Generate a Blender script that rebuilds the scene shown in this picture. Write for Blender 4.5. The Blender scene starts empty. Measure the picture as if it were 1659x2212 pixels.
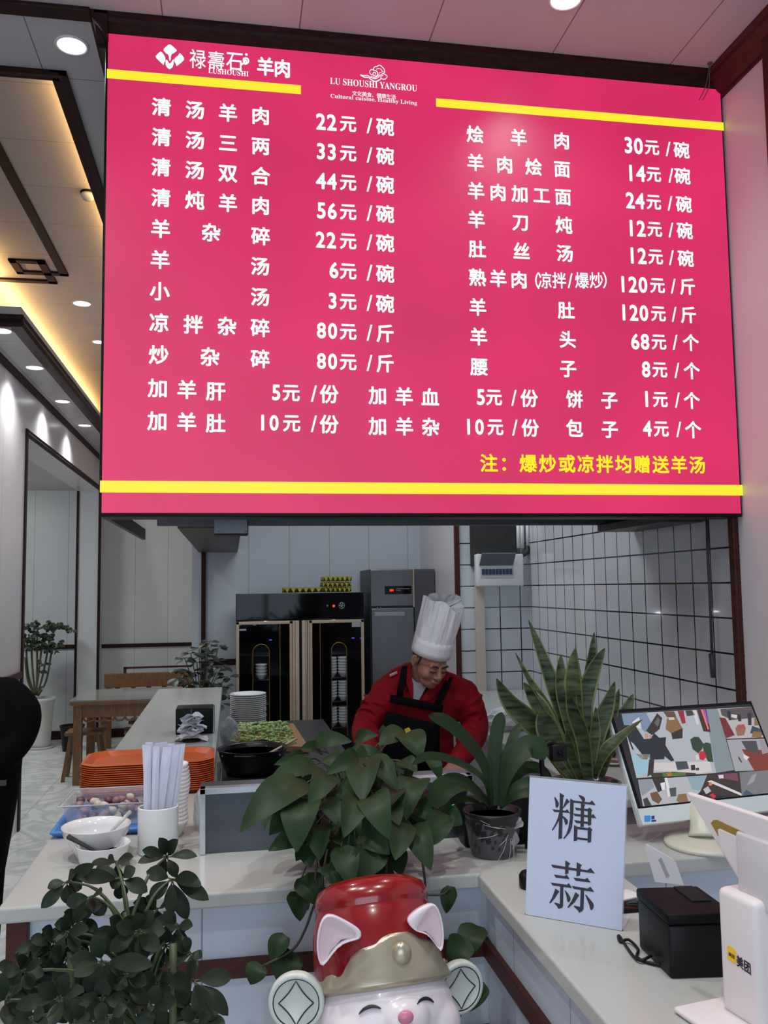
import bpy, bmesh, math, random
from mathutils import Vector, Matrix, Quaternion
PI = math.pi
S = bpy.context.scene
COL = S.collection
random.seed(11)

# ------------------------------------------------------------------ camera
EYE = Vector((0, 0, 1.75))
FPX, CX, CY = 1884.6, 829.5, 1106.0
CAMROT = (Matrix.Rotation(-0.1733768, 3, 'Z') @ Matrix.Rotation(PI / 2 + 0.0860932, 3, 'X')
          @ Matrix.Rotation(-0.01395302, 3, 'Z'))
cd = bpy.data.cameras.new('camera')
cam = bpy.data.objects.new('camera', cd)
COL.objects.link(cam)
cam.matrix_world = Matrix.Translation(EYE) @ CAMROT.to_4x4()
cd.sensor_fit = 'VERTICAL'
cd.sensor_height = 36.0
cd.lens = 36.0 * FPX / 2212.0
cd.clip_start = 0.05
S.camera = cam

# ------------------------------------------------------------------ view, world and big lights
S.view_settings.view_transform = 'Standard'
S.view_settings.look = 'None'
S.view_settings.exposure = 0.0
S.view_settings.gamma = 1.0
try:
    S.view_settings.use_curve_mapping = False
    S.cycles.use_denoising = True
    S.cycles.max_bounces = 8
    S.cycles.sample_clamp_indirect = 4.0
except Exception:
    pass
W = bpy.data.worlds.new('world')
S.world = W
W.use_nodes = True
W.node_tree.nodes['Background'].inputs[0].default_value = (0.62, 0.74, 1.0, 1)
W.node_tree.nodes['Background'].inputs[1].default_value = 0.30

def area(name, loc, target, sx, sy, power, col):
    l = bpy.data.lights.new(name, 'AREA')
    l.shape = 'RECTANGLE'
    l.size, l.size_y, l.energy, l.color = sx, sy, power, col
    o = bpy.data.objects.new(name, l)
    COL.objects.link(o)
    o.location = loc
    o.rotation_euler = (Vector(target) - Vector(loc)).to_track_quat('-Z', 'Y').to_euler()
    return o

area('window_daylight', (-0.7, -3.4, 2.0), (-0.3, 4, 1.4), 4.2, 3.0, 130, (0.70, 0.87, 1.0))
def strip_light(name, x, z, y0, y1, power):
    """warm strip along y, shining up onto the raised ceiling"""
    o = area(name, (x, (y0 + y1) / 2, z), (x, (y0 + y1) / 2, 5), 0.03, y1 - y0, power, (1.0, 0.62, 0.20))
    o.rotation_euler = (PI, 0, 0)
strip_light('cove_light_inner', -0.865, 4.365, 4.25, 10.5, 16)
strip_light('cove_light_border', -2.06, 4.29, 6.9, 13.6, 36)
area('side_room_fill', (-3.0, 9.0, 2.9), (-2.6, 9.6, 0), 0.6, 0.6, 26, (0.93, 1.0, 0.97))  # unseen fill, added to brighten the side room and far wall
area('kitchen_light', (0.9, 6.0, 3.6), (0.9, 6.2, 0), 1.6, 1.2, 42, (0.85, 0.93, 1.0))

# ------------------------------------------------------------------ helpers
def ray(px, py):
    return CAMROT @ Vector(((px - CX) / FPX, -(py - CY) / FPX, -1))
def atY(px, py, Y):
    d = ray(px, py); return EYE + d * (Y / d.y)
def atX(px, py, X):
    d = ray(px, py); return EYE + d * (X / d.x)
def atZ(px, py, Z):
    d = ray(px, py); return EYE + d * ((Z - EYE.z) / d.z)

def lin(v):
    v = v / 255.0
    return v / 12.92 if v <= 0.04045 else ((v + 0.055) / 1.055) ** 2.4
def rgb(r, g, b):
    return (lin(r), lin(g), lin(b), 1.0)

MATS = {}
def mat(name, col, rough=0.5, metal=0.0, var=0.0, scale=8.0, bump=0.0, stretch=(1, 1, 1), col2=None, coat=0.0, spec=0.5, trans=0.0, alpha=1.0, sheen=0.0):
    """principled material with a procedural colour variation"""
    if name in MATS:
        return MATS[name]
    m = bpy.data.materials.new(name); m.use_nodes = True
    nt = m.node_tree; b = nt.nodes['Principled BSDF']
    b.inputs['Base Color'].default_value = col
    b.inputs['Roughness'].default_value = rough
    b.inputs['Metallic'].default_value = metal
    b.inputs['Specular IOR Level'].default_value = spec
    b.inputs['Coat Weight'].default_value = coat
    b.inputs['Transmission Weight'].default_value = trans
    b.inputs['Alpha'].default_value = alpha
    b.inputs['Sheen Weight'].default_value = sheen
    if var > 0 or col2 or bump > 0:
        tc = nt.nodes.new('ShaderNodeTexCoord'); mp = nt.nodes.new('ShaderNodeMapping')
        mp.inputs['Scale'].default_value = stretch
        nz = nt.nodes.new('ShaderNodeTexNoise'); nz.inputs['Scale'].default_value = scale
        nz.inputs['Detail'].default_value = 5
        nt.links.new(tc.outputs['Object'], mp.inputs[0]); nt.links.new(mp.outputs[0], nz.inputs[0])
        cr = nt.nodes.new('ShaderNodeValToRGB')
        cr.color_ramp.elements[0].position = 0.32; cr.color_ramp.elements[1].position = 0.68
        c2 = col2 or tuple([min(1, c * (1 + var)) for c in col[:3]] + [1])
        c1 = col if col2 else tuple([c * (1 - var) for c in col[:3]] + [1])
        cr.color_ramp.elements[0].color = c1; cr.color_ramp.elements[1].color = c2
        nt.links.new(nz.outputs['Fac'], cr.inputs[0]); nt.links.new(cr.outputs[0], b.inputs['Base Color'])
        if bump > 0:
            bp = nt.nodes.new('ShaderNodeBump'); bp.inputs['Strength'].default_value = bump
            bp.inputs['Distance'].default_value = 0.01
            nt.links.new(nz.outputs['Fac'], bp.inputs['Height']); nt.links.new(bp.outputs[0], b.inputs['Normal'])
    MATS[name] = m
    return m

def emit(name, col, s=1.0, var=0.0, scale=2.0):
    if name in MATS:
        return MATS[name]
    m = bpy.data.materials.new(name); m.use_nodes = True
    nt = m.node_tree; b = nt.nodes['Principled BSDF']
    b.inputs['Base Color'].default_value = (0.02, 0.02, 0.02, 1)
    b.inputs['Roughness'].default_value = 0.4
    b.inputs['Emission Color'].default_value = col
    b.inputs['Emission Strength'].default_value = s
    if var:
        tc = nt.nodes.new('ShaderNodeTexCoord'); nz = nt.nodes.new('ShaderNodeTexNoise')
        nz.inputs['Scale'].default_value = scale; nz.inputs['Detail'].default_value = 1
        mr = nt.nodes.new('ShaderNodeMapRange')
        mr.inputs[1].default_value = 0.3; mr.inputs[2].default_value = 0.7
        mr.inputs[3].default_value = s * (1 - var); mr.inputs[4].default_value = s * (1 + var)
        nt.links.new(tc.outputs['Object'], nz.inputs[0]); nt.links.new(nz.outputs['Fac'], mr.inputs[0])
        nt.links.new(mr.outputs[0], b.inputs['Emission Strength'])
    MATS[name] = m
    return m

def grid_mat(name, axes, pitch, off, width, base, line, rough=0.3, var=0.03, veins=None, coat=0.0, bumpy=0.0):
    """surface divided by joint lines along one or two world axes (objects carry world coordinates)"""
    m = bpy.data.materials.new(name); m.use_nodes = True
    nt = m.node_tree; N = nt.nodes.new; L = nt.links.new; b = nt.nodes['Principled BSDF']
    b.inputs['Roughness'].default_value = rough
    b.inputs['Coat Weight'].default_value = coat
    tc = N('ShaderNodeTexCoord'); sp = N('ShaderNodeSeparateXYZ'); L(tc.outputs['Object'], sp.inputs[0])
    acc = None
    for a, p, o, w in zip(axes, pitch, off, width):
        s = N('ShaderNodeMath'); s.operation = 'SUBTRACT'; L(sp.outputs['XYZ'.index(a)], s.inputs[0]); s.inputs[1].default_value = o - w / 2
        d = N('ShaderNodeMath'); d.operation = 'DIVIDE'; L(s.outputs[0], d.inputs[0]); d.inputs[1].default_value = p
        f = N('ShaderNodeMath'); f.operation = 'FRACT'; L(d.outputs[0], f.inputs[0])
        t = N('ShaderNodeMath'); t.operation = 'LESS_THAN'; L(f.outputs[0], t.inputs[0]); t.inputs[1].default_value = w / p
        if acc is None:
            acc = t
        else:
            mx = N('ShaderNodeMath'); mx.operation = 'MAXIMUM'; L(acc.outputs[0], mx.inputs[0]); L(t.outputs[0], mx.inputs[1]); acc = mx
    nz = N('ShaderNodeTexNoise'); nz.inputs['Scale'].default_value = 2.2; nz.inputs['Detail'].default_value = 8
    nz.inputs['Distortion'].default_value = 1.6 if veins else 0.2
    L(tc.outputs['Object'], nz.inputs[0])
    cr = N('ShaderNodeValToRGB'); e = cr.color_ramp.elements
    if veins:
        e[0].position = 0.35; e[0].color = base; e[1].position = 0.62; e[1].color = base
        x = e.new(0.47); x.color = veins
        x = e.new(0.41); x.color = base
        x = e.new(0.53); x.color = tuple([0.5 * (p + q) for p, q in zip(base[:3], veins[:3])] + [1])
    else:
        e[0].position = 0.3; e[1].position = 0.7
        e[0].color = tuple([c * (1 - var) for c in base[:3]] + [1]); e[1].color = tuple([min(1, c * (1 + var)) for c in base[:3]] + [1])
    L(nz.outputs['Fac'], cr.inputs[0])
    mix = N('ShaderNodeMix'); mix.data_type = 'RGBA'; L(acc.outputs[0], mix.inputs[0]); L(cr.outputs[0], mix.inputs[6])
    mix.inputs[7].default_value = line
    L(mix.outputs[2], b.inputs['Base Color'])
    if bumpy:
        bp = N('ShaderNodeBump'); bp.inputs['Strength'].default_value = bumpy; bp.inputs['Distance'].default_value = 0.004
        inv = N('ShaderNodeMath'); inv.operation = 'SUBTRACT'; inv.inputs[0].default_value = 1; L(acc.outputs[0], inv.inputs[1])
        L(inv.outputs[0], bp.inputs['Height']); L(bp.outputs[0], b.inputs['Normal'])
    MATS[name] = m
    return m

ROOTM = {}          # root object name -> its matrix
def root_matrix(o):
    while o is not None:
        if o.name in ROOTM:
            return ROOTM[o.name]
        o = o.parent
    return Matrix.Identity(4)

class MB:
    """mesh builder in world coordinates (or local, when build(..., local=True))"""
    def __init__(s):
        s.v = []; s.f = []; s.sm = []
    def add(s, vs, fs, smooth=False):
        n = len(s.v)
        s.v += [tuple(v) for v in vs]
        s.f += [tuple(i + n for i in f) for f in fs]
        s.sm += [smooth] * len(fs)
        return s
    def box(s, x0, x1, y0, y1, z0, z1):
        vs = [(x, y, z) for x in (x0, x1) for y in (y0, y1) for z in (z0, z1)]
        return s.add(vs, [(0, 1, 3, 2), (4, 6, 7, 5), (0, 4, 5, 1), (2, 3, 7, 6), (0, 2, 6, 4), (1, 5, 7, 3)])
    def rbox(s, x0, x1, y0, y1, z0, z1, r, seg=3, M=None):
        """bevelled box"""
        bm = bmesh.new(); bmesh.ops.create_cube(bm, size=1.0)
        for v in bm.verts:
            v.co = Vector(((x0 + x1) / 2 + v.co.x * (x1 - x0), (y0 + y1) / 2 + v.co.y * (y1 - y0), (z0 + z1) / 2 + v.co.z * (z1 - z0)))
        bmesh.ops.bevel(bm, geom=bm.edges[:] + bm.verts[:], offset=r, segments=seg, profile=0.5, affect='EDGES')
        return s.bm(bm, M, smooth=True)
    def bm(s, bm, M=None, smooth=False):
        bm.verts.index_update()
        vs = [(M @ v.co if M else v.co.copy()) for v in bm.verts]
        fs = [tuple(v.index for v in f.verts) for f in bm.faces]
        bm.free()
        return s.add(vs, fs, smooth)
    def hexa(s, p):
        """8 corners: bottom 4 (ccw) then top 4"""
        return s.add(p, [(3, 2, 1, 0), (4, 5, 6, 7), (0, 1, 5, 4), (1, 2, 6, 5), (2, 3, 7, 6), (3, 0, 4, 7)])
    def prism(s, poly, d, smooth=False):
        """polygon (list of 3d points) extruded by vector d"""
        n = len(poly); d = Vector(d)
        vs = [Vector(p) for p in poly] + [Vector(p) + d for p in poly]
        s.add(vs, [tuple(reversed(range(n))), tuple(range(n, 2 * n))])
        return s.add(vs, [(i, (i + 1) % n, n + (i + 1) % n, n + i) for i in range(n)], smooth)
    def poly(s, pts):
        return s.add(pts, [tuple(range(len(pts)))])
    def tube(s, pts, r, seg=8, caps=True, smooth=True):
        pts = [Vector(p) for p in pts]
        rs = r if isinstance(r, (list, tuple)) else [r] * len(pts)
        vs = []; fs = []
        t = (pts[1] - pts[0]).normalized()
        u = t.orthogonal().normalized()
        for i, p in enumerate(pts):
            t2 = (pts[min(i + 1, len(pts) - 1)] - pts[max(i - 1, 0)]).normalized()
            if t2.length > 0:
                q = t.rotation_difference(t2); u = (q @ u).normalized(); t = t2
            w = t.cross(u).normalized()
            for k in range(seg):
                a = 2 * PI * k / seg
                vs.append(p + (u * math.cos(a) + w * math.sin(a)) * rs[i])
        for i in range(len(pts) - 1):
            for k in range(seg):
                a, b = i * seg + k, i * seg + (k + 1) % seg
                fs.append((a, b, b + seg, a + seg))
        if caps:
            fs.append(tuple(reversed(range(seg)))); fs.append(tuple(range((len(pts) - 1) * seg, len(pts) * seg)))
        return s.add(vs, fs, smooth)
    def lathe(s, prof, c=(0, 0, 0), seg=32, M=None, smooth=True, sx=1.0, sy=1.0):
        """profile [(r,z)] round the z axis at c"""
        vs = []; fs = []
        for r, z in prof:
            for k in range(seg):
                a = 2 * PI * k / seg
                p = Vector((r * math.cos(a) * sx, r * math.sin(a) * sy, z))
                p = M @ p if M else p
                vs.append(p + Vector(c))
        for i in range(len(prof) - 1):
            for k in range(seg):
                a, b = i * seg + k, i * seg + (k + 1) % seg
                fs.append((a, b, b + seg, a + seg))
        if prof[0][0] > 1e-5: fs.append(tuple(reversed(range(seg))))
        if prof[-1][0] > 1e-5: fs.append(tuple(range((len(prof) - 1) * seg, len(prof) * seg)))
        return s.add(vs, fs, smooth)
    def ball(s, c, r, seg=16, M=None):
        rx, ry, rz = r if isinstance(r, (list, tuple)) else (r, r, r)
        pr = [(max(1e-6, math.sin(PI * i / (seg // 2))), -math.cos(PI * i / (seg // 2))) for i in range(seg // 2 + 1)]
        vs = []; fs = []
        for rr, z in pr:
            for k in range(seg):
                a = 2 * PI * k / seg
                p = Vector((rr * math.cos(a) * rx, rr * math.sin(a) * ry, z * rz))
                vs.append((M @ p if M else p) + Vector(c))
        for i in range(len(pr) - 1):
            for k in range(seg):
                a, b = i * seg + k, i * seg + (k + 1) % seg
                fs.append((a, b, b + seg, a + seg))
        return s.add(vs, fs, True)
    def sheet(s, rows, smooth=True, thick=0.0):
        """grid of points rows[i][j]"""
        n = len(rows[0])
        vs = [p for r in rows for p in r]
        fs = [(i * n + j, i * n + j + 1, (i + 1) * n + j + 1, (i + 1) * n + j) for i in range(len(rows) - 1) for j in range(n - 1)]
        return s.add(vs, fs, smooth)
    def build(s, name, m, parent=None, bevel=0.0, solid=0.0, subsurf=0, local=False, weld=False, label=None, remesh=0.0, smooth_it=0, kind=None, bseg=2):
        me = bpy.data.meshes.new(name)
        vs = s.v
        if parent is not None and not local:
            inv = root_matrix(parent).inverted()
            vs = [inv @ Vector(v) for v in vs]
        me.from_pydata([tuple(v) for v in vs], [], s.f)
        me.polygons.foreach_set('use_smooth', s.sm)
        bm = bmesh.new(); bm.from_mesh(me)
        if weld:
            bmesh.ops.remove_doubles(bm, verts=bm.verts[:], dist=1e-5)
        bmesh.ops.recalc_face_normals(bm, faces=bm.faces[:])
        bm.to_mesh(me); bm.free(); me.update()
        if m is not None:
            me.materials.append(m)
        o = bpy.data.objects.new(name, me)
        COL.objects.link(o)
        mods = False
        if remesh:
            md = o.modifiers.new('remesh', 'REMESH'); md.mode = 'VOXEL'; md.voxel_size = remesh; md.use_smooth_shade = True; mods = True
        if smooth_it:
            md = o.modifiers.new('smooth', 'SMOOTH'); md.iterations = smooth_it; md.factor = 0.5; mods = True
        if solid:
            md = o.modifiers.new('solid', 'SOLIDIFY'); md.thickness = solid; md.offset = 0; mods = True
        if bevel:
            md = o.modifiers.new('bevel', 'BEVEL'); md.width = bevel; md.segments = bseg; md.limit_method = 'ANGLE'; md.angle_limit = 0.7; mods = True
        if subsurf:
            md = o.modifiers.new('sub', 'SUBSURF'); md.levels = subsurf; md.render_levels = subsurf; mods = True
        if mods:
            bake(o)
        if parent is not None:
            o.parent = parent
        if label: o['label'] = label
        if kind: o['kind'] = kind
        return o

def bake(o):
    dg = bpy.context.evaluated_depsgraph_get()
    nm = bpy.data.meshes.new_from_object(o.evaluated_get(dg))
    old = o.data
    mts = list(old.materials)
    o.modifiers.clear()
    o.data = nm
    if not nm.materials:
        for m in mts: nm.materials.append(m)
    nm.name = old.name if False else o.name
    bpy.data.meshes.remove(old)

def tag(o, label, cat, group=None):
    o['label'] = label; o['category'] = cat
    if group: o['group'] = group
    return o
def struct(o, label=None):
    o['kind'] = 'structure'
    if label: o['label'] = label
    return o
def thing(name, label, cat, loc=(0, 0, 0), rotz=0.0, group=None, M=None):
    o = bpy.data.objects.new(name, None); COL.objects.link(o)
    o.empty_display_size = 0.1
    if M is None:
        M = Matrix.Translation(Vector(loc)) @ Matrix.Rotation(rotz, 4, 'Z')
    o.matrix_world = M
    ROOTM[o.name] = M.copy()
    return tag(o, label, cat, group)
def copy_tree(o, loc=None, rotz=None, label=None):
    c = o.copy(); COL.objects.link(c)
    if loc is not None: c.location = loc
    if rotz is not None: c.rotation_euler = (0, 0, rotz)
    if label: c['label'] = label
    for ch in list(o.children):
        d = ch.copy(); COL.objects.link(d); d.parent = c
        for g in list(ch.children):
            e = g.copy(); COL.objects.link(e); e.parent = d
    return c
def bez(p0, p1, p2, p3, n=12):
    p0, p1, p2, p3 = map(Vector, (p0, p1, p2, p3)); out = []
    for i in range(n + 1):
        t = i / n; u = 1 - t
        out.append(p0 * u**3 + p1 * 3 * u * u * t + p2 * 3 * u * t * t + p3 * t**3)
    return out
def smoothpath(pts, n=6):
    """Catmull-Rom through pts"""
    P = [Vector(p) for p in pts]; out = []
    for i in range(len(P) - 1):
        a, b, c, d = P[max(i - 1, 0)], P[i], P[i + 1], P[min(i + 2, len(P) - 1)]
        for k in range(n):
            t = k / n
            out.append(0.5 * ((2 * b) + (c - a) * t + (2 * a - 5 * b + 4 * c - d) * t * t + (3 * b - a - 3 * c + d) * t**3))
    out.append(P[-1])
    return out

# glyphs: text curve -> flat mesh, centred or fitted
GLY = {}
def glyph_mesh(txt, bold=0.0):
    k = (txt, bold)
    if k in GLY: return GLY[k]
    if bold > 0:
        vs0, fs0 = glyph_mesh(txt, 0.0)
        vs = []; fs = []
        for i in range(8):
            a = 2 * PI * i / 8 + 0.39; n = len(vs)
            vs += [v + Vector((math.cos(a), math.sin(a), 0)) * bold for v in vs0]
            fs += [tuple(q + n for q in f) for f in fs0]
        GLY[k] = (vs, fs)
        return GLY[k]
    cu = bpy.data.curves.new('txt', 'FONT'); cu.body = txt; cu.size = 1.0; cu.resolution_u = 3
    o = bpy.data.objects.new('txt', cu); COL.objects.link(o)
    dg = bpy.context.evaluated_depsgraph_get()
    me = bpy.data.meshes.new_from_object(o.evaluated_get(dg))
    vs = [v.co.copy() for v in me.vertices]; fs = [tuple(p.vertices) for p in me.polygons]
    bpy.data.objects.remove(o); bpy.data.curves.remove(cu); bpy.data.meshes.remove(me)
    GLY[k] = (vs, fs)
    return GLY[k]
def bbox2(vs):
    xs = [v.x for v in vs]; ys = [v.y for v in vs]
    return min(xs), max(xs), min(ys), max(ys)
def put_text(mb, txt, o, ux, uy, w, h, bold=0.0, cell=None):
    """text fitted to a w x h box with its lower left corner at o; ux, uy unit vectors.
    With cell, one character is scaled by the cell of a full-size character instead of by its own outline."""
    vs, fs = glyph_mesh(txt, bold)
    if not vs: return
    if cell:
        rv, _ = glyph_mesh('國', bold); x0, x1, y0, y1 = bbox2(rv)
        fx0, fx1, fy0, fy1 = bbox2(vs)
        cxx = (x0 + x1) / 2; hw = (x1 - x0) / 2
        x0, x1 = cxx - hw * 1.04, cxx + hw * 1.04
        y0, y1 = y0 - hw * .04, y1 + hw * .06
    else:
        x0, x1, y0, y1 = bbox2(vs)
    o = Vector(o)
    if w is None: w = h * (x1 - x0) / (y1 - y0)
    mb.add([o + ux * ((v.x - x0) / (x1 - x0) * w) + uy * ((v.y - y0) / (y1 - y0) * h) for v in vs], fs)
# ------------------------------------------------------------------ materials of the room
WOOD = mat('dark_wood', rgb(44, 24, 23), 0.5, spec=0.15, var=0.35, scale=6, stretch=(3, 3, 14))
WOODR = mat('red_wood', rgb(70, 30, 26), 0.45, spec=0.25, var=0.25, scale=5, stretch=(3, 3, 12))
OAK = mat('table_wood', rgb(122, 84, 52), 0.42, var=0.25, scale=6, stretch=(10, 2, 2))
BROWN = mat('header_laminate', rgb(72, 60, 58), 0.45, var=0.08)
STEEL = mat('stainless', rgb(150, 152, 158), 0.28, 0.9, var=0.06, scale=20, stretch=(1, 1, 12))
DSTEEL = mat('dull_steel', rgb(96, 97, 102), 0.42, 0.7, var=0.08, scale=14)
BLACK = mat('black_plastic', rgb(11, 11, 13), 0.45, spec=0.25)
GLOSSB = mat('black_glass', rgb(5, 5, 7), 0.05, spec=0.18)
WHITE = mat('white_plastic', rgb(225, 222, 222), 0.35)
CERAM = mat('white_ceramic', rgb(226, 224, 224), 0.12, coat=0.4)
PAPER = mat('white_paper', rgb(214, 214, 224), 0.8, var=0.04, scale=20)
MARBLE = mat('counter_marble', rgb(176, 175, 171), 0.17, var=0.06, scale=2.4, stretch=(1, 0.4, 1), spec=0.22)
SOIL = mat('soil', rgb(40, 30, 24), 0.95, var=0.4, scale=40)
PANELX = grid_mat('wall_panel_facing', 'X', [0.3935], [-0.774], [0.006], rgb(196, 198, 202), rgb(150, 150, 154), 0.38)
PANELK = grid_mat('kitchen_panel', 'X', [0.378], [0.155], [0.006], rgb(186, 190, 198), rgb(140, 143, 150), 0.42)
PANELY = grid_mat('wall_panel_side', 'Y', [0.6], [6.3], [0.006], rgb(222, 214, 218), rgb(175, 168, 172), 0.3)
CEIL = grid_mat('ceiling_panel', 'XY', [0.594, 1.5], [0.295, 4.25], [0.006, 0.006], rgb(186, 183, 186), rgb(112, 106, 108), 0.4)
CEILR = grid_mat('raised_ceiling_panel', 'Y', [0.62], [5.3], [0.006], rgb(196, 186, 184), rgb(150, 142, 140), 0.4)
FLOORM = grid_mat('floor_marble', 'XY', [0.8, 0.8], [-1.6, 7.77], [0.004, 0.004], rgb(232, 234, 232), rgb(150, 153, 154), 0.18, veins=rgb(200, 204, 206))
TILER = grid_mat('tile_side', 'YZ', [0.1801, 0.1717], [3.882, 1.062], [0.010, 0.009], rgb(200, 200, 204), rgb(22, 22, 24), 0.12, var=0.02, coat=0.3, bumpy=0.4)
TILEB = grid_mat('tile_back', 'XZ', [0.172, 0.1717], [2.134, 1.062], [0.009, 0.009], rgb(196, 198, 204), rgb(22, 22, 24), 0.12, var=0.02, coat=0.3, bumpy=0.4)
FRONTP = grid_mat('counter_panel', 'X', [0.42], [0.147], [0.004], rgb(190, 197, 208), rgb(128, 135, 150), 0.3)
FRONTS = grid_mat('counter_panel_side', 'Y', [0.36], [1.86], [0.004], rgb(190, 197, 208), rgb(128, 135, 150), 0.3)

# ------------------------------------------------------------------ the room
XL, XR, ZC, ZR = -1.55, 2.381, 4.24, 4.45
struct(MB().box(-4.6, 2.6, -3.2, 11.3, -0.1, 0).build('floor', FLOORM))
struct(MB().box(-4.6, -0.33, 11.1, 11.2, 0, 3.34).build('wall_back', PANELX))
struct(MB().box(-0.36, 2.6, 8.23, 8.33, 0, 4.3).build('wall_kitchen', PANELK))
struct(MB().box(-0.36, -0.26, 8.33, 11.1, 0, 4.3).build('wall_kitchen_side', PANELY))
struct(MB().box(XL - 0.25, XL, -0.6, 6.98, 0, 3.42).build('wall_left', PANELY))
struct(MB().box(XL - 0.25, XL, 6.98, 11.1, 2.94, 3.42).build('wall_left_header', PANELY))
struct(MB().box(XL - 0.25, XL, 10.81, 11.1, 0, 2.94).build('wall_pillar', PANELX))
struct(MB().box(-4.6, 0.6, 14.0, 14.1, 3.2, 4.6).build('wall_upper_back', PANELX))
struct(MB().box(-4.6, 0.6, 11.2, 14.0, 3.3, 3.34).build('ceiling_ledge', CEILR))
struct(MB().box(-4.6, -4.5, 3.0, 11.1, 0, 4.6).build('wall_far_left', PANELY))
struct(MB().box(-4.5, XL - 0.25, 6.9, 11.1, 2.98, 3.02).build('ceiling_side_room', CEILR))
struct(MB().box(-4.5, XL - 0.25, 6.8, 6.9, 0, 3.0).build('wall_side_room', PANELX))
struct(MB().box(XR, XR + 0.15, -0.6, 3.80, 0, 4.3).build('wall_right', PANELY))
struct(MB().box(XR, XR + 0.15, 3.80, 6.9, 0, 4.3).build('wall_right_tiled', TILER))
struct(MB().box(1.788, XR, 6.817, 6.9, 0, 4.3).build('wall_tiled_back', TILEB))
struct(MB().box(1.788, 1.86, 6.9, 8.23, 0, 4.3).build('wall_tiled_return', PANELY))
struct(MB().box(1.45, 2.6, -3.2, -3.1, 0, 4.3).build('wall_front', PANELX))
wf = MB()
for k in range(7): wf.box(-2.95 + k * 0.72, -2.88 + k * 0.72, -3.06, -3.0, 0, 3.4)
wf.box(-2.95, 1.45, -3.06, -3.0, 2.3, 2.38).box(-2.95, 1.45, -3.06, -3.0, 0, 0.12).box(-2.95, 1.45, -3.06, -3.0, 3.3, 3.4)
struct(wf.build('window_1', mat('frame_dark', rgb(40, 40, 44), 0.5)))
# ceilings
struct(MB().box(-0.80, 2.6, -0.6, 8.4, ZC, ZC + 0.02).box(-3.0, -0.80, -0.6, 4.20, ZC, ZC + 0.02).build('ceiling', CEIL))
struct(MB().box(-3.0, -0.66, 4.1, 14.1, ZR, ZR + 0.05).build('ceiling_raised', CEILR))
struct(MB().box(XL - 1.2, -1.24, 5.36, 11.1, 3.34, 3.36).build('ceiling_border', CEIL))
struct(MB().box(-1.25, -1.235, 5.35, 11.1, 3.36, 3.44).box(XL - 1.2, -1.25, 5.35, 5.365, 3.36, 3.44).build('trim_cove_upstand', CEILR))

def molding(name, p0, p1, u, v, prof, m=None):
    """crown profile [(a,b)] (a along u, b along v) swept from p0 to p1"""
    p0, p1, u, v = Vector(p0), Vector(p1), Vector(u), Vector(v)
    return struct(MB().prism([p0 + u * a + v * b for a, b in prof], p1 - p0).build(name, m or WOOD))
CROWN = [(0, 0), (0.085, 0), (0.085, -0.012), (0.072, -0.018), (0.066, -0.032), (0.045, -0.050), (0.030, -0.066), (0.016, -0.074), (0.016, -0.086), (0, -0.086)]
SLIM = [(0, 0), (0.04, 0), (0.045, -0.012), (0.034, -0.022), (0.034, -0.034), (0.02, -0.046), (0.014, -0.056), (0, -0.056)]
# crown along the left wall, the two cove edges, the tray edge
molding('trim_1', (XL, 0, 3.36), (XL, 11.1, 3.36), (1, 0, 0), (0, 0, 1), SLIM)
LIP = [(-0.01, 0.0), (-0.085, -0.02), (-0.08, -0.03), (-0.05, -0.034), (-0.035, -0.05), (0.01, -0.055), (0.022, -0.035), (0.014, -0.012), (0.02, 0.01), (0.012, 0.02), (-0.01, 0.02)]
molding('trim_2', (-1.235, 5.34, 3.37), (-1.235, 11.1, 3.37), (1, 0, 0), (0, 0, 1), LIP)
molding('trim_3', (XL - 1.2, 5.35, 3.37), (-1.22, 5.35, 3.37), (0, -1, 0), (0, 0, 1), LIP)
TRAY = [(0, 0.0), (0.0, -0.028), (-0.03, -0.024), (-0.045, -0.012), (-0.075, -0.012), (-0.085, 0.01), (-0.085, 0.07), (-0.07, 0.07), (-0.07, 0.0)]
molding('trim_4', (-0.785, 4.185, ZC), (-0.785, 8.4, ZC), (1, 0, 0), (0, 0, 1), TRAY)
molding('trim_5', (-3.0, 4.185, ZC), (-0.785, 4.185, ZC), (0, -1, 0), (0, 0, 1), TRAY)
# strip across the ceiling in line with the menu board
struct(MB().box(-3.0, -0.60, 3.685, 3.765, ZC - 0.022, ZC).build('trim_6', WOOD, bevel=0.006))
# crown above the menu board and along the right wall
CR2 = [(0, 0), (0.10, 0), (0.10, -0.014), (0.086, -0.02), (0.08, -0.036), (0.05, -0.062), (0.03, -0.085), (0.014, -0.096), (0.014, -0.112), (0, -0.112)]
molding('trim_7', (-0.585, 3.80, ZC), (XR, 3.80, ZC), (0, -1, 0), (0, 0, 1), CR2)
molding('trim_8', (-0.53, 3.70, ZC), (-0.53, 4.6, ZC), (-1, 0, 0), (0, 0, 1), [(a * 0.8, b) for a, b in CR2])
molding('trim_9', (XR, -0.6, ZC), (XR, 3.80, ZC), (-1, 0, 0), (0, 0, 1), CR2, WOODR)
struct(MB().box(XR - 0.045, XR, 3.25, 3.37, 0, ZC - 0.06).build('trim_10', WOODR, bevel=0.006))
struct(MB().box(XR - 0.03, XR, 3.80, 3.845, 0, 2.12).build('trim_11', WOODR, bevel=0.004))
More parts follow.
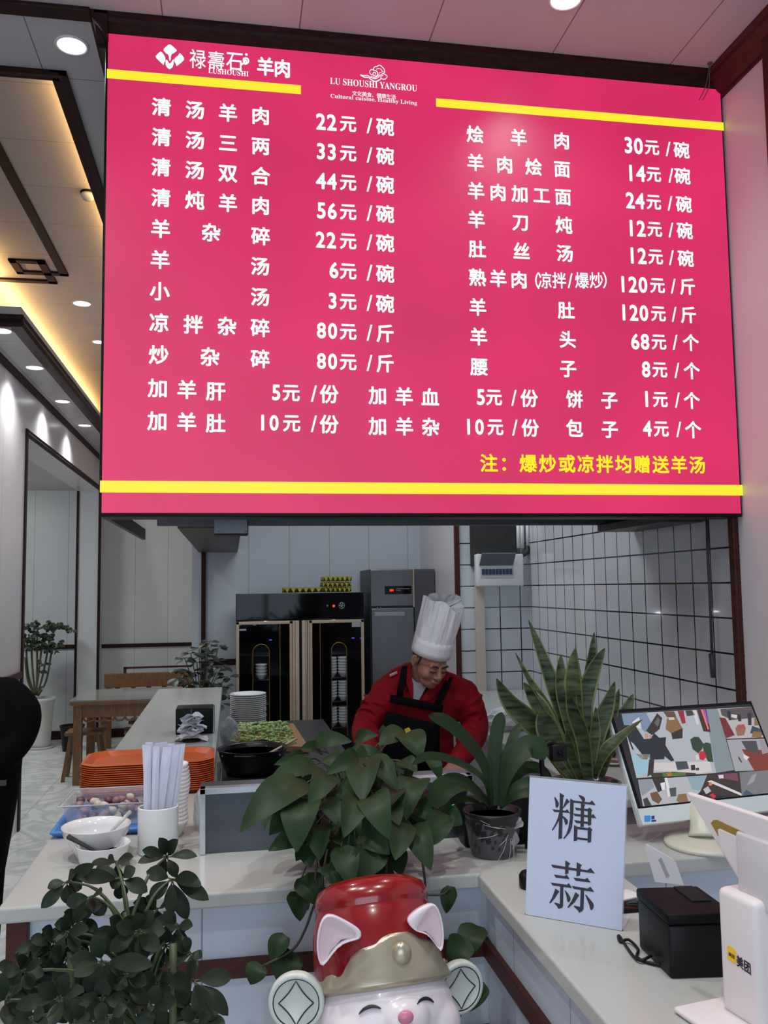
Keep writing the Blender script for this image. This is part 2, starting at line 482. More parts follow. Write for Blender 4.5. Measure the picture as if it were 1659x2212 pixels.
# opening in the left wall
struct(MB().box(XL - 0.26, XL + 0.012, 6.94, 7.0, 0, 2.96).build('trim_12', WOOD, bevel=0.004))
molding('trim_13', (XL, 6.94, 2.995), (XL, 10.83, 2.995), (1, 0, 0), (0, 0, 1), [(0, 0), (0.014, 0), (0.03, -0.015), (0.022, -0.03), (0.03, -0.042), (0.014, -0.056), (0, -0.056)])
struct(MB().box(XL - 0.015, XL + 0.015, 10.795, 10.825, 0, 2.94).build('trim_14', WOOD))
struct(MB().box(XL - 0.265, XL - 0.24, 10.79, 10.82, 0, 2.94).build('trim_15', WOOD))
struct(MB().box(XL, XL + 0.016, -0.6, 6.94, 1.115, 1.165).build('trim_16', WOODR, bevel=0.003))
# rails and skirtings of the back walls
struct(MB().box(-4.5, XL - 0.25, 11.075, 11.1, 1.065, 1.115).box(XL, -0.36, 11.075, 11.1, 1.065, 1.11).build('trim_17', WOOD, bevel=0.003))
struct(MB().box(-4.5, XL - 0.25, 11.07, 11.1, 0, 0.10).box(XL, -0.36, 11.07, 11.1, 0, 0.10).build('baseboard_back', WOOD, bevel=0.003))
struct(MB().box(-0.25, 0.05, 8.20, 8.23, 1.06, 1.115).build('trim_18', WOOD, bevel=0.003))
struct(MB().box(-0.275, -0.235, 8.19, 8.235, 0, 2.2).build('trim_19', WOOD, bevel=0.003))
struct(MB().box(1.762, 1.80, 6.79, 6.825, 0, 3.0).build('trim_20', WOODR, bevel=0.003))
# carved moulding lines on the raised ceiling
zf = ZR - 0.018
fm = MB()
def fbar(pts, w):
    pts = [Vector((p.x, p.y, 0)) for p in pts]
    for a, b in zip(pts[:-1], pts[1:]):
        d = (b - a).normalized(); n = Vector((-d.y, d.x, 0)) * w / 2; e = d * w / 2
        q = [a - n - e, b - n + e, b + n + e, a + n - e]
        fm.hexa([Vector((p.x, p.y, zf)) for p in q] + [Vector((p.x, p.y, ZR + 0.002)) for p in q])
fA, fB = atZ(138, 590, ZR), atZ(108, 601, ZR)
fx = fA.x
fbar([Vector((fx, 4.9, 0)), Vector((fx, fA.y, 0)), Vector((fx - 0.13, fA.y, 0)), Vector((fx - 0.13, fA.y + 0.21, 0)), Vector((-2.9, fA.y + 0.21, 0))], 0.07)
fbar([Vector((fx - 0.13, fA.y, 0)), Vector((fx - 0.35, fA.y, 0)), Vector((fx - 0.35, fA.y - 0.26, 0)), Vector((fx - 0.13, fA.y - 0.26, 0)), Vector((fx - 0.13, fA.y, 0))], 0.065)
struct(fm.build('trim_21', WOOD, bevel=0.004))
# header behind the menu board and the soffit running to the back
struct(MB().box(-0.545, -0.525, 3.93, 5.55, 2.062, 2.128).build('trim_22', BROWN))
struct(MB().box(-0.545, 2.37, 3.93, 4.9, 2.20, 2.24).box(-0.54, 2.37, 3.93, 4.0, 2.08, 2.20).build('trim_23', BROWN))
struct(MB().box(-0.4, 2.37, 4.86, 4.9, 2.10, 2.22).build('trim_24', DSTEEL, bevel=0.004))
struct(MB().box(-0.30, 0.055, 5.0, 8.23, 2.095, 2.7).build('trim_25', BROWN, bevel=0.003))
struct(MB().box(2.15, 2.375, 4.1, 4.9, 2.06, 2.10).build('trim_26', BROWN))

# ------------------------------------------------------------------ counter (one thing, U-shaped worktop)
ct = thing('service_counter', 'long white U-shaped service counter with marble top, pale panels and dark wood rails', 'counter', (0.2, 2.4, 0))
tz0, tz1 = 0.962, 1.0
outl = [(-0.55, 2.28), (0.635, 2.28), (0.635, 0.9), (0.995, 0.9), (0.995, 2.28), (XR - 0.002, 2.28), (XR - 0.002, 2.64), (-0.07, 2.64), (-0.07, 6.95), (-0.55, 6.95)]
w = MB()
w.add([(x, y, z) for z in (tz0, tz1) for x, y in outl],
      [(0, 1, 7, 8, 9), (1, 2, 3, 4, 7), (4, 5, 6, 7), (10, 11, 17, 18, 19), (11, 12, 13, 14, 17), (14, 15, 16, 17)] +
      [(i, (i + 1) % 10, 10 + (i + 1) % 10, 10 + i) for i in range(10)])
w.build('worktop', MARBLE, ct, bevel=0.006, bseg=3)
MB().box(-0.51, 0.67, 2.33, 2.62, 0.0, tz0).build('front_panel', FRONTP, ct)
MB().box(-0.51, -0.11, 2.62, 6.9, 0.0, tz0).build('side_panel', FRONTS, ct)
MB().box(0.67, 0.96, 0.95, 2.62, 0.0, tz0).build('cashier_panel', FRONTS, ct)
MB().box(0.96, XR - 0.004, 2.33, 2.62, 0.0, tz0).build('desk_panel', FRONTP, ct)
for z0, z1 in ((0.775, 0.822), (0.57, 0.60), (0.0, 0.1)):
    r = MB().box(-0.515, 0.668, 2.315, 2.335, z0, z1).box(0.655, 0.675, 0.95, 2.335, z0, z1)
    r.build('wood_rail', WOODR, ct, bevel=0.003)
MB().box(-0.535, -0.485, 2.305, 2.36, 0.0, tz0).build('corner_post', WOODR, ct, bevel=0.003)
# ------------------------------------------------------------------ menu board
SY = 3.75
bx0, bx1 = -0.544, 2.376
bz0, bz1 = 2.07, 4.172
board = thing('menu_board', 'large glowing crimson menu lightbox with white dish names and prices and yellow bars', 'menu board', (0.9, SY, bz0))
PINK = emit('menu_red', rgb(222, 38, 100), 0.93, var=0.10, scale=1.7)
YEL = emit('menu_yellow', rgb(252, 236, 42), 1.0)
WHT = emit('menu_white', rgb(236, 250, 250), 1.05)
MB().rbox(bx0, bx1, SY + 0.004, SY + 0.17, bz0 - 0.012, bz1 + 0.008, 0.006, 2).build('housing', BLACK, board)
MB().box(bx0 + 0.012, bx1 - 0.010, SY, SY + 0.02, bz0 + 0.004, bz1 - 0.004).build('light_panel', PINK, board)
ux, uz = Vector((1, 0, 0)), Vector((0, 0, 1))
TF = SY - 0.0012
def bar(pa, pb, h):
    a = atY(*pa, SY); b = atY(*pb, SY); z = (a.z + b.z) / 2
    MB().box(a.x, b.x, TF, SY + 0.001, z - h / 2, z + h / 2).build('yellow_bar', YEL, board)
bar((231, 158), (650, 195), 0.0415); bar((942, 222), (1563, 273), 0.0405); bar((216, 1051), (1604, 1059), 0.050)
CELLW, CELLH = 0.078, 0.083
def chars(txt, pa, pb, m=None, name='dish_name', cw=CELLW, ch=CELLH, bold=0.027):
    """characters whose centres run evenly from pixel pa to pb on the board plane"""
    mb = MB(); A = atY(*pa, SY); B = atY(*pb, SY); n = len(txt)
    for i, t in enumerate(txt):
        p = A.lerp(B, i / max(1, n - 1))
        put_text(mb, t, (p.x - cw / 2, TF, p.z - ch / 2), ux, uz, cw, ch, bold, cell=True)
    return mb.build(name, m or WHT, board)
def price(num, x0, x1, xy, slash, unit, y0, y1, sl='/'):
    """digits from x0 to x1, the yuan sign centred at xy, a slash and the unit; y0 left and y1 right centre height"""
    mb = MB()
    def yy(x): return y0 + (y1 - y0) * (x - x0) / max(1, unit - x0)
    n = len(num)
    cw = (x1 - x0) / n
    for i, d in enumerate(num):
        xa = x0 + cw * i; p = atY(xa, yy(xa) + 17, SY); q = atY(xa + min(cw * 0.86, 21), yy(xa) - 17, SY)
        gv, _ = glyph_mesh(d, 0.03); g0, g1, g2, g3 = bbox2(gv)
        ww = (q.z - p.z) * (g1 - g0) / (g3 - g2)
        ww *= 0.86
        put_text(mb, d, (p.x + (q.x - p.x - ww) / 2, TF, p.z), ux, uz, ww, q.z - p.z, 0.03)
    p = atY(xy, yy(xy), SY)
    put_text(mb, '元', (p.x - 0.0375, TF, p.z - 0.036), ux, uz, 0.075, 0.072, 0.028)
    p = atY(slash, yy(slash), SY)
    put_text(mb, '/', (p.x - 0.0135, TF, p.z - 0.036), ux, uz, 0.027, 0.074, 0.012)
    p = atY(unit, yy(unit), SY)
    put_text(mb, sl, (p.x - CELLW / 2, TF, p.z - CELLH / 2), ux, uz, CELLW, CELLH, 0.027, cell=True)
    mb.build('price', WHT, board)
LEFT = [('清汤羊肉', (349, 232), (563, 251)), ('清汤三两', (349, 297), (563, 316)), ('清汤双合', (348, 362), (563, 381)),
        ('清炖羊肉', (348, 428), (563, 445)), ('羊杂碎', (347, 495), (563, 511)), ('羊汤', (346, 562), (562, 576)),
        ('小汤', (345, 630), (562, 642)), ('凉拌杂碎', (344, 698), (562, 709)), ('炒杂碎', (343, 767), (562, 776))]
for t, a, b in LEFT: chars(t, a, b)
for num, x0, x1, y0, y1, u in (('22', 683, 730, 263, 275, '碗'), ('33', 683, 730, 327, 338, '碗'), ('44', 683, 730, 391, 400, '碗'), ('56', 684, 731, 455, 463, '碗'),
                            ('22', 682, 729, 518, 526, '碗'), ('6', 711, 735, 584, 592, '碗'), ('3', 708, 732, 650, 657, '碗'), ('80', 684, 732, 714, 721, '斤'), ('80', 684, 732, 780, 786, '斤')):
    price(num, x0, x1, 752, 798, 832, y0, y1, u)
RIGHT = [('烩羊肉', (1026, 291), (1213, 305)), ('羊肉烩面', (1027, 352), (1214, 366)), ('羊肉加工面', (1028, 413), (1216, 426)), ('羊刀炖', (1029, 475), (1218, 487)),
         ('肚丝汤', (1031, 539), (1220, 548)), ('熟羊肉', (1031, 600), (1121, 605)), ('羊肚', (1032, 664), (1223, 671)), ('羊头', (1034, 728), (1226, 734)), ('腰子', (1035, 793), (1227, 797))]
for t, a, b in RIGHT: chars(t, a, b)
m_ = MB()
for t, x in zip('（凉拌/爆炒）', (1150, 1177, 1208, 1231, 1257, 1288, 1316)):
    p = atY(x, 607, SY)
    if t == '/':
        put_text(m_, t, (p.x - 0.012, TF, p.z - 0.035), ux, uz, 0.026, 0.072, 0.01); continue
    put_text(m_, t, (p.x - 0.032, TF, p.z - 0.038), ux, uz, 0.064, 0.078, 0.016, cell=True)
m_.build('dish_name', WHT, board)
for num, x0, x1, xy, sl, un, y0, y1, u in (('30', 1348, 1391, 1408, 1443, 1472, 314, 325, '碗'), ('14', 1353, 1396, 1412, 1449, 1474, 374, 381, '碗'), ('24', 1352, 1394, 1412, 1447, 1477, 433, 442, '碗'),
        ('12', 1354, 1397, 1414, 1449, 1479, 493, 499, '碗'), ('12', 1356, 1399, 1416, 1450, 1481, 552, 559, '碗'), ('120', 1336, 1401, 1420, 1454, 1485, 614, 620, '斤'),
        ('120', 1338, 1403, 1422, 1456, 1487, 675, 681, '斤'), ('68', 1363, 1405, 1423, 1458, 1492, 738, 741, '个'), ('8', 1386, 1408, 1425, 1462, 1494, 798, 802, '个')):
    price(num, x0, x1, xy, sl, un, y0, y1, u)
BOT = [('加羊肝', (341, 839), (466, 846)), ('加羊肚', (340, 910), (466, 915)), ('加羊血', (816, 855), (929, 859)), ('加羊杂', (816, 921), (930, 923)), ('饼子', (1241, 863), (1316, 865)), ('包子', (1241, 926), (1317, 928))]
for t, a, b in BOT: chars(t, a, b)
for num, x0, x1, xy, sl, un, y0, y1, u in (('5', 587, 609, 629, 678, 711, 848, 852, '份'), ('10', 557, 606, 630, 678, 711, 913, 917, '份'), ('5', 1029, 1051, 1067, 1110, 1143, 858, 861, '份'),
        ('10', 1002, 1049, 1070, 1112, 1145, 922, 925, '份'), ('1', 1388, 1408, 1426, 1463, 1494, 862, 866, '个'), ('4', 1389, 1410, 1428, 1466, 1497, 926, 929, '个')):
    price(num, x0, x1, xy, sl, un, y0, y1, u)
chars('注：爆炒或凉拌均赠送羊汤', (1056, 1001), (1506, 1005), YEL, 'note')
# brand mark: clover of four rounded pieces, name, small latin line
def q2(x, y): return atY(300 + x / 4.366, 60 + y / 4.365, SY)
def logo_poly(lst, name):
    mb = MB()
    for pts in lst:
        v = [q2(*p) for p in pts]
        mb.poly([(p.x, TF, p.z) for p in v])
    return mb.build(name, WHT, board)
logo_poly([[(290, 157), (308, 165), (355, 208), (356, 222), (330, 240), (308, 252), (302, 275), (300, 305), (294, 316), (286, 305), (284, 275), (276, 254), (255, 242), (232, 214), (234, 200), (275, 163)],
           [(205, 224), (222, 238), (240, 262), (250, 285), (250, 310), (240, 330), (232, 354), (200, 322), (162, 285), (157, 268), (180, 245)],
           [(385, 238), (405, 256), (426, 285), (426, 305), (395, 335), (356, 364), (346, 338), (332, 315), (334, 296), (350, 278), (370, 262)],
           [(252, 312), (262, 300), (272, 312), (284, 334), (294, 338), (306, 326), (318, 305), (328, 300), (328, 345), (318, 372), (296, 392), (284, 392), (262, 372), (252, 350)]], 'clover_mark')
mb = MB()
for t, x0, x1, y0, y1 in (('禄', 478, 632, 212, 378), ('壽', 650, 806, 232, 392), ('石', 822, 978, 244, 404)):
    a = q2(x0, y1); b = q2(x1, y0); put_text(mb, t, (a.x, TF, a.z), ux, uz, b.x - a.x, b.z - a.z, 0.008)
mb.tube([Vector((p.x, TF, p.z)) for p in smoothpath([q2(*p) for p in ((965, 350), (985, 335), (1000, 310), (1012, 312), (1014, 328), (1000, 334), (990, 322), (985, 300), (1000, 288), (1025, 294), (1034, 318), (1020, 338), (995, 345))], 5)], 0.0035, 6)
a = q2(1014, 254); mb.lathe([(0.0, 0), (0.006, 0), (0.006, 0.001), (0, 0.001)], (a.x, TF, a.z), 12, Matrix.Rotation(PI / 2, 3, 'X'))
mb.build('brand_name', WHT, board)
mb = MB()
for t, x0, x1, y0, y1 in (('羊', 1114, 1272, 285, 445), ('肉', 1282, 1424, 305, 465)):
    a = q2(x0, y1); b = q2(x1, y0); put_text(mb, t, (a.x, TF, a.z), ux, uz, b.x - a.x, b.z - a.z, 0.03)
mb.build('brand_name', WHT, board)
def mbold(s):
    o = ''
    for ch in s:
        if 'A' <= ch <= 'Z': o += chr(0x1D400 + ord(ch) - 65)
        elif 'a' <= ch <= 'z': o += chr(0x1D41A + ord(ch) - 97)
        else: o += ch
    return o
def latin(s, a, b, h, name):
    mb = MB(); A = atY(*a, SY); B = atY(*b, SY)
    put_text(mb, mbold(s), (A.x, TF, (A.z + B.z) / 2), ux, uz, B.x - A.x, h)
    mb.build(name, WHT, board)
latin('LUSHOUSHI', (450, 158), (537, 166), 0.024, 'latin_line')
latin('LU SHOUSHI YANGROU', (713, 183), (901, 197), 0.0315, 'latin_line')
latin('Cultural cuisine, Healthy Living', (714, 214), (901, 229), 0.024, 'latin_line')
chars('文化美食、健康生活', (766, 202), (850, 210), None, 'motto', 0.021, 0.023, 0.006)
def q3(x, y): return atY(660 + x / 5.53, 100 + y / 5.53, SY)
mb = MB()
for pts, r in ([((655, 340), (690, 352), (740, 350), (780, 375), (830, 390), (870, 372), (900, 340), (930, 330), (960, 345), (975, 365), (955, 390), (925, 395), (900, 378), (905, 355), (925, 352)), 0.0018],
               [((655, 345), (700, 370), (750, 375), (790, 405), (835, 422), (880, 405), (905, 385)), 0.0022],
               [((800, 345), (778, 335), (766, 310), (775, 285), (800, 280), (815, 290), (812, 265), (830, 245), (855, 245), (868, 230), (895, 230), (915, 250), (935, 268), (945, 295), (945, 320)), 0.0018],
               [((820, 290), (850, 300), (860, 330), (850, 355), (820, 355), (805, 335), (815, 312), (835, 320), (830, 340)), 0.0018],
               [((845, 275), (870, 268), (900, 275), (915, 300), (940, 315)), 0.0014], [((780, 360), (830, 375), (870, 350), (880, 320), (910, 315)), 0.0014]):
    mb.tube([Vector((p.x, TF, p.z)) for p in smoothpath([q3(*p) for p in pts], 4)], r, 5)
mb.build('cloud_mark', WHT, board)
# wires coming out of the ceiling to the board's corner
wi = MB(); a = atZ(1527, 143, ZC)
wi.lathe([(0.0, -0.004), (0.012, -0.004), (0.012, 0), (0, 0)], (a.x, 3.66, ZC), 14)
for dx, ex in ((-0.003, -0.006), (0.004, 0.012)):
    wi.tube(smoothpath([(a.x + dx, 3.66, ZC), (a.x + dx, 3.675, ZC - 0.05), (a.x + ex, 3.70, ZC - 0.10), (a.x + ex - 0.004, 3.752, ZC - 0.135)], 4), 0.0022, 6)
tag(wi.build('board_wire', mat('old_wire', rgb(90, 84, 66), 0.6)), 'thin pair of dusty wires dropping from the ceiling to the board corner', 'wire')
# ------------------------------------------------------------------ downlights
LAMP = emit('lamp_white', rgb(255, 255, 250), 6.0)
LAMPW = emit('sensor_dot', rgb(90, 90, 90), 0.2)
def downlight(p, r, label, power, group, ring=True, spot=2.2):
    t = thing('downlight', label, 'ceiling light', p, 0, group)
    z = p[2]
    MB().lathe([(r * 1.22, 0.0), (r * 1.22, -0.004), (r * 1.1, -0.009), (r, -0.006), (r, 0.0)], p, 28).build('trim_ring', WHITE, t)
    MB().lathe([(0.0, -0.005), (r * 0.99, -0.005), (r * 0.99, -0.001), (0, -0.001)], p, 28).build('diffuser', LAMP, t)
    l = bpy.data.lights.new('bulb', 'SPOT'); l.energy = power; l.spot_size = spot; l.spot_blend = 0.9; l.shadow_soft_size = r * 0.8; l.color = (0.97, 1.0, 0.97)
    o = bpy.data.objects.new('bulb', l); COL.objects.link(o); o.parent = t; o.location = (0, 0, -0.02)
    return t
p = atZ(155, 97, ZC); downlight(p, 0.062, 'round lit downlight in the ceiling left of the menu board top corner', 40, None)
p = atZ(1222, -3, ZC); downlight(p, 0.062, 'round lit downlight cut by the top of the photo, above the menu board', 40, None)
for k, (x, y) in enumerate(((-0.5, 1.7), (0.9, 1.5), (0.2, 0.2))):  # out of view, added for more white light on the counter
    downlight((x, y, ZC), 0.062, 'round unseen downlight added in the ceiling above the service counter front', 85, 'added downlights over the counter front', spot=2.3)
downlight((-1.15, 2.3, ZC), 0.062, 'round unseen downlight added in the ceiling above the left aisle', 130, None, spot=2.6)  # out of view, added to brighten the aisle floor and left wall
BL = 'downlights in the lowered ceiling strip'
for i, (px, py, lab) in enumerate(((3, 713, 'nearest downlight in the lowered ceiling strip, at the left photo edge'), (75, 793, 'second downlight along the lowered ceiling strip'),
                    (135, 866, 'third downlight along the lowered ceiling strip'), (183, 918, 'farthest downlight in the lowered ceiling strip'))):
    p = atZ(px, py, 3.34); downlight((max(p.x, -1.45), p.y, 3.34), 0.056, lab, 34, BL, spot=2.3)
p = atZ(177, 655, ZR); downlight(p, 0.075, 'downlight in the raised ceiling beyond the carved wood corner', 45, None)
p = atZ(213, 738, ZR); downlight(p, 0.06, 'tiny far downlight peeping out beside the menu board left edge', 40, None)
# smoke detector
p = atZ(190, 415, ZR)
t = thing('smoke_detector', 'small white smoke detector on the raised ceiling by the warm cove', 'detector', p)
MB().lathe([(0.05, 0), (0.05, -0.012), (0.042, -0.02)], p, 20).build('base', BLACK, t)
MB().lathe([(0.046, -0.012), (0.046, -0.03), (0.03, -0.055), (0.0, -0.058)], p, 20).build('cover', WHITE, t)

# ------------------------------------------------------------------ under the menu board
a, b = atY(463, 1121, 4.3), atY(536, 1155, 4.3)
t = thing('metal_junction_box', 'small dull grey metal box hung under the menu board', 'box', ((a.x + b.x) / 2, 4.3, b.z))
MB().box(a.x, b.x, 4.3, 4.42, b.z, 2.2).build('box_body', BLACK, t, bevel=0.002)
MB().box(a.x, b.x - 0.004, 4.294, 4.301, b.z + 0.006, a.z).build('cover_plate', mat('zinc_plate', rgb(120, 122, 132), 0.4, 0.35, var=0.12, scale=18), t, bevel=0.001)
for q in ((473, 1149), (531, 1149)):
    c = atY(*q, 4.292); MB().ball(c, 0.004, 8).build('screw', STEEL, t)
# tool hanging beside the right wall
t = thing('hanging_pull_rod', 'thin dark rod with a grip hanging in front of the tiled wall', 'rod', (2.33, 4.03, 1.29))
pts = [atX(1527, 1124, 2.33), atX(1529, 1200, 2.33), atX(1534, 1300, 2.33), atX(1538, 1412, 2.33)]
DG = mat('dark_grey_metal', rgb(58, 56, 58), 0.5)
MB().tube(pts, 0.007, 8).build('rod', DG, t)
MB().tube([atX(1538, 1412, 2.33), atX(1541, 1464, 2.33)], [0.016, 0.013], 10).build('grip', DG, t)
MB().tube(smoothpath([(2.33, 4.02, 2.062), pts[0], pts[0] + Vector((0, 0.0, -0.03))], 4), 0.005, 6).build('hook', DG, t)

# ------------------------------------------------------------------ distribution box, opening, pipes
YB = 6.817
a, b = atY(1014, 1128, YB), atY(1116, 1196, YB)
o = MB().box(a.x, b.x, YB - 0.03, YB - 0.001, b.z - 0.1, a.z).build('dark_wall_board', mat('dark_board', rgb(46, 46, 44), 0.8, var=0.25, scale=9))
tag(o, 'dark square board fixed on the white tiles above the switch box', 'board')
a, b = atY(1021, 1198, YB), atY(1123, 1266, YB)
t = thing('distribution_box', 'white electrical switch box with its grey lid flipped up on the tiled wall', 'electrical box', ((a.x + b.x) / 2, YB, b.z))
MB().rbox(a.x, b.x, YB - 0.11, YB - 0.031, b.z, a.z, 0.012).build('case', WHITE, t)
c, d = atY(1035, 1203, YB - 0.115), atY(1114, 1222, YB - 0.18)
MB().hexa([(c.x, YB - 0.112, d.z + 0.01), (d.x, YB - 0.112, d.z + 0.01), (d.x, YB - 0.116, d.z + 0.004), (c.x, YB - 0.116, d.z + 0.004),
           (c.x + 0.012, YB - 0.15, c.z + 0.03), (d.x + 0.012, YB - 0.15, c.z + 0.03), (d.x + 0.012, YB - 0.157, c.z + 0.024), (c.x + 0.012, YB - 0.157, c.z + 0.024)]).build('flip_lid', mat('smoked_lid', rgb(96, 102, 108), 0.25), t)
c, d = atY(1040, 1228, YB - 0.112), atY(1107, 1242, YB - 0.112)
MB().box(c.x - 0.01, d.x + 0.01, YB - 0.114, YB - 0.108, d.z - 0.02, c.z + 0.01).build('breaker_window', mat('pale_grey', rgb(190, 190, 192), 0.5), t)
BLU = mat('breaker_blue', rgb(40, 54, 92), 0.4)
for i in range(9):
    x = c.x + (d.x - c.x) * (i + 0.08) / 9; w_ = (d.x - c.x) / 9 * 0.8
    MB().box(x, x + w_, YB - 0.119, YB - 0.113, d.z + 0.006, c.z - 0.004).box(x + w_ * 0.2, x + w_ * 0.8, YB - 0.126, YB - 0.119, (c.z + d.z) / 2, (c.z + d.z) / 2 + 0.014).build('breaker', BLU, t)
MB().sheet([[(a.x + 0.02 + 0.02 * j, YB - 0.05 - 0.02 * i, a.z + 0.002 + 0.006 * math.sin(j * 1.9 + i)) for j in range(17)] for i in range(4)]).build('plastic_film', mat('film', rgb(205, 208, 212), 0.2, alpha=0.55), t)
a, b = atY(1024, 1266, YB), atY(1050, 1570, YB)
tag(MB().box(a.x, b.x, YB - 0.045, YB - 0.001, 0.60, a.z).build('cable_trunking', mat('trunking_beige', rgb(196, 186, 172), 0.5), bevel=0.004), 'beige vertical cable trunking on the tiles under the switch box', 'cable duct')
t = thing('conduit_pipes', 'white plastic conduit pipes bending above the switch box near the wall corner', 'pipe', atY(1128, 1185, YB - 0.04))
for px, dy in ((1119, 0), (1127, 0.0), (1139, 0)):
    q0, q1 = atY(px, 1120, YB - 0.03), atY(px + 1, 1184 + (px == 1139) * -2, YB - 0.03)
    MB().tube([q0, q1], 0.016 if px != 1127 else 0.018, 10).build('pipe', WHITE, t)
MB().tube(smoothpath([atY(1139, 1180, YB - 0.03), atY(1138, 1192, YB - 0.04), atY(1126, 1200, YB - 0.06), atY(1117, 1203, YB - 0.08)], 5), 0.02, 10).build('elbow', mat('dark_elbow', rgb(52, 52, 54), 0.6), t)
# wall socket low on the tiles
a = atY(1078, 1545, YB)
tag(MB().rbox(a.x - 0.06, a.x + 0.06, YB - 0.012, YB - 0.001, a.z - 0.08, a.z + 0.045, 0.004).build('wall_socket', mat('socket_grey', rgb(120, 118, 118), 0.4)), 'grey wall socket plate low on the tiles behind the plants', 'socket')

# ------------------------------------------------------------------ sterilising cabinet
YC = 7.5
a, b = atY(510, 1283, YC), atY(785, 1283, YC)
x0, x1, zt = a.x, b.x, a.z
t = thing('disinfection_cabinet', 'black two-door glass dish cabinet with champagne gold frames and arched windows', 'cabinet', ((x0 + x1) / 2, YC, 0))
CH = mat('champagne', rgb(176, 156, 134), 0.38, 0.25)
CH2 = mat('gold_line', rgb(150, 112, 62), 0.35, 0.7)
zh = atY(510, 1340, YC).z
bd = MB().box(x0, x0 + 0.02, YC + 0.015, YC + 0.55, 0.08, zt - 0.003).box(x1 - 0.02, x1, YC + 0.015, YC + 0.55, 0.08, zt - 0.003)
bd.box(x0, x1, YC + 0.53, YC + 0.55, 0.08, zt - 0.003).box(x0, x1, YC + 0.03, YC + 0.55, zh, zt - 0.003).box(x0, x1, YC + 0.015, YC + 0.55, 0.08, 0.1)
bd.box((x0 + x1) / 2 - 0.01, (x0 + x1) / 2 + 0.01, YC + 0.03, YC + 0.53, 0.1, zh)
bd.build('body', BLACK, t)
MB().box(x0, x1, YC - 0.01, YC + 0.03, zh, zt).build('control_panel', GLOSSB, t, bevel=0.003)
MB().box(x0 + 0.03, x1 - 0.03, YC + 0.02, YC + 0.5, 0, 0.08).build('plinth', BLACK, t)
RED = emit('led_red', rgb(255, 40, 26), 3.0); BLUE = emit('led_blue', rgb(80, 60, 255), 2.0); GREEN = emit('led_green', rgb(40, 230, 110), 1.6)
q = atY(721, 1309, YC - 0.012); MB().ball(q, 0.011, 10).build('indicator_lamp', RED, t, label='red indicator lamp')
q = atY(738, 1308, YC - 0.012); mb = MB()
for i in range(6):
    an = i * PI / 3; mb.tube([q, q + Vector((math.cos(an) * 0.024, -0.004, math.sin(an) * 0.024))], 0.004, 6)
mb.tube([q + Vector((0.026 * math.cos(k * PI / 8), -0.003, 0.026 * math.sin(k * PI / 8))) for k in range(17)], 0.0025, 6, caps=False)
mb.build('dial_knob', STEEL, t)
q = atY(707, 1309, YC - 0.012); MB().lathe([(0, 0), (0.012, 0), (0.012, 0.006), (0.006, 0.012), (0, 0.012)], q, 14, Matrix.Rotation(PI / 2, 3, 'X')).build('button', DSTEEL, t)
dz0, dz1 = 0.09, zh - 0.012
def door(xa, xb, wx, inner, outer_right):
    d = MB()
    fw = 0.026
    d.box(xa, xb, YC - 0.012, YC + 0.012, dz1 - fw, dz1).box(xa, xb, YC - 0.012, YC + 0.012, dz0, dz0 + fw)
    d.box(xa, xa + fw, YC - 0.012, YC + 0.012, dz0, dz1).box(xb - fw, xb, YC - 0.012, YC + 0.012, dz0, dz1)
    dr = d.build('door', CH, t, bevel=0.003, label='champagne framed door with black glass')
    # glass with an arched opening outlined in gold
    wz0, wz1, r = 0.5, atY(wx[0], 1392 if not outer_right else 1388, YC).z, (wx[1] - wx[0]) / 2
    wl, wr = atY(wx[0], 1450, YC).x, atY(wx[1], 1450, YC).x
    r = (wr - wl) / 2; cx = (wl + wr) / 2; cz = wz1 - r
    arch = [(wl, wz0)] + [(cx - r * math.cos(PI * k / 16), cz + r * math.sin(PI * k / 16)) for k in range(17)] + [(wr, wz0)]
    gx0, gx1, gz0, gz1 = xa + fw, xb - fw, dz0 + fw, dz1 - fw
    g = MB()
    # glass pieces around the opening
    g.box(gx0, wl, YC - 0.004, YC + 0.004, gz0, gz1).box(wr, gx1, YC - 0.004, YC + 0.004, gz0, gz1).box(wl, wr, YC - 0.004, YC + 0.004, gz0, wz0)
    for k in range(16):
        p0, p1 = arch[1 + k], arch[2 + k]
        g.hexa([(p0[0], YC - 0.004, p0[1]), (p1[0], YC - 0.004, p1[1]), (p1[0], YC + 0.004, p1[1]), (p0[0], YC + 0.004, p0[1]),
                (p0[0], YC - 0.004, gz1), (p1[0], YC - 0.004, gz1), (p1[0], YC + 0.004, gz1), (p0[0], YC + 0.004, gz1)])
    g.build('black_glass', GLOSSB, dr)
    MB().tube([Vector((p[0], YC - 0.006, p[1])) for p in arch], 0.0035, 6).build('arch_line', CH2, dr)
    MB().box(wl, wr, YC - 0.001, YC + 0.001, wz0, wz1).build('window_pane', mat('smoked_glass', rgb(20, 20, 22), 0.08, alpha=0.15), dr)
    lx = atY(inner, 1450, YC).x
    MB().box(lx - 0.002, lx + 0.002, YC - 0.0065, YC - 0.003, gz0, gz1).build('gold_strip', CH2, dr)
    return wl, wr
xm0, xm1 = atY(632, 1400, YC).x, atY(668, 1400, YC).x
wL = door(x0, xm0, (546, 582), 605, False)
wR = door(xm1, x1, (716, 749), 692, True)
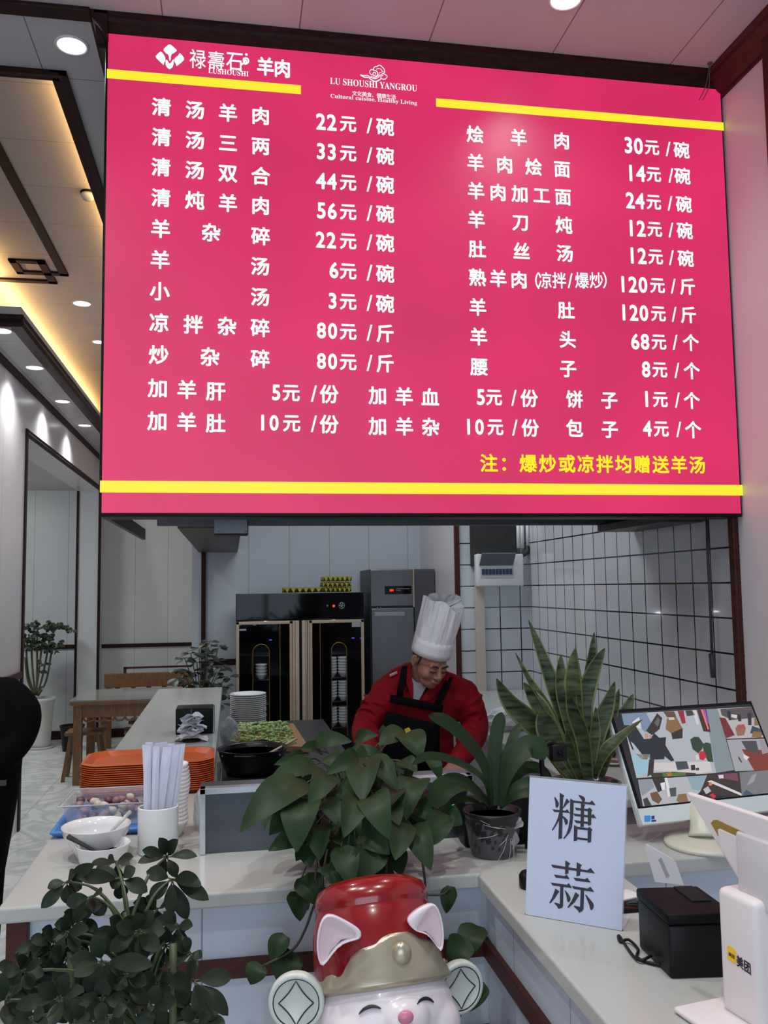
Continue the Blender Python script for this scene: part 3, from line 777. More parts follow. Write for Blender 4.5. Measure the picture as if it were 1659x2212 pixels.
# vertical ribbed handles between the doors
mb = MB()
for pa, pb in ((632, 637), (637.5, 646), (652, 660), (660.5, 663), (664, 667.5)):
    xa, xb = atY(pa, 1400, YC).x, atY(pb, 1400, YC).x
    MB().rbox(xa, xb, YC - 0.03, YC + 0.02, dz0, dz1, 0.003, 2).build('handle_strip', CH, t)
a = atY(760, 1343, YC - 0.014); b = atY(779, 1354, YC - 0.014)
MB().box(a.x, b.x, YC - 0.0135, YC - 0.0125, b.z, a.z).build('paper_label', mat('label_grey', rgb(150, 150, 152), 0.7), t)
mb = MB(); uxx = Vector((1, 0, 0)); uzz = Vector((0, 0, 1))
STK = mat('sticker_orange', rgb(150, 84, 56), 0.6); STW = mat('sticker_white', rgb(160, 166, 172), 0.6)
for q0, q1, m_ in (((517, 1345), (522, 1351), STW), ((524, 1346), (545, 1350), STK), ((546, 1346), (554, 1351), STW), ((557, 1346), (575, 1349), STW), ((516, 1359), (532, 1362), STW)):
    a = atY(*q0, YC - 0.006); b = atY(*q1, YC - 0.006)
    MB().box(a.x, b.x, YC - 0.0055, YC - 0.0045, b.z, a.z).build('sticker', m_, t)
for q, m_ in (((584, 1382), BLUE), ((762, 1378), BLUE), ((780, 1378), BLUE)):
    c = atY(*q, YC + 0.02); MB().rbox(c.x - 0.012, c.x + 0.012, YC - 0.006, YC - 0.003, c.z - 0.003, c.z + 0.003, 0.001, 1).build('status_light', m_, t)

def bowl_mesh(r, h, foot=0.5):
    th = 0.0035
    return [(r * foot * 0.9, 0.0), (r * foot, 0.0), (r * foot, h * 0.1), (r * 0.72, h * 0.35), (r * 0.92, h * 0.72), (r, h), (r - th, h), (r * 0.90 - th, h * 0.72), (r * 0.70, h * 0.38), (r * 0.4, h * 0.17), (0.0001, h * 0.15)]
shz = [atY(735, 1464, YC).z, atY(735, 1516, YC).z, atY(735, 1573, YC).z, atY(735, 1412, YC).z]
for z in shz:
    mb = MB()
    for k in range(9):
        y = YC + 0.04 + k * 0.05; mb.tube([(x0 + 0.025, y, z - 0.004), (x1 - 0.025, y, z - 0.004)], 0.003, 6)
    mb.build('wire_shelf', STEEL, t)
proto = None
for x in (x0 + 0.25, x1 - 0.25):  # fill points added inside the cabinet so the bowls show
    l = bpy.data.lights.new('cabinet_fill', 'POINT'); l.energy = 1.2; l.shadow_soft_size = 0.03; l.color = (0.8, 0.85, 1.0)
    o = bpy.data.objects.new('cabinet_fill', l); COL.objects.link(o); o.parent = t; o.location = root_matrix(t).inverted() @ Vector((x, YC + 0.07, zh - 0.03))
names = ['top', 'middle', 'bottom']
def stack(x, y, z, n, lab, grp, r=0.052, h=0.05, pitch=0.024):
    global proto
    for k in range(n):
        if proto is None:
            proto = MB().lathe(bowl_mesh(r, h), (0, 0, 0), 24).build('bowl', CERAM, None)
            o = proto
        else:
            o = proto.copy(); COL.objects.link(o)
        o.location = (x, y, z + k * pitch)
        tag(o, lab, 'bowl', grp)
cxr = (wR[0] + wR[1]) / 2
for i, z in enumerate(shz[:3]):
    for j, dx in enumerate((-0.058, 0.05)):
        stack(cxr + dx, YC + 0.09, z, 6, 'white bowl in the %s pile on the %s shelf behind the right arched pane' % (('left', 'right')[j], names[i]), 'bowls in the cabinet, %s shelf %s pile' % (names[i], ('left', 'right')[j]))
cxl = (wL[0] + wL[1]) / 2
stack(cxl + 0.005, YC + 0.09, shz[0], 4, 'white bowl in the dim pile behind the left arched pane', 'bowls behind the left arched pane', pitch=0.026)
# ------------------------------------------------------------------ refrigerator
YF = 7.6
a, b = atY(799, 1230, YF), atY(968, 1228, YF)
fx0, fx1, fz = a.x, min(b.x, 1.783), a.z
xs = atY(895, 1400, YF).x; zs = atY(850, 1312, YF).z
t = thing('refrigerator', 'tall stainless steel commercial refrigerator behind the chef', 'refrigerator', ((fx0 + fx1) / 2, YF, 0))
FR = mat('fridge_steel', rgb(112, 112, 116), 0.3, 0.75, var=0.06, scale=5, stretch=(1, 1, 0.2))
FRD = mat('fridge_grey', rgb(74, 74, 78), 0.45, 0.3)
MB().box(fx0, fx1, YF + 0.02, 8.2, 0.1, fz).build('cabinet_body', FRD, t, bevel=0.004)
for i, x in enumerate((fx0 + 0.05, fx1 - 0.05)):
    for y in (YF + 0.1, 8.1): MB().lathe([(0.025, 0), (0.025, 0.1)], (x, y, 0), 10).build('foot', BLACK, t)
MB().box(fx0 + 0.004, xs - 0.006, YF - 0.012, YF + 0.02, zs + 0.012, fz - 0.004).build('upper_panel', FR, t, bevel=0.004)
MB().box(xs + 0.006, fx1 - 0.004, YF - 0.006, YF + 0.02, 0.12, fz - 0.01).build('side_panel', FRD, t, bevel=0.004)
d = MB().box(fx0 + 0.004, xs - 0.006, YF - 0.035, YF + 0.02, 0.12, zs - 0.006).build('door', FR, t, bevel=0.006)
MB().box(fx0 + 0.03, xs - 0.09, YF - 0.039, YF - 0.034, zs - 0.075, zs - 0.04).build('recessed_handle', STEEL, d, bevel=0.002)
MB().box(xs - 0.006, xs + 0.006, YF - 0.014, YF + 0.02, zs, fz).build('edge_strip', CH, t)
a, b = atY(831, 1266, YF - 0.014), atY(889, 1283, YF - 0.014)
dsp = MB().box(a.x, b.x, YF - 0.0145, YF - 0.012, b.z, a.z).build('display', GLOSSB, t)
mb = MB(); q = atY(846, 1275, YF - 0.016)
for dx in (-0.012, 0.0, 0.012): mb.box(q.x + dx - 0.004, q.x + dx + 0.004, YF - 0.016, YF - 0.0145, q.z - 0.009, q.z + 0.009)
mb.build('led_digits', RED, dsp)
mb = MB(); q = atY(856, 1272, YF - 0.016); mb.box(q.x, q.x + 0.12, YF - 0.0155, YF - 0.0145, q.z - 0.003, q.z + 0.003).box(q.x, q.x + 0.04, YF - 0.0155, YF - 0.0145, q.z - 0.017, q.z - 0.011)
mb.build('display_text', mat('dim_print', rgb(120, 120, 122), 0.5), dsp)
for px in (815, 822):
    q = atY(px, 1313, YF - 0.036); MB().ball(q, 0.007, 8).build('hinge_pin', STEEL, t)
# ------------------------------------------------------------------ egg trays on the dish cabinet
EGGY = mat('egg_carton', rgb(150, 138, 44), 0.85, var=0.15, scale=20)
def egg_tray(name, x0, x1, y0, y1, z, up, label):
    nx, ny = 36, 30; rows = []
    for i in range(ny + 1):
        r = []
        for j in range(nx + 1):
            u, v = j / nx, i / ny
            hgt = 0.5 + 0.5 * math.cos(u * 12 * PI) * math.cos(v * 10 * PI)
            edge = min(u, 1 - u, v, 1 - v)
            pass
            r.append((x0 + (x1 - x0) * u, y0 + (y1 - y0) * v, z + 0.004 + (hgt if up else 1 - hgt) * 0.042))
        rows.append(r)
    o = MB().sheet(rows).build(name, EGGY, None, solid=0.004)
    return tag(o, label, 'egg tray', 'egg trays on the dish cabinet')
ytop = atY(510, 1283, YC).z
a, b = atY(613, 1283, YC + 0.14), atY(694, 1283, YC + 0.14)
egg_tray('egg_tray', a.x, b.x, YC + 0.1, YC + 0.4, ytop, True, 'single flat yellow egg tray lying left on the black dish cabinet')
a, b = atY(690, 1283, YC + 0.16), atY(758, 1283, YC + 0.16); a.x += 0.035
egg_tray('egg_tray', a.x, b.x, YC + 0.12, YC + 0.4, ytop, True, 'lowest yellow egg tray of the stack on the dish cabinet')
egg_tray('egg_tray', a.x - 0.005, b.x, YC + 0.12, YC + 0.4, ytop + 0.046, False, 'middle yellow egg tray of the stack on the dish cabinet')
egg_tray('egg_tray', a.x, b.x + 0.004, YC + 0.12, YC + 0.4, ytop + 0.094, True, 'topmost yellow egg tray of the stack on the dish cabinet')

# ------------------------------------------------------------------ stove block, prep bench, side bench
DK = mat('stove_black', rgb(26, 26, 28), 0.4, 0.3)
t = thing('stove_bench', 'black steel stove bench with pan and chopping board behind the long counter', 'stove', (0.3, 4.6, 0))
MB().box(-0.04, 0.60, 3.85, 5.95, 0.1, 0.84).build('bench_body', DK, t, bevel=0.004)
MB().box(-0.045, 0.61, 3.83, 5.97, 0.84, 0.87).build('bench_top', mat('bench_top_grey', rgb(70, 70, 74), 0.35, 0.6), t, bevel=0.004)
for x in (0.0, 0.55):
    for y in (3.92, 5.88): MB().box(x - 0.02, x + 0.02, y - 0.02, y + 0.02, 0, 0.1).build('leg', DK, t)
c = atY(492, 1692, 3.83)
MB().rbox(c.x - 0.025, c.x + 0.025, 3.815, 3.835, 0.80, 0.835, 0.004).build('burner_switch', mat('switch_orange', rgb(190, 60, 30), 0.4), t)
t = thing('prep_table', 'steel preparation table in front of the chef', 'table', (1.0, 3.55, 0))
MB().box(0.66, 1.28, 3.3, 3.86, 0.82, 0.86).build('table_top', DSTEEL, t, bevel=0.004)
for x in (0.70, 1.24):
    for y in (3.34, 3.82): MB().box(x - 0.018, x + 0.018, y - 0.018, y + 0.018, 0, 0.82).build('leg', DSTEEL, t)
MB().box(0.70, 1.24, 3.36, 3.80, 0.3, 0.32).build('undershelf', DSTEEL, t)
t = thing('wall_bench', 'pale stone kitchen bench along the tiled wall', 'bench', (1.9, 5.0, 0))
MB().box(1.42, XR - 0.004, 3.25, 6.80, 0.885, 0.92).build('bench_top', MARBLE, t, bevel=0.005)
MB().box(1.46, XR - 0.006, 3.3, 6.79, 0, 0.885).build('bench_body', mat('bench_grey', rgb(150, 150, 152), 0.5), t)

# ------------------------------------------------------------------ things on the stove bench
rc = (atZ(470, 1618, 0.985) + atZ(622, 1616, 0.985)) / 2
R = (atZ(622, 1616, 0.985) - atZ(470, 1618, 0.985)).length / 2 - 0.006
t = thing('cooking_pan', 'deep black pan of dark broth on the stove bench', 'pan', (rc.x, rc.y, 0.87))
PANB = mat('pan_black', rgb(20, 20, 22), 0.3, 0.3)
MB().lathe([(R * 0.74, 0.872), (R * 0.86, 0.90), (R * 0.97, 0.96), (R, 0.985), (R + 0.006, 0.988), (R + 0.004, 0.992), (R * 0.965, 0.984), (R * 0.94, 0.955), (R * 0.80, 0.90), (0.001, 0.885)], (rc.x, rc.y, 0), 40).build('pan_body', PANB, t)
MB().lathe([(0.0001, 0.966), (R * 0.945, 0.966)], (rc.x, rc.y, 0), 32).build('broth', mat('broth', rgb(96, 70, 44), 0.06, coat=0.5), t)
for an in (0.55, 1.1, 3.6, 5.6):
    MB().ball((rc.x + R * 0.97 * math.cos(an), rc.y + R * 0.97 * math.sin(an), 0.968), 0.006, 8).build('rivet', STEEL, t)
for an in (1.35, PI + 1.35):
    d = Vector((math.cos(an), math.sin(an), 0)); n_ = Vector((-d.y, d.x, 0)); c = Vector((rc.x, rc.y, 0.975))
    MB().tube(smoothpath([c + d * R * 0.99 - n_ * 0.05, c + d * (R + 0.045) - n_ * 0.035 + uzz * 0.01, c + d * (R + 0.045) + n_ * 0.035 + uzz * 0.01, c + d * R * 0.99 + n_ * 0.05], 5), 0.006, 8).build('side_handle', PANB, t)
sp0 = Vector((rc.x + 0.05, rc.y - 0.05, 0.955)); sp1 = atY(640, 1596, rc.y + 0.16)
o = MB().tube([sp0, sp0.lerp(sp1, 0.5), sp1], [0.005, 0.006, 0.007], 8).build('wooden_stirrer', mat('pale_wood', rgb(196, 176, 140), 0.6))
tag(o, 'pale wooden stick leaning out of the black pan', 'stick')
# chopping board with chopped greens
bd = [atZ(494, 1606, 0.905), atZ(668, 1613, 0.905), atZ(634, 1562, 0.905), atZ(520, 1566, 0.905)]
t = thing('chopping_board', 'pale wooden chopping board under the chopped green chillies', 'cutting board', ((bd[0] + bd[2]) / 2).to_tuple()[:2] + (0.87,))
MB().hexa([Vector((p.x, p.y, 0.872)) for p in bd] + [Vector((p.x, p.y, 0.905)) for p in bd]).build('board_slab', mat('board_wood', rgb(150, 112, 72), 0.55, var=0.15, scale=8, stretch=(1, 6, 1)), t, bevel=0.004)
GRA = mat('chilli_green', rgb(84, 112, 50), 0.4, col2=rgb(190, 210, 130), scale=22)
mb = MB(); rnd = random.Random(4)
for i in range(330):
    u, v = rnd.random(), rnd.random()
    p = bd[0].lerp(bd[1], u).lerp(bd[3].lerp(bd[2], u), v); p = p + Vector((-(0.03 if u > .6 else 0), 0, 0))
    if u > 0.93: continue
    mound = 0.035 * math.sin(PI * min(1, max(0, u))) * math.sin(PI * v)
    an = rnd.random() * PI; L = rnd.uniform(0.016, 0.036)
    d = Vector((math.cos(an), math.sin(an) * 0.7, rnd.uniform(-0.3, 0.4))) * L
    z = 0.909 + mound * rnd.random()
    c = Vector((p.x, p.y, z + 0.004)); n_ = Vector((0, 0, rnd.uniform(0.002, 0.006)))
    mb.tube([c - d, c + n_, c + d], [0.0015, rnd.uniform(0.006, 0.010), 0.001], 5)
o = mb.build('chopped_chillies', GRA); tag(o, 'heap of chopped green chillies spread on the chopping board', 'chopped vegetables'); o['kind'] = 'stuff'
# plates: one object each
def plate_prof(r):
    return [(r * 0.55, 0.0), (r * 0.6, 0.0), (r * 0.62, 0.004), (r * 0.86, 0.014), (r, 0.022), (r, 0.025), (r * 0.97, 0.0245), (r * 0.84, 0.018), (r * 0.6, 0.0075), (0.0001, 0.007)]
pc = atZ(536, 1566, 0.875); rp = 0.5 * (atY(576, 1505, pc.y) - atY(497, 1505, pc.y)).length
ztop = atY(536, 1497, pc.y).z
npl = 16; pitch = (ztop - 0.872 - 0.025) / (npl - 1)
PL = MB().lathe(plate_prof(rp), (0, 0, 0), 36).build('plate', CERAM)
rnd = random.Random(9)
for k in range(npl):
    o = PL if k == 0 else PL.copy()
    if k: COL.objects.link(o)
    o.location = (pc.x + rnd.uniform(-1, 1) * 0.0015, pc.y + rnd.uniform(-1, 1) * 0.0015, 0.872 + k * pitch)
    lab = 'topmost white plate of the tall pile behind the black pan' if k == npl - 1 else ('lowest white plate of the tall pile behind the black pan' if k == 0 else 'white plate within the tall pile behind the black pan')
    tag(o, lab, 'plate', 'pile of white plates')
# crumpled plastic bag beside the plates
def crumple(name, c, r, m, label, cat, seed=1, amp=0.35, sub=3):
    bm = bmesh.new(); bmesh.ops.create_icosphere(bm, subdivisions=sub, radius=1.0)
    rn = random.Random(seed)
    ks = [(Vector((rn.uniform(-1, 1), rn.uniform(-1, 1), rn.uniform(-1, 1))).normalized() * rn.uniform(3, 8), rn.random() * 6, rn.uniform(0.3, 1)) for _ in range(9)]
    for v in bm.verts:
        s = sum(abs(math.sin(v.co.dot(k) + ph)) * a for k, ph, a in ks) / 5 - 0.5
        v.co = Vector((v.co.x * r[0], v.co.y * r[1], max(v.co.z, -0.75) * r[2])) * (1 + amp * s)
    mb = MB(); mb.bm(bm, Matrix.Translation(Vector(c)), smooth=False)
    o = mb.build(name, m)
    lo = min(v.co.z for v in o.data.vertices)
    return tag(o, label, cat)
FILM = mat('clear_bag', rgb(190, 196, 204), 0.25, alpha=0.5)
c = atY(492, 1570, 5.0)
crumple('plastic_bag', (-0.012, 5.04, 0.945), (0.045, 0.06, 0.085), FILM, 'crumpled clear plastic bag beside the pile of plates', 'bag', 3)
t = thing('blue_cloth_strip', 'narrow blue cloth tucked beside the chopping board', 'cloth', atZ(500, 1612, 0.885))
a = atZ(500, 1612, 0.885)
MB().sheet([[(a.x - 0.03 + 0.012 * j, a.y + 0.02 * i, 0.874 + 0.012 * abs(math.sin(j * 0.9 + i))) for j in range(7)] for i in range(3)]).build('cloth', mat('cloth_blue', rgb(40, 60, 130), 0.8), t, solid=0.003)
# side bench things
crumple('white_bag', (1.60, 4.95, 0.975), (0.15, 0.10, 0.072), mat('bag_white', rgb(205, 206, 210), 0.6), 'crumpled white plastic bag on the bench by the tiled wall', 'bag', 8, 0.3)
t = thing('steel_tray', 'shallow steel tray beneath the white bag on the bench', 'tray', (1.66, 4.55, 0.92))
MB().lathe([(0.0001, 0.922), (0.14, 0.922), (0.17, 0.95), (0.18, 0.952), (0.176, 0.955), (0.165, 0.951), (0.136, 0.926), (0.0001, 0.926)], (1.66, 4.5, 0), 30).build('tray_body', STEEL, t)
t = thing('basket', 'round brown basket on the side bench behind the snake plant', 'basket', (1.72, 4.1, 0.92))
MB().lathe([(0.0001, 0.922), (0.11, 0.922), (0.14, 0.985), (0.146, 0.988), (0.134, 0.99), (0.105, 0.93), (0.0001, 0.93)], (1.72, 4.08, 0), 26).build('basket_body', mat('cane', rgb(110, 84, 52), 0.7, var=0.3, scale=50), t)
c = atZ(1325, 1650, 0.925)
t = thing('small_dish', 'small white dish with scraps on the side bench behind the monitor', 'dish', (c.x, c.y, 0.92))
MB().lathe([(0.0001, 0.922), (0.03, 0.922), (0.062, 0.938), (0.062, 0.941), (0.03, 0.927), (0.0001, 0.926)], (c.x, c.y, 0), 26).build('dish_body', CERAM, t)
crumple('scraps', (c.x, c.y, 0.932), (0.03, 0.03, 0.008), mat('scraps', rgb(110, 62, 52), 0.7), 'reddish food scraps in the small white dish', 'food', 5)

# ------------------------------------------------------------------ long counter: black box, receipts
a, b = atZ(379, 1588, 1.0), atZ(446, 1592, 1.0)
t = thing('black_napkin_box', 'black rectangular box standing on the far part of the long counter', 'box', ((a.x + b.x) / 2, a.y + 0.06, 1.0))
zt_ = atY(400, 1531, a.y).z
MB().rbox(a.x, b.x + 0.03, a.y, a.y + 0.16, 1.001, zt_, 0.006).build('box_shell', BLACK, t)
MB().box(b.x + 0.03, b.x + 0.037, a.y + 0.01, a.y + 0.15, 1.003, zt_ - 0.004).build('side_plate', STEEL, t)
c = atZ(413, 1601, 1.0)
t = thing('receipt_spike', 'metal spike stuffed with crumpled paper receipts in front of the black box', 'receipt spike', (c.x, c.y, 1.0))
MB().lathe([(0.0001, 1.001), (0.045, 1.001), (0.045, 1.008), (0.004, 1.012), (0.0001, 1.012)], (c.x, c.y, 0), 20).build('base', BLACK, t)
zt_ = atY(418, 1540, c.y).z
MB().tube([(c.x, c.y, 1.01), (c.x, c.y, zt_ + 0.02)], 0.0016, 6).build('spike', STEEL, t)
rnd = random.Random(2)
for k in range(13):
    z = 1.02 + k * (zt_ - 1.03) / 13; an = rnd.random() * 6.28; L = rnd.uniform(0.05, 0.08) * (1 - 0.35 * k / 13); wd = rnd.uniform(0.028, 0.04)
    d = Vector((math.cos(an), math.sin(an) * 0.8, 0)); n_ = Vector((-d.y, d.x, 0)); ct_ = Vector((c.x, c.y, z))
    rows = [[ct_ + d * L * s + n_ * wd * q_ + uzz * (0.014 * math.cos(s * 2.5 + k) + 0.008 * math.sin(q_ * 3 + k * 2)) for q_ in (-1, -0.4, 0.3, 1)] for s in (-1, -0.5, 0, 0.4, 0.8, 1.1)]
    MB().sheet(rows, smooth=False).build('receipt', PAPER, t, solid=0.0006)
# ------------------------------------------------------------------ stack of orange trays
ORG = mat('tray_orange', rgb(186, 84, 34), 0.42, var=0.05, scale=5)
def oct_loop(hx, hy, c, z, n=3):
    """rectangle with chamfered rounded corners"""
    pts = []
    for sx, sy in ((1, -1), (1, 1), (-1, 1), (-1, -1)):
        a = Vector((sx * hx, sy * (hy - c), z)); b = Vector((sx * (hx - c), sy * hy, z))
        if sx * sy > 0: seq = (a, b)
        else: seq = (b, a)
        k = Vector((sx * hx, sy * hy, z))
        for i in range(n + 1):
            t = i / n
            p = seq[0].lerp(seq[1], t); q = k * 0.12 + p * 0.88 if 0 < i < n else p
            pts.append(q)
    return pts
def tray_mesh(hx, hy):
    mb = MB()
    loops = [oct_loop(hx - 0.03, hy - 0.03, 0.05, 0.001), oct_loop(hx - 0.008, hy - 0.008, 0.055, 0.016), oct_loop(hx, hy, 0.058, 0.0165), oct_loop(hx, hy, 0.058, 0.0195),
             oct_loop(hx - 0.012, hy - 0.012, 0.055, 0.021), oct_loop(hx - 0.034, hy - 0.034, 0.05, 0.004), oct_loop(hx - 0.06, hy - 0.06, 0.05, 0.0035)]
    n = len(loops[0]); vs = [p for l in loops for p in l]
    fs = [(i * n + j, i * n + (j + 1) % n, (i + 1) * n + (j + 1) % n, (i + 1) * n + j) for i in range(len(loops) - 1) for j in range(n)]
    fs += [tuple(reversed(range(n))), tuple(range((len(loops) - 1) * n, len(loops) * n))]
    return mb.add(vs, fs, False)
ntr = 14
TR = tray_mesh(0.242, 0.158).build('serving_tray', ORG, None, bevel=0.0015, local=True)
rnd = random.Random(6)
for k in range(ntr):
    o = TR if k == 0 else TR.copy()
    if k: COL.objects.link(o)
    o.location = (-0.308 + rnd.uniform(-1, 1) * 0.0015, 3.52 + rnd.uniform(-1, 1) * 0.0015, 1.0005 + k * 0.0076)
    o.rotation_euler = (0, 0, 0.02)
    tag(o, 'topmost orange plastic tray of the pile on the long counter' if k == ntr - 1 else ('lowest orange plastic tray of the pile on the long counter' if k == 0 else 'orange plastic tray inside the pile on the long counter'), 'tray', 'pile of orange serving trays')

# ------------------------------------------------------------------ blue tray, glass pan of pickled garlic
BT = mat('tray_blue', rgb(70, 128, 196), 0.4)
p0, p1 = atZ(106, 1806, 1.012), atZ(300, 1806, 1.012)
t = thing('blue_tray', 'blue plastic tray under the clear pan of garlic', 'tray', ((p0.x + p1.x) / 2 + 0.02, 3.0, 1.0))
bx_0, by_0 = p0.x, p0.y
L = 0.36
mb = MB(); vs = []
for (i, z) in ((0.02, 1.001), (0.0, 1.016), (0.0, 1.022), (0.012, 1.022), (0.03, 1.006)):
    vs.append([(bx_0 + i, by_0 + i, z), (bx_0 + L - i, by_0 + i - 0.01, z), (bx_0 + L - i, by_0 + 0.36 - i, z), (bx_0 + i, by_0 + 0.36 - i, z)])
for a_, b_ in zip(vs[:-1], vs[1:]):
    for j in range(4): mb.add([a_[j], a_[(j + 1) % 4], b_[(j + 1) % 4], b_[j]], [(0, 1, 2, 3)])
mb.add(vs[0], [(0, 1, 2, 3)]).add(vs[-1], [(0, 1, 2, 3)])
mb.build('tray_body', BT, t, weld=True, bevel=0.003)
PG = mat('clear_pan', rgb(206, 200, 208), 0.08, alpha=0.2, spec=0.6)
rz = 1.078
g = [atZ(127, 1743, rz), atZ(300, 1738, rz), atZ(318, 1702, rz), atZ(160, 1706, rz)]
g[1].x = g[0].x + 0.30; g[2].x = g[3].x + 0.30; g[1].y = g[0].y - 0.005; g[2].y = g[3].y
gc = (g[0] + g[2]) / 2
pan = thing('garlic_pan', 'clear rectangular pan of purple garlic cloves beside the orange trays', 'pan', (gc.x, gc.y, 1.007))
mb = MB()
def ins(k, z): return [Vector((gc.x + (p.x - gc.x) * k, gc.y + (p.y - gc.y) * k, z)) for p in g]
lo = [ins(0.82, 1.008), ins(0.96, rz - 0.004), ins(1.04, rz - 0.003), ins(1.04, rz), ins(0.94, rz), ins(0.80, 1.012)]
for a_, b_ in zip(lo[:-1], lo[1:]):
    for j in range(4): mb.add([a_[j], a_[(j + 1) % 4], b_[(j + 1) % 4], b_[j]], [(0, 1, 2, 3)])
mb.add(lo[0], [(0, 1, 2, 3)]).add(lo[-1], [(0, 1, 2, 3)])
mb.build('pan_wall', PG, pan, weld=True, bevel=0.002)
MB().tube(ins(1.03, rz) + [ins(1.03, rz)[0]], 0.0028, 8, caps=False).build('rim', mat('pan_rim', rgb(190, 186, 190), 0.15, alpha=0.75), pan)
PURP = mat('purple_wrap', rgb(120, 92, 118), 0.4, alpha=0.35)
rows = [[ins(0.84 + 0.10 * (i / 5), 1.014 + i * 0.011)[3].lerp(ins(0.84 + 0.10 * (i / 5), 1.014 + i * 0.011)[2], j / 10) + Vector((0, -0.006 + 0.002 * math.sin(j * 2 + i), 0)) for j in range(11)] for i in range(6)]
MB().sheet(rows).build('wrap_film', PURP, pan)
GAR = [mat('garlic_%s' % n, c, 0.45, var=0.25, scale=40) for n, c in (('purple', rgb(98, 62, 72)), ('pale', rgb(196, 182, 168)), ('green', rgb(170, 172, 128)), ('mauve', rgb(146, 112, 116)))]
def clove_mesh(): return [(0.0001, 0.0), (0.008, 0.002), (0.0125, 0.009), (0.012, 0.015), (0.007, 0.022), (0.002, 0.027), (0.0001, 0.028)]
CL = [MB().lathe(clove_mesh(), (0, 0, 0), 10, sy=0.8).build('garlic_clove', m_, None) for m_ in GAR]
used = [False] * 4
rnd = random.Random(12)
for i in range(44):
    m_ = rnd.choices(range(4), (3, 3, 1, 4))[0]
    o = CL[m_] if not used[m_] else CL[m_].copy()
    if used[m_]: COL.objects.link(o)
    used[m_] = True
    u, v = rnd.random(), rnd.random()
    p = ins(0.64, 0)[0].lerp(ins(0.64, 0)[1], u).lerp(ins(0.64, 0)[3].lerp(ins(0.64, 0)[2], u), v)
    o.location = (p.x - 0.02, p.y, 1.019 + (i // 15) * 0.016)
    o.scale = (1.2, 1.2, 1.2)
    o.rotation_euler = (rnd.uniform(0.9, 1.9), rnd.uniform(-0.5, 0.5), rnd.uniform(0, 6.28))
    tag(o, '%s garlic clove in the heap inside the clear pan' % ('dark purple', 'pale cream', 'greenish', 'mauve')[m_], 'garlic', '%s garlic cloves in the pan' % ('dark purple', 'pale cream', 'greenish', 'mauve')[m_])

# ------------------------------------------------------------------ two sauce bowls
def big_bowl(name, lab, c, r, h, zb, tilt, foot, content, lev):
    t = thing(name, lab, 'bowl', (c.x, c.y, zb))
    prof = [(r * foot * 0.94, 0), (r * foot, 0.0), (r * foot, h * 0.08), (r * (foot + 0.12), h * 0.3), (r * 0.93, h * 0.75), (r * 0.985, h * 0.97), (r * 0.99, h), (r * 0.96, h), (r * 0.90, h * 0.74), (r * 0.62, h * 0.3), (r * 0.4, h * 0.16), (0.0001, h * 0.14)]
    M = Matrix.Rotation(tilt, 3, 'Y')
    MB().lathe(prof, (c.x, c.y, zb + abs(tilt) * r * foot), 40, M).build('bowl_body', CERAM, t)
    rr = r * (0.62 + (0.28) * ((lev - 0.3) / 0.44))
    MB().lathe([(0.0001, h * lev), (rr, h * lev)], (c.x, c.y, zb), 36).build('sauce', content, t)
    return t
c1 = atZ(208, 1781, 1.088); r1 = (atZ(282, 1779, 1.088) - atZ(134, 1783, 1.088)).length / 2
BR1 = mat('brown_sauce', rgb(140, 102, 60), 0.15); BR2 = mat('dark_sauce', rgb(38, 34, 34), 0.2, var=0.3, scale=60)
z1 = 1.001
big_bowl('sauce_bowl', 'larger white bowl of brown sauce with a clear spoon, front of the clear pan', c1, r1, 1.088 - z1, z1, 0.0, 0.56, BR1, 0.5)
s0, s1 = Vector((c1.x + 0.02, c1.y - 0.01, z1 + 0.045)), atY(283, 1752, c1.y + 0.02)
t = thing('clear_spoon', 'translucent plastic spoon leaning in the larger sauce bowl', 'spoon', s0)
SPN = mat('clear_plastic', rgb(196, 192, 190), 0.12, alpha=0.6)
MB().tube([s0, s0.lerp(s1, 0.5), s1], [0.006, 0.0045, 0.0065], 8).build('handle', SPN, t)
MB().ball(s0, (0.016, 0.011, 0.004), 12).build('spoon_bowl', SPN, t)
c2 = atZ(223, 1821, 1.062); r2 = (atZ(283, 1818, 1.062) - atZ(164, 1824, 1.062)).length / 2
big_bowl('chilli_bowl', 'smaller white bowl of dark sauce, nearest the counter front', c2, r2, 0.061, 1.0008, 0.0, 0.74, BR2, 0.55)
s0 = Vector((c2.x - 0.015, c2.y - 0.0, 1.036)); s1 = atY(146, 1809, c2.y - 0.01)
t = thing('black_ladle', 'black spoon with a dark wrapped handle resting in the smaller bowl', 'spoon', s0)
M_ = MB()
d_ = (s1 - s0); n_ = Vector((0.3, 0.9, 0.25)).normalized() * 0.008
M_.hexa([s0 - n_ * 0.5, s0 + n_ * 0.5, s0 + n_ * 0.5 + uzz * 0.004, s0 - n_ * 0.5 + uzz * 0.004, s1 - n_, s1 + n_, s1 + n_ + uzz * 0.006, s1 - n_ + uzz * 0.006]).build('handle', mat('ladle_black', rgb(40, 38, 38), 0.4, var=0.3, scale=40), t, bevel=0.001)
MB().ball(s0 + Vector((0.012, 0, 0)), (0.02, 0.014, 0.004), 12).build('spoon_bowl', BLACK, t)

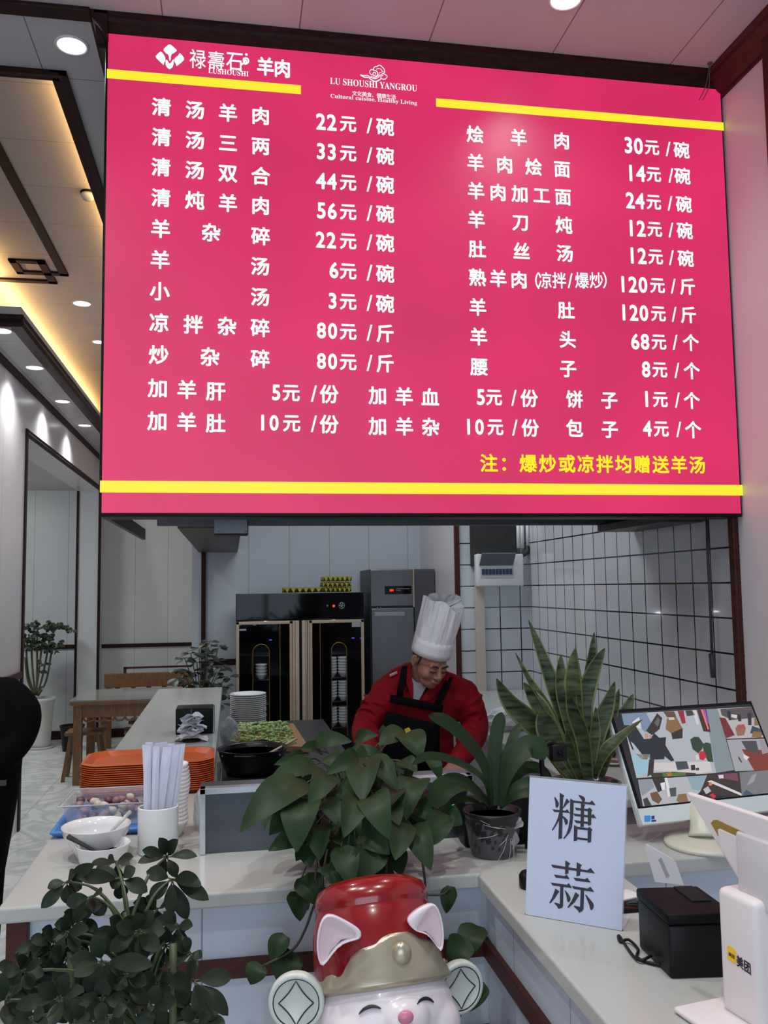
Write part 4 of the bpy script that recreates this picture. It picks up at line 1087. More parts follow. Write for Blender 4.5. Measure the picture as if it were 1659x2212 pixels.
# ------------------------------------------------------------------ chopstick cup with paper sleeves, pile of small bowls
cc = atZ(341, 1842, 1.0); rc_ = 0.5 * (atY(385, 1790, cc.y) - atY(297, 1790, cc.y)).length
cc = Vector((cc.x, cc.y, 1.0)); ztop = atY(341, 1741, cc.y).z
t = thing('chopstick_cup', 'tall white oval cup holding paper chopstick sleeves', 'cup', (cc.x, cc.y, 1.0))
H = ztop - 1.0
MB().lathe([(rc_ * 0.94, 1.0005), (rc_ * 0.99, 1.006), (rc_, 1.0 + H * 0.5), (rc_, ztop - 0.003), (rc_ * 0.99, ztop), (rc_ * 0.94, ztop), (rc_ * 0.93, ztop - 0.004), (rc_ * 0.92, 1.01), (0.0001, 1.008)], (cc.x, cc.y, 0), 44, sy=0.8).build('cup_body', mat('cup_white', rgb(222, 222, 220), 0.3), t)
SLV = mat('sleeve_paper', rgb(206, 206, 222), 0.75, var=0.03, scale=14)
slv = [((315, 1609), (322, 1736), 13, 0.00), ((322, 1603), (327, 1736), 12, 0.02), ((333, 1609), (333, 1736), 13, 0.035), ((343, 1605), (340, 1736), 13, 0.05), ((354, 1603), (352, 1736), 12, 0.045),
       ((362, 1614), (346, 1738), 15, -0.01), ((370, 1606), (366, 1736), 13, 0.03), ((378, 1612), (361, 1736), 17, 0.005), ((386, 1608), (374, 1736), 12, 0.03), ((394, 1607), (378, 1736), 10, 0.018), ((318, 1612), (318, 1737), 12, -0.015), ((338, 1612), (334, 1737), 11, -0.02)]
labs = ['leftmost', 'second from the left, tall', 'white, left of centre', 'centre back', 'tallest, with a torn tip', 'slanting forward across the middle', 'right of centre', 'broad, front right', 'second from the right', 'rightmost narrow', 'front left', 'front centre left']
for (pt, pb, w_, dy), lb in zip(slv, labs):
    A = atY(pt[0], pt[1], cc.y + dy * 0.8); B = atY(pb[0], pb[1], cc.y + dy * 0.8)
    B = A + (B - A) * 1.0; B2 = B + (B - A).normalized() * 0.085
    if B2.z < 1.012: B2 = B + (B - A) * ((B.z - 1.012) / (A.z - B.z))
    hw = 1.22 * w_ / 1884.6 * cc.y / 2
    ax = (A - B2).normalized(); sd = Vector((1, 0.15 * ((pt[0] % 5) - 2), 0)).normalized(); nn = ax.cross(sd).normalized() * 0.0035
    mb = MB()
    secs = []
    for s_, k_ in ((0, 0.9), (0.45, 1.0), (0.8, 1.02), (0.97, 1.0), (1.0, 0.96)):
        c_ = B2.lerp(A, s_) ; thk = nn * (1.0 if s_ < 0.9 else 0.25)
        secs.append([c_ - sd * hw * k_ - thk * 0.4, c_ - thk, c_ + sd * hw * k_ - thk * 0.4, c_ + sd * hw * k_ + thk * 0.4, c_ + thk, c_ - sd * hw * k_ + thk * 0.4])
    for a_, b_ in zip(secs[:-1], secs[1:]):
        for j in range(6): mb.add([a_[j], a_[(j + 1) % 6], b_[(j + 1) % 6], b_[j]], [(0, 1, 2, 3)])
    mb.add(secs[0], [tuple(range(6))]).add(secs[-1], [tuple(range(6))])
    o = mb.build('chopstick_sleeve', SLV, None, weld=True)
    tag(o, 'paper chopstick sleeve in the white cup, ' + lb, 'chopstick sleeve', 'paper chopstick sleeves in the cup')
zc_ = atY(405, 1648, cc.y + 0.17).z
nb = 15; rb = 0.058; bxp = atY(409, 1700, cc.y + 0.17).x - rb; pit = (zc_ - 1.0 - 0.05) / (nb - 1)
SB = MB().lathe(bowl_mesh(rb, 0.05, 0.6), (0, 0, 0), 30).build('small_bowl', CERAM)
for k in range(nb):
    o = SB if k == 0 else SB.copy()
    if k: COL.objects.link(o)
    o.location = (bxp - 0.004 * math.sin(k * 0.5), cc.y + 0.17, 1.0008 + k * pit)
    tag(o, 'topmost small white bowl of the pile behind the chopstick cup' if k == nb - 1 else ('lowest small white bowl of the pile behind the chopstick cup' if k == 0 else 'small white bowl within the pile behind the chopstick cup'), 'bowl', 'pile of small white bowls')
crumple('clear_bag', (bxp + rb + 0.034, cc.y + 0.24, 1.05), (0.022, 0.05, 0.066), FILM, 'clear plastic bag slumped beside the pile of small bowls', 'bag', 15)

# ------------------------------------------------------------------ stainless guard panel on the counter
pl, pr = atY(431, 1838, 2.61), atY(1022, 1800, 2.61)
zt_ = atY(431, 1703, 2.61).z
t = thing('guard_panel', 'stainless framed dark guard panel standing on the counter behind the trailing plant', 'panel', ((pl.x + pr.x) / 2, 2.62, 1.0))
PF = mat('frame_steel', rgb(205, 210, 216), 0.18, 0.7)
fw = 0.017
MB().box(pl.x, pl.x + fw, 2.60, 2.635, 1.0005, zt_).box(pr.x - fw, pr.x, 2.60, 2.635, 1.0005, zt_).box(pl.x, pr.x, 2.60, 2.635, zt_ - fw, zt_).build('frame', PF, t, bevel=0.002)
MB().box(pl.x + fw, pr.x - fw, 2.612, 2.625, 1.0005, zt_ - fw).build('panel_sheet', mat('panel_grey', rgb(84, 86, 92), 0.25, 0.7), t)
MB().box(pl.x, pr.x, 2.635, 2.70, zt_ - 0.012, zt_ - 0.002).build('top_ledge', STEEL, t)
# small black appliance with lamps behind the strap leaf plant
ap = atZ(1020, 1800, 1.0)
# ------------------------------------------------------------------ monitor with camera views
O_ = atY(1388, 1783, 2.42); TLp = atY(1332, 1532, 2.585); e1 = (atZ(1659, 1752, O_.z) - O_).normalized()
e2 = (TLp - O_); e2 = (e2 - e1 * e2.dot(e1)); Hm = e2.length; e2.normalize(); nrm = e1.cross(e2).normalized()
if nrm.y > 0: nrm = -nrm
Wm = 0.545
def onplane(px, py, o, n, off=0.0):
    d = ray(px, py); tt = (o - EYE).dot(n) / d.dot(n)
    return EYE + d * tt + n * off
t = thing('monitor', 'white desktop monitor tilted back showing a mosaic of security camera views', 'monitor', (O_.x + 0.2, 2.44, 1.0))
def mbox(u0, u1, v0, v1, d0, d1):
    return [O_ + e1 * u + e2 * v + nrm * d for d in (d0,) for u, v in ((u0, v0), (u1, v0), (u1, v1), (u0, v1))] + [O_ + e1 * u + e2 * v + nrm * d1 for u, v in ((u0, v0), (u1, v0), (u1, v1), (u0, v1))]
MB().hexa(mbox(0, Wm, 0, Hm, -0.030, -0.004)).build('back_case', mat('monitor_white', rgb(208, 212, 214), 0.35), t, bevel=0.006)
MB().hexa(mbox(0.004, Wm - 0.004, 0.048, Hm - 0.002, -0.004, -0.001)).build('bezel', BLACK, t)
MB().hexa(mbox(0, Wm, 0, 0.047, -0.005, 0.0015)).build('chin', mat('chin_white', rgb(206, 214, 214), 0.3), t, bevel=0.002)
SC = {}
def cam_poly(pts, col, lay):
    SC.setdefault(lay, []).append((pts, col))
V = [  # (layer, colour, outline in close-up pixels)
 (0, (22, 22, 26), [(186, 282), (1790, 195), (1790, 1180), (420, 1300)]),
 (1, (172, 177, 186), [(195, 287), (1030, 242), (1140, 878), (345, 928)]),
 (2, (116, 138, 164), [(195, 287), (440, 277), (520, 430), (430, 470), (330, 380), (225, 410)]),
 (2, (212, 220, 230), [(300, 372), (370, 320), (400, 440), (350, 420)]),
 (3, (27, 33, 47), [(205, 400), (330, 400), (420, 540), (640, 520), (622, 740), (500, 745), (300, 640), (240, 480)]),
 (4, (170, 180, 196), [(285, 560), (320, 590), (430, 730), (400, 735), (320, 650)]),
 (3, (42, 36, 38), [(440, 460), (552, 280), (602, 330), (575, 440), (500, 500)]),
 (4, (90, 96, 100), [(520, 380), (556, 320), (580, 350), (560, 420)]),
 (3, (46, 34, 32), [(690, 476), (806, 430), (804, 530), (704, 542)]),
 (4, (132, 100, 62), [(650, 330), (742, 320), (802, 430), (690, 482), (634, 440)]),
 (4, (210, 206, 198), [(662, 325), (720, 322), (724, 345), (668, 350)]),
 (3, (98, 66, 46), [(612, 266), (720, 262), (745, 322), (650, 322)]),
 (3, (150, 28, 40), [(755, 260), (816, 256), (836, 380), (800, 386)]),
 (3, (58, 52, 56), [(832, 255), (900, 252), (932, 300), (848, 310)]),
 (3, (204, 204, 208), [(900, 252), (940, 250), (972, 390), (944, 392)]),
 (3, (62, 32, 30), [(946, 248), (1040, 242), (1085, 470), (1012, 462)]),
 (4, (236, 120, 110), [(986, 246), (1008, 244), (1068, 440), (1056, 446)]),
 (4, (140, 90, 210), [(1012, 246), (1030, 244), (1062, 380), (1056, 392)]),
 (4, (26, 27, 36), [(520, 480), (610, 560), (722, 752), (690, 762), (560, 660), (470, 560)]),
 (5, (190, 140, 122), [(420, 492), (450, 480), (466, 520), (440, 542)]),
 (5, (184, 130, 112), [(470, 502), (492, 500), (498, 530), (478, 530)]),
 (4, (36, 58, 40), [(880, 545), (920, 515), (965, 518), (1010, 580), (1000, 640), (960, 682), (905, 640)]),
 (4, (32, 66, 38), [(1000, 590), (1040, 572), (1085, 585), (1112, 770), (1060, 765), (1020, 690)]),
 (5, (196, 30, 48), [(965, 680), (985, 660), (1015, 660), (1045, 712), (1012, 752), (975, 742)]),
 (5, (206, 204, 204), [(930, 700), (960, 690), (972, 745), (940, 750)]),
 (4, (206, 197, 197), [(520, 775), (1075, 762), (1100, 862), (980, 882), (520, 852)]),
 (5, (62, 70, 76), [(730, 765), (845, 760), (870, 836), (752, 850)]),
 (5, (34, 34, 37), [(885, 800), (925, 795), (935, 848), (890, 852)]),
 (5, (60, 56, 60), [(936, 828), (966, 824), (970, 850), (940, 854)]),
 (3, (148, 188, 206), [(300, 690), (480, 690), (470, 868), (352, 908)]),
 (4, (120, 112, 90), [(342, 690), (470, 690), (450, 745), (400, 740)]),
 (4, (50, 34, 34), [(472, 740), (522, 735), (512, 880), (452, 915)]),
 (3, (52, 50, 38), [(480, 880), (930, 852), (938, 898), (500, 922)]),
 (4, (80, 108, 50), [(600, 880), (830, 868), (840, 905), (610, 916)]),
 (4, (206, 110, 50), [(640, 880), (690, 868), (700, 905), (662, 915)]),
 (2, (128, 140, 148), [(1030, 242), (1152, 236), (1322, 848), (1140, 878)]),
 (1, (180, 176, 176), [(1152, 234), (1592, 210), (1640, 520), (1240, 536)]),
 (2, (84, 74, 80), [(1180, 240), (1590, 212), (1600, 320), (1480, 330), (1300, 350), (1195, 300)]),
 (3, (206, 202, 200), [(1290, 290), (1350, 300), (1345, 335), (1290, 320)]),
 (3, (112, 30, 42), [(1170, 322), (1232, 330), (1326, 500), (1240, 532)]),
 (3, (146, 104, 82), [(1330, 432), (1360, 395), (1420, 392), (1436, 432), (1420, 500), (1352, 510)]),
 (4, (172, 72, 80), [(1345, 402), (1418, 395), (1426, 440), (1360, 446)]),
 (3, (54, 61, 77), [(1500, 408), (1650, 430), (1650, 500), (1478, 480)]),
 (4, (136, 104, 60), [(1510, 462), (1600, 470), (1590, 525), (1492, 522)]),
 (4, (36, 36, 44), [(1245, 262), (1282, 260), (1292, 352), (1266, 352)]), (4, (36, 36, 44), [(1350, 290), (1382, 290), (1392, 362), (1360, 362)]), (4, (36, 36, 48), [(1450, 280), (1492, 280), (1492, 400), (1460, 400)]),
 (4, (130, 98, 66), [(1520, 330), (1592, 325), (1600, 400), (1520, 405)]),
 (1, (160, 161, 168), [(1246, 546), (1790, 520), (1790, 838), (1330, 860)]),
 (2, (124, 52, 34), [(1395, 640), (1790, 640), (1790, 842), (1520, 852)]),
 (3, (68, 69, 74), [(1390, 560), (1540, 556), (1570, 690), (1450, 660)]),
 (3, (158, 140, 150), [(1570, 540), (1790, 530), (1790, 660), (1600, 690)]),
 (3, (214, 214, 216), [(1412, 690), (1472, 720), (1440, 752), (1415, 725)]),
 (3, (44, 44, 46), [(1365, 710), (1400, 770), (1390, 775), (1360, 730)]),
 (1, (176, 178, 184), [(360, 946), (1050, 900), (985, 1060), (912, 1252), (436, 1292)]),
 (2, (138, 146, 156), [(362, 950), (500, 937), (522, 1020), (400, 1110)]),
 (2, (46, 36, 35), [(500, 937), (622, 928), (642, 1030), (560, 1072)]),
 (3, (220, 222, 224), [(582, 980), (626, 968), (636, 1040), (600, 1050)]),
 (3, (216, 220, 224), [(625, 926), (650, 924), (690, 1108), (660, 1114)]),
 (2, (138, 164, 176), [(850, 918), (1048, 902), (985, 1055), (900, 1040)]),
 (3, (110, 76, 48), [(480, 1080), (550, 1060), (600, 1140), (565, 1188), (500, 1150)]),
 (3, (132, 102, 62), [(760, 1092), (840, 1082), (872, 1190), (780, 1210), (742, 1150)]),
 (3, (194, 30, 92), [(575, 1222), (620, 1200), (660, 1250), (600, 1276)]),
 (3, (120, 90, 66), [(640, 1252), (700, 1230), (760, 1258), (650, 1278)]),
 (3, (48, 55, 50), [(410, 1140), (450, 1120), (522, 1282), (450, 1286)]),
 (3, (68, 78, 70), [(670, 1032), (740, 1020), (742, 1110), (684, 1114)]),
 (3, (60, 74, 58), [(800, 1205), (880, 1190), (908, 1250), (830, 1256)]),
 (1, (52, 38, 38), [(1060, 898), (1370, 872), (1432, 1198), (1300, 1218), (980, 1060)]),
 (2, (214, 210, 210), [(1050, 962), (1092, 950), (1392, 1080), (1396, 1110)]),
 (2, (188, 184, 186), [(1010, 1040), (1060, 1010), (1090, 1060), (1040, 1090)]),
 (2, (194, 30, 72), [(1070, 1100), (1110, 1078), (1140, 1110), (1122, 1150)]),
 (2, (40, 122, 214), [(1196, 1130), (1236, 1118), (1232, 1156), (1206, 1160)]),
 (2, (120, 150, 70), [(1290, 1118), (1392, 1130), (1382, 1190), (1292, 1170)]),
 (3, (222, 112, 50), [(1064, 982), (1090, 964), (1102, 1000), (1072, 1006)]),
 (2, (116, 62, 84), [(1150, 890), (1350, 878), (1362, 960), (1165, 925)]),
 (3, (210, 206, 226), [(1160, 900), (1210, 895), (1215, 930), (1170, 935)]),
 (1, (116, 118, 122), [(1372, 870), (1790, 838), (1790, 1168), (1432, 1198)]),
 (2, (58, 82, 110), [(1410, 1080), (1440, 1044), (1530, 1120), (1530, 1188), (1442, 1192)]),
 (2, (210, 214, 216), [(1540, 1130), (1610, 1180), (1540, 1190)]),
 (2, (150, 152, 156), [(1500, 900), (1545, 880), (1520, 960), (1440, 1010)]),
]
scr = None
for lay, col, pts in V:
    v = [onplane(1300 + x / 4.621, 1480 + y / 4.621, O_, nrm, 0.0003 + 0.0002 * lay) for x, y in pts]
    # keep inside the visible panel
    v2 = []
    for p in v:
        q = p - O_; u_ = min(max(q.dot(e1), 0.012), Wm - 0.012); w_ = min(max(q.dot(e2), 0.052), Hm - 0.012)
        v2.append(O_ + e1 * u_ + e2 * w_ + nrm * (0.0003 + 0.0002 * lay))
    m_ = emit('view_%d_%d_%d' % col, rgb(*col), 0.92)
    if scr is None:
        scr = MB().hexa(mbox(0.012, Wm - 0.012, 0.052, Hm - 0.012, -0.0008, 0.0003)).build('screen', m_, t)
    else:
        SC.setdefault(m_.name, []).append(v2)
mbs = MB(); idx = []; mlist = []
for k, polys in SC.items():
    for v in polys:
        mbs.poly(v); idx.append(len(mlist))
    mlist.append(MATS[k])
me = bpy.data.meshes.new('camera_views')
inv = root_matrix(t).inverted()
me.from_pydata([tuple(inv @ Vector(v)) for v in mbs.v], [], mbs.f)
for m_ in mlist: me.materials.append(m_)
for p_, i_ in zip(me.polygons, idx): p_.material_index = i_
o = bpy.data.objects.new('camera_views', me); COL.objects.link(o); o.parent = scr
for q0, q1, c_ in (((423, 1306), (482, 1366), (60, 150, 220)), ((492, 1308), (522, 1342), (30, 60, 130)), ((492, 1350), (538, 1366), (30, 40, 110))):
    ps = [onplane(1300 + x / 4.621, 1480 + y / 4.621, O_, nrm, 0.0022) for x, y in ((q0[0], q0[1]), (q1[0], q0[1] - 4), (q1[0], q1[1] - 4), (q0[0], q1[1]))]
    MB().prism(ps, -nrm * 0.0006).build('sticker', mat('sticker_%d' % c_[0], rgb(*c_), 0.4), t)
mc = atZ(1528, 1826, 1.0)
MB().lathe([(0.0001, 1.0005), (0.118, 1.0005), (0.12, 1.006), (0.118, 1.012), (0.10, 1.016), (0.0001, 1.018)], (mc.x, mc.y, 0), 44).build('stand_base', mat('stand_cream', rgb(200, 198, 180), 0.35), t)
top = O_ + e1 * Wm * 0.42 + e2 * 0.11 - nrm * 0.035
MB().tube(smoothpath([(mc.x + 0.01, mc.y + 0.03, 1.012), (mc.x + 0.02, mc.y + 0.06, 1.06), top - uzz * 0.03, top], 5), [0.05, 0.046, 0.042, 0.04, 0.038, 0.036, 0.034, 0.033, 0.032, 0.031, 0.03, 0.03, 0.03, 0.03, 0.03, 0.03], 14).build('stand_neck', mat('stand_cream', rgb(200, 198, 180)), t)
MB().hexa(mbox(Wm * 0.32, Wm * 0.52, 0.05, 0.17, -0.05, -0.028)).build('rear_mount', BLACK, t, bevel=0.004)

# ------------------------------------------------------------------ acrylic sign
A = atZ(1133, 1975, 1.001); B = atZ(1345, 2011, 1.001); TA = atY(1143, 1676, A.y * 0.985); TB = atY(1346, 1694, B.y * 0.985)
TB = B + (TA - A) * 1.0
w1 = (B - A).normalized(); h1 = (TA - A).normalized(); pn = w1.cross(h1).normalized()
if pn.y > 0: pn = -pn
t = thing('table_sign', 'clear acrylic sign holder with a white sheet and two large black Chinese characters', 'sign', ((A + B) / 2).to_tuple())
ACR = mat('acrylic', rgb(226, 232, 240), 0.05, alpha=0.22)
MB().hexa([A - pn * 0.003, B - pn * 0.003, B - pn * 0.0055, A - pn * 0.0055, TA - pn * 0.003, TB - pn * 0.003, TB - pn * 0.0055, TA - pn * 0.0055]).build('acrylic_back', ACR, t)
MB().hexa([A + w1 * 0.002, B - w1 * 0.002, B - w1 * 0.002 - pn * 0.0028, A + w1 * 0.002 - pn * 0.0028, TA + w1 * 0.002 - h1 * 0.004, TB - w1 * 0.002 - h1 * 0.004, TB - w1 * 0.002 - pn * 0.0028 - h1 * 0.004, TA + w1 * 0.002 - pn * 0.0028 - h1 * 0.004]).build('sheet', mat('sign_sheet', rgb(204, 212, 232), 0.28, coat=0.3), t)
MB().hexa([A - pn * 0.006 + uzz * 0.001, B - pn * 0.006 + uzz * 0.001, B - pn * 0.075 + uzz * 0.001, A - pn * 0.075 + uzz * 0.001, A - pn * 0.006 + uzz * 0.004, B - pn * 0.006 + uzz * 0.004, B - pn * 0.075 + uzz * 0.004, A - pn * 0.075 + uzz * 0.004]).build('foot', ACR, t)
EDGE = mat('acrylic_edge', rgb(70, 72, 84), 0.2)
MB().tube([A - pn * 0.003, B - pn * 0.003], 0.0016, 6).build('lower_edge', EDGE, t)
G1 = [[(205, 380), (225, 372), (270, 430), (300, 480), (325, 540), (318, 600), (285, 650), (255, 645), (240, 610), (232, 500)],
 [(345, 262), (468, 340), (435, 385), (425, 700), (405, 1430), (312, 1455), (330, 900), (345, 600)], [(522, 405), (605, 495), (545, 545), (435, 670), (425, 640), (480, 510)],
 [(155, 685), (490, 722), (540, 680), (612, 790), (420, 768), (205, 757)], [(330, 770), (370, 800), (330, 980), (240, 1130), (165, 1235), (140, 1215), (230, 1070), (300, 900)],
 [(415, 850), (480, 890), (550, 960), (558, 1010), (545, 1060), (515, 1092), (490, 1085), (455, 960), (410, 880)], [(835, 318), (940, 355), (990, 400), (998, 440), (985, 490), (930, 490), (895, 430), (830, 340)],
 [(690, 460), (1115, 512), (1175, 460), (1270, 585), (1000, 552), (690, 518)], [(615, 410), (705, 465), (690, 900), (660, 1150), (600, 1290), (465, 1448), (435, 1435), (520, 1310), (570, 1150), (605, 950)],
 [(890, 530), (940, 550), (1005, 570), (975, 610), (962, 1135), (875, 1140)], [(728, 640), (1070, 682), (1070, 740), (970, 727), (770, 710)], [(1062, 680), (1110, 640), (1188, 715), (1158, 745), (1150, 1090), (1070, 1108)],
 [(690, 795), (1150, 848), (1205, 805), (1283, 922), (1150, 905), (730, 860)], [(715, 965), (1080, 1010), (1080, 1068), (960, 1055), (765, 1040)],
 [(712, 1088), (800, 1135), (790, 1490), (702, 1510)], [(790, 1132), (1075, 1170), (1075, 1228), (790, 1195)], [(1062, 1172), (1110, 1135), (1190, 1215), (1158, 1245), (1150, 1525), (1062, 1548)], [(785, 1400), (1070, 1436), (1070, 1490), (785, 1455)]]
G2 = [[(240, 322), (1170, 470), (1260, 410), (1365, 555), (900, 490), (290, 403)], [(608, 218), (740, 300), (695, 345), (688, 555), (600, 578)], [(900, 262), (1038, 340), (1000, 380), (985, 605), (893, 630)],
 [(318, 580), (585, 620), (645, 580), (722, 700), (360, 655)], [(812, 655), (1115, 700), (1170, 658), (1262, 788), (868, 738)], [(230, 783), (645, 843), (700, 798), (780, 930), (560, 900), (280, 858)],
 [(478, 870), (560, 890), (550, 1380), (530, 1430), (445, 1456), (465, 1330)], [(322, 1310), (335, 1295), (470, 1330), (460, 1455), (430, 1458), (400, 1400)],
 [(352, 935), (460, 1015), (420, 1060), (340, 1190), (225, 1322), (195, 1300), (270, 1170)], [(590, 988), (610, 985), (690, 1080), (740, 1170), (742, 1220), (720, 1275), (690, 1290), (660, 1270), (635, 1130)],
 [(770, 870), (1180, 940), (1250, 890), (1348, 1028), (1080, 990), (820, 945)], [(1000, 965), (1088, 990), (1075, 1460), (1040, 1520), (970, 1553), (985, 1410)], [(822, 1400), (835, 1375), (990, 1410), (980, 1553), (955, 1553), (930, 1500)],
 [(868, 1030), (970, 1110), (930, 1160), (850, 1290), (690, 1435), (660, 1415), (760, 1270)], [(1115, 1098), (1140, 1098), (1230, 1200), (1320, 1310), (1338, 1380), (1325, 1440), (1285, 1495), (1250, 1480), (1220, 1360), (1150, 1190)]]
INK = mat('sign_ink', rgb(52, 50, 60), 0.5)
for G, ox, oy in ((G1, 1180, 1690), (G2, 1170, 1840)):
    mb = MB()
    for i, st in enumerate(G): mb.poly([onplane(ox + x / 11.85, oy + y / 11.85, A, pn, 0.0006 + 0.00001 * i) for x, y in st])
    mb.build('character', INK, t)

# ------------------------------------------------------------------ receipt printer
def box_dir(o, u, v, w, d, h, z0, r=0.004):
    """bevelled box from corner o along u (w) and v (d)"""
    M = Matrix(((u.x, v.x, 0, o.x), (u.y, v.y, 0, o.y), (0, 0, 1, 0), (0, 0, 0, 1)))
    mb = MB(); mb.rbox(0, w, 0, d, z0, z0 + h, r, 3, M); return mb
pc_ = atZ(1449, 2116, 1.0); ptop = atY(1448, 1974, pc_.y).z
pu = Vector((0.992, -0.12, 0)).normalized(); pv = Vector((pu.y * -1, pu.x, 0)); pv = Vector((0.06, 1, 0)).normalized()
t = thing('receipt_printer', 'black cube receipt printer on the cashier counter', 'printer', (pc_.x + 0.06, pc_.y + 0.07, 1.0))
box_dir(pc_, pu, pv, 0.128, 0.15, ptop - 1.022, 1.0, 0.006).build('lower_body', BLACK, t)
box_dir(pc_ - pu * 0.002 - pv * 0.002, pu, pv, 0.132, 0.154, 0.02, ptop - 0.021, 0.005).build('lid', mat('printer_lid', rgb(14, 14, 16), 0.5, spec=0.12), t)
box_dir(pc_ + pu * 0.075 + pv * 0.06, pu, pv, 0.04, 0.085, 0.004, ptop - 0.002, 0.0015).build('paper_window', mat('dull_black', rgb(30, 30, 33), 0.6, spec=0.15), t)
cb = MB(); q0 = pc_ + pv * 0.08 - pu * 0.003
cb.tube(smoothpath([q0 + uzz * 0.012, q0 - pu * 0.03 + uzz * 0.006, atZ(1338, 2022, 1.004), atZ(1340, 2034, 1.004), atZ(1358, 2030, 1.008), atZ(1378, 2050, 1.004), atZ(1376, 2066, 1.004), atZ(1395, 2078, 1.004), atZ(1432, 2086, 1.005)], 6), 0.003, 8)
cb.build('cable', BLACK, t)
# ------------------------------------------------------------------ flat tablet, round black base, phone stand
a_ = atZ(1336, 1938, 1.0)
t = thing('flat_tablet', 'dark flat tablet lying on the counter behind the acrylic sign', 'tablet', (0.93, 2.03, 1.0))
box_dir(Vector((0.80, 1.94, 0)), Vector((1, 0.0, 0)), Vector((0.0, 1, 0)), 0.15, 0.10, 0.009, 1.0005, 0.002).build('slab', BLACK, t)
box_dir(Vector((0.806, 1.946, 0)), Vector((1, 0.0, 0)), Vector((0.0, 1, 0)), 0.138, 0.088, 0.001, 1.0093, 0.0003).build('glass', GLOSSB, t)
c = atZ(1136, 1918, 1.0)
t = thing('black_round_scanner', 'round black object half hidden behind the left edge of the acrylic sign', 'device', (c.x, c.y, 1.0))
MB().lathe([(0.0001, 1.0005), (0.026, 1.0005), (0.028, 1.006), (0.028, 1.03), (0.022, 1.038), (0.0001, 1.04)], (c.x + 0.012, c.y, 0), 24).build('puck', BLACK, t)
q = Vector((0.985, 2.02, 1.0))
q = atZ(1440, 1925, 1.0)
t = thing('phone_stand', 'small white plastic phone stand behind the receipt printer', 'stand', (0.96, 2.02, 1.0))
ps = [onplane(x, y, Vector((0.93, 2.02, 1.0)), Vector((0.45, -0.89, 0.0)).normalized()) for x, y in ((1393, 1829), (1396, 1824), (1452, 1856), (1460, 1866), (1476, 1912), (1415, 1905))]
MB().prism(ps, Vector((0.004, 0.005, 0))).build('back_plate', WHITE, t, bevel=0.0015)
sl = [onplane(x, y, Vector((0.93, 2.02, 1.0)), Vector((0.45, -0.89, 0.0)).normalized(), 0.0008) for x, y in ((1422, 1856), (1428, 1853), (1446, 1893), (1440, 1896))]
MB().prism(sl, Vector((0.0005, 0.0005, 0))).build('slot', mat('slot_grey', rgb(170, 166, 170), 0.5), t)
box_dir(Vector((0.895, 1.985, 0)), Vector((0.95, 0.3, 0)).normalized(), Vector((-0.3, 0.95, 0)).normalized(), 0.07, 0.05, 0.014, 1.0005, 0.003).build('stand_foot', WHITE, t)

# ------------------------------------------------------------------ order terminal
PA = atZ(1558, 2172, 1.015); ed = Vector((math.cos(math.radians(-80)), math.sin(math.radians(-80)), 0)); ef = Vector((-ed.y, ed.x, 0))   # ef points right
if ef.x < 0: ef = -ef
t = thing('order_terminal', 'white order taking terminal with a tilted screen and a yellow logo on its stand', 'terminal', (PA.x + 0.04, PA.y - 0.05, 1.0))
TW = mat('terminal_white', rgb(222, 212, 212), 0.4)
ztp = atY(1555, 1912, PA.y).z
Mx = Matrix(((ed.x, ef.x, 0, PA.x), (ed.y, ef.y, 0, PA.y), (0, 0, 1, 0), (0, 0, 0, 1)))
mb = MB(); mb.rbox(0, 0.094, 0, 0.075, 1.008, ztp, 0.012, 4, Mx); mb.build('stand_body', TW, t)
mb = MB(); mb.rbox(-0.035, 0.13, -0.075, 0.16, 1.0006, 1.012, 0.0055, 3, Mx); mb.build('base_plate', TW, t)
# logo on the face that looks left
fo = PA; fn = -ef
def fp(px, py, off=0.0008): return onplane(px, py, fo, fn, off)
mb = MB(); v_ = [fp(*p) for p in ((1572, 2044), (1575, 2042), (1588, 2052), (1590, 2056), (1590, 2079), (1587, 2082), (1574, 2073), (1572, 2068))]
mb.prism(v_, -fn * 0.0006).build('logo_tile', mat('logo_yellow', rgb(240, 190, 30), 0.5), t)
lt = MB(); lo = fp(1575, 2064, 0.0012); ru = (fp(1588, 2072.5, 0.0012) - lo)
put_text(lt, '美团', lo, ru.normalized(), uzz, ru.length, 0.007, 0.02)
lo = fp(1592, 2086, 0.0009); ru = (fp(1623, 2107, 0.0009) - lo)
put_text(lt, '美团', lo, ru.normalized(), uzz, ru.length, 0.0195, 0.025)
lt.build('logo_text', INK, t)
# neck and screen
n0 = PA + ed * 0.028 + ef * 0.035
k0, k1 = fp(1595, 1962, -0.02), fp(1608, 1850, -0.02)
mb = MB(); mb.rbox(0.03, 0.12, 0.02, 0.045, ztp - 0.02, k1.z + 0.03, 0.006, 3, Mx); mb.build('neck', mat('terminal_grey', rgb(200, 194, 196), 0.4), t)
P0, P1 = atY(1482, 1712, PA.y + 0.10), atY(1592, 1897, PA.y - 0.01)
wv = ed * 0.36; sn = (P1 - P0).cross(wv).normalized()
if sn.x > 0: sn = -sn
MB().hexa([P0, P0 + wv, P1 + wv, P1, P0 - sn * 0.012, P0 + wv - sn * 0.012, P1 + wv - sn * 0.012, P1 - sn * 0.012]).build('screen_slab', TW, t, bevel=0.003)
def sp_(px, py, off): return onplane(px, py, P0, sn, off)
GS = mat('gold_inset', rgb(150, 122, 50), 0.45)
v_ = [sp_(*p, 0.0006) for p in ((1536, 1778), (1541, 1772), (1549, 1771), (1680, 1832), (1680, 1846), (1553, 1788), (1560, 1818), (1552, 1806))]
MB().prism(v_, -sn * 0.001).build('gold_inset', GS, t)
v_ = [sp_(*p, 0.004) for p in ((1554, 1790), (1680, 1848), (1680, 1935), (1602, 1897), (1558, 1822))]
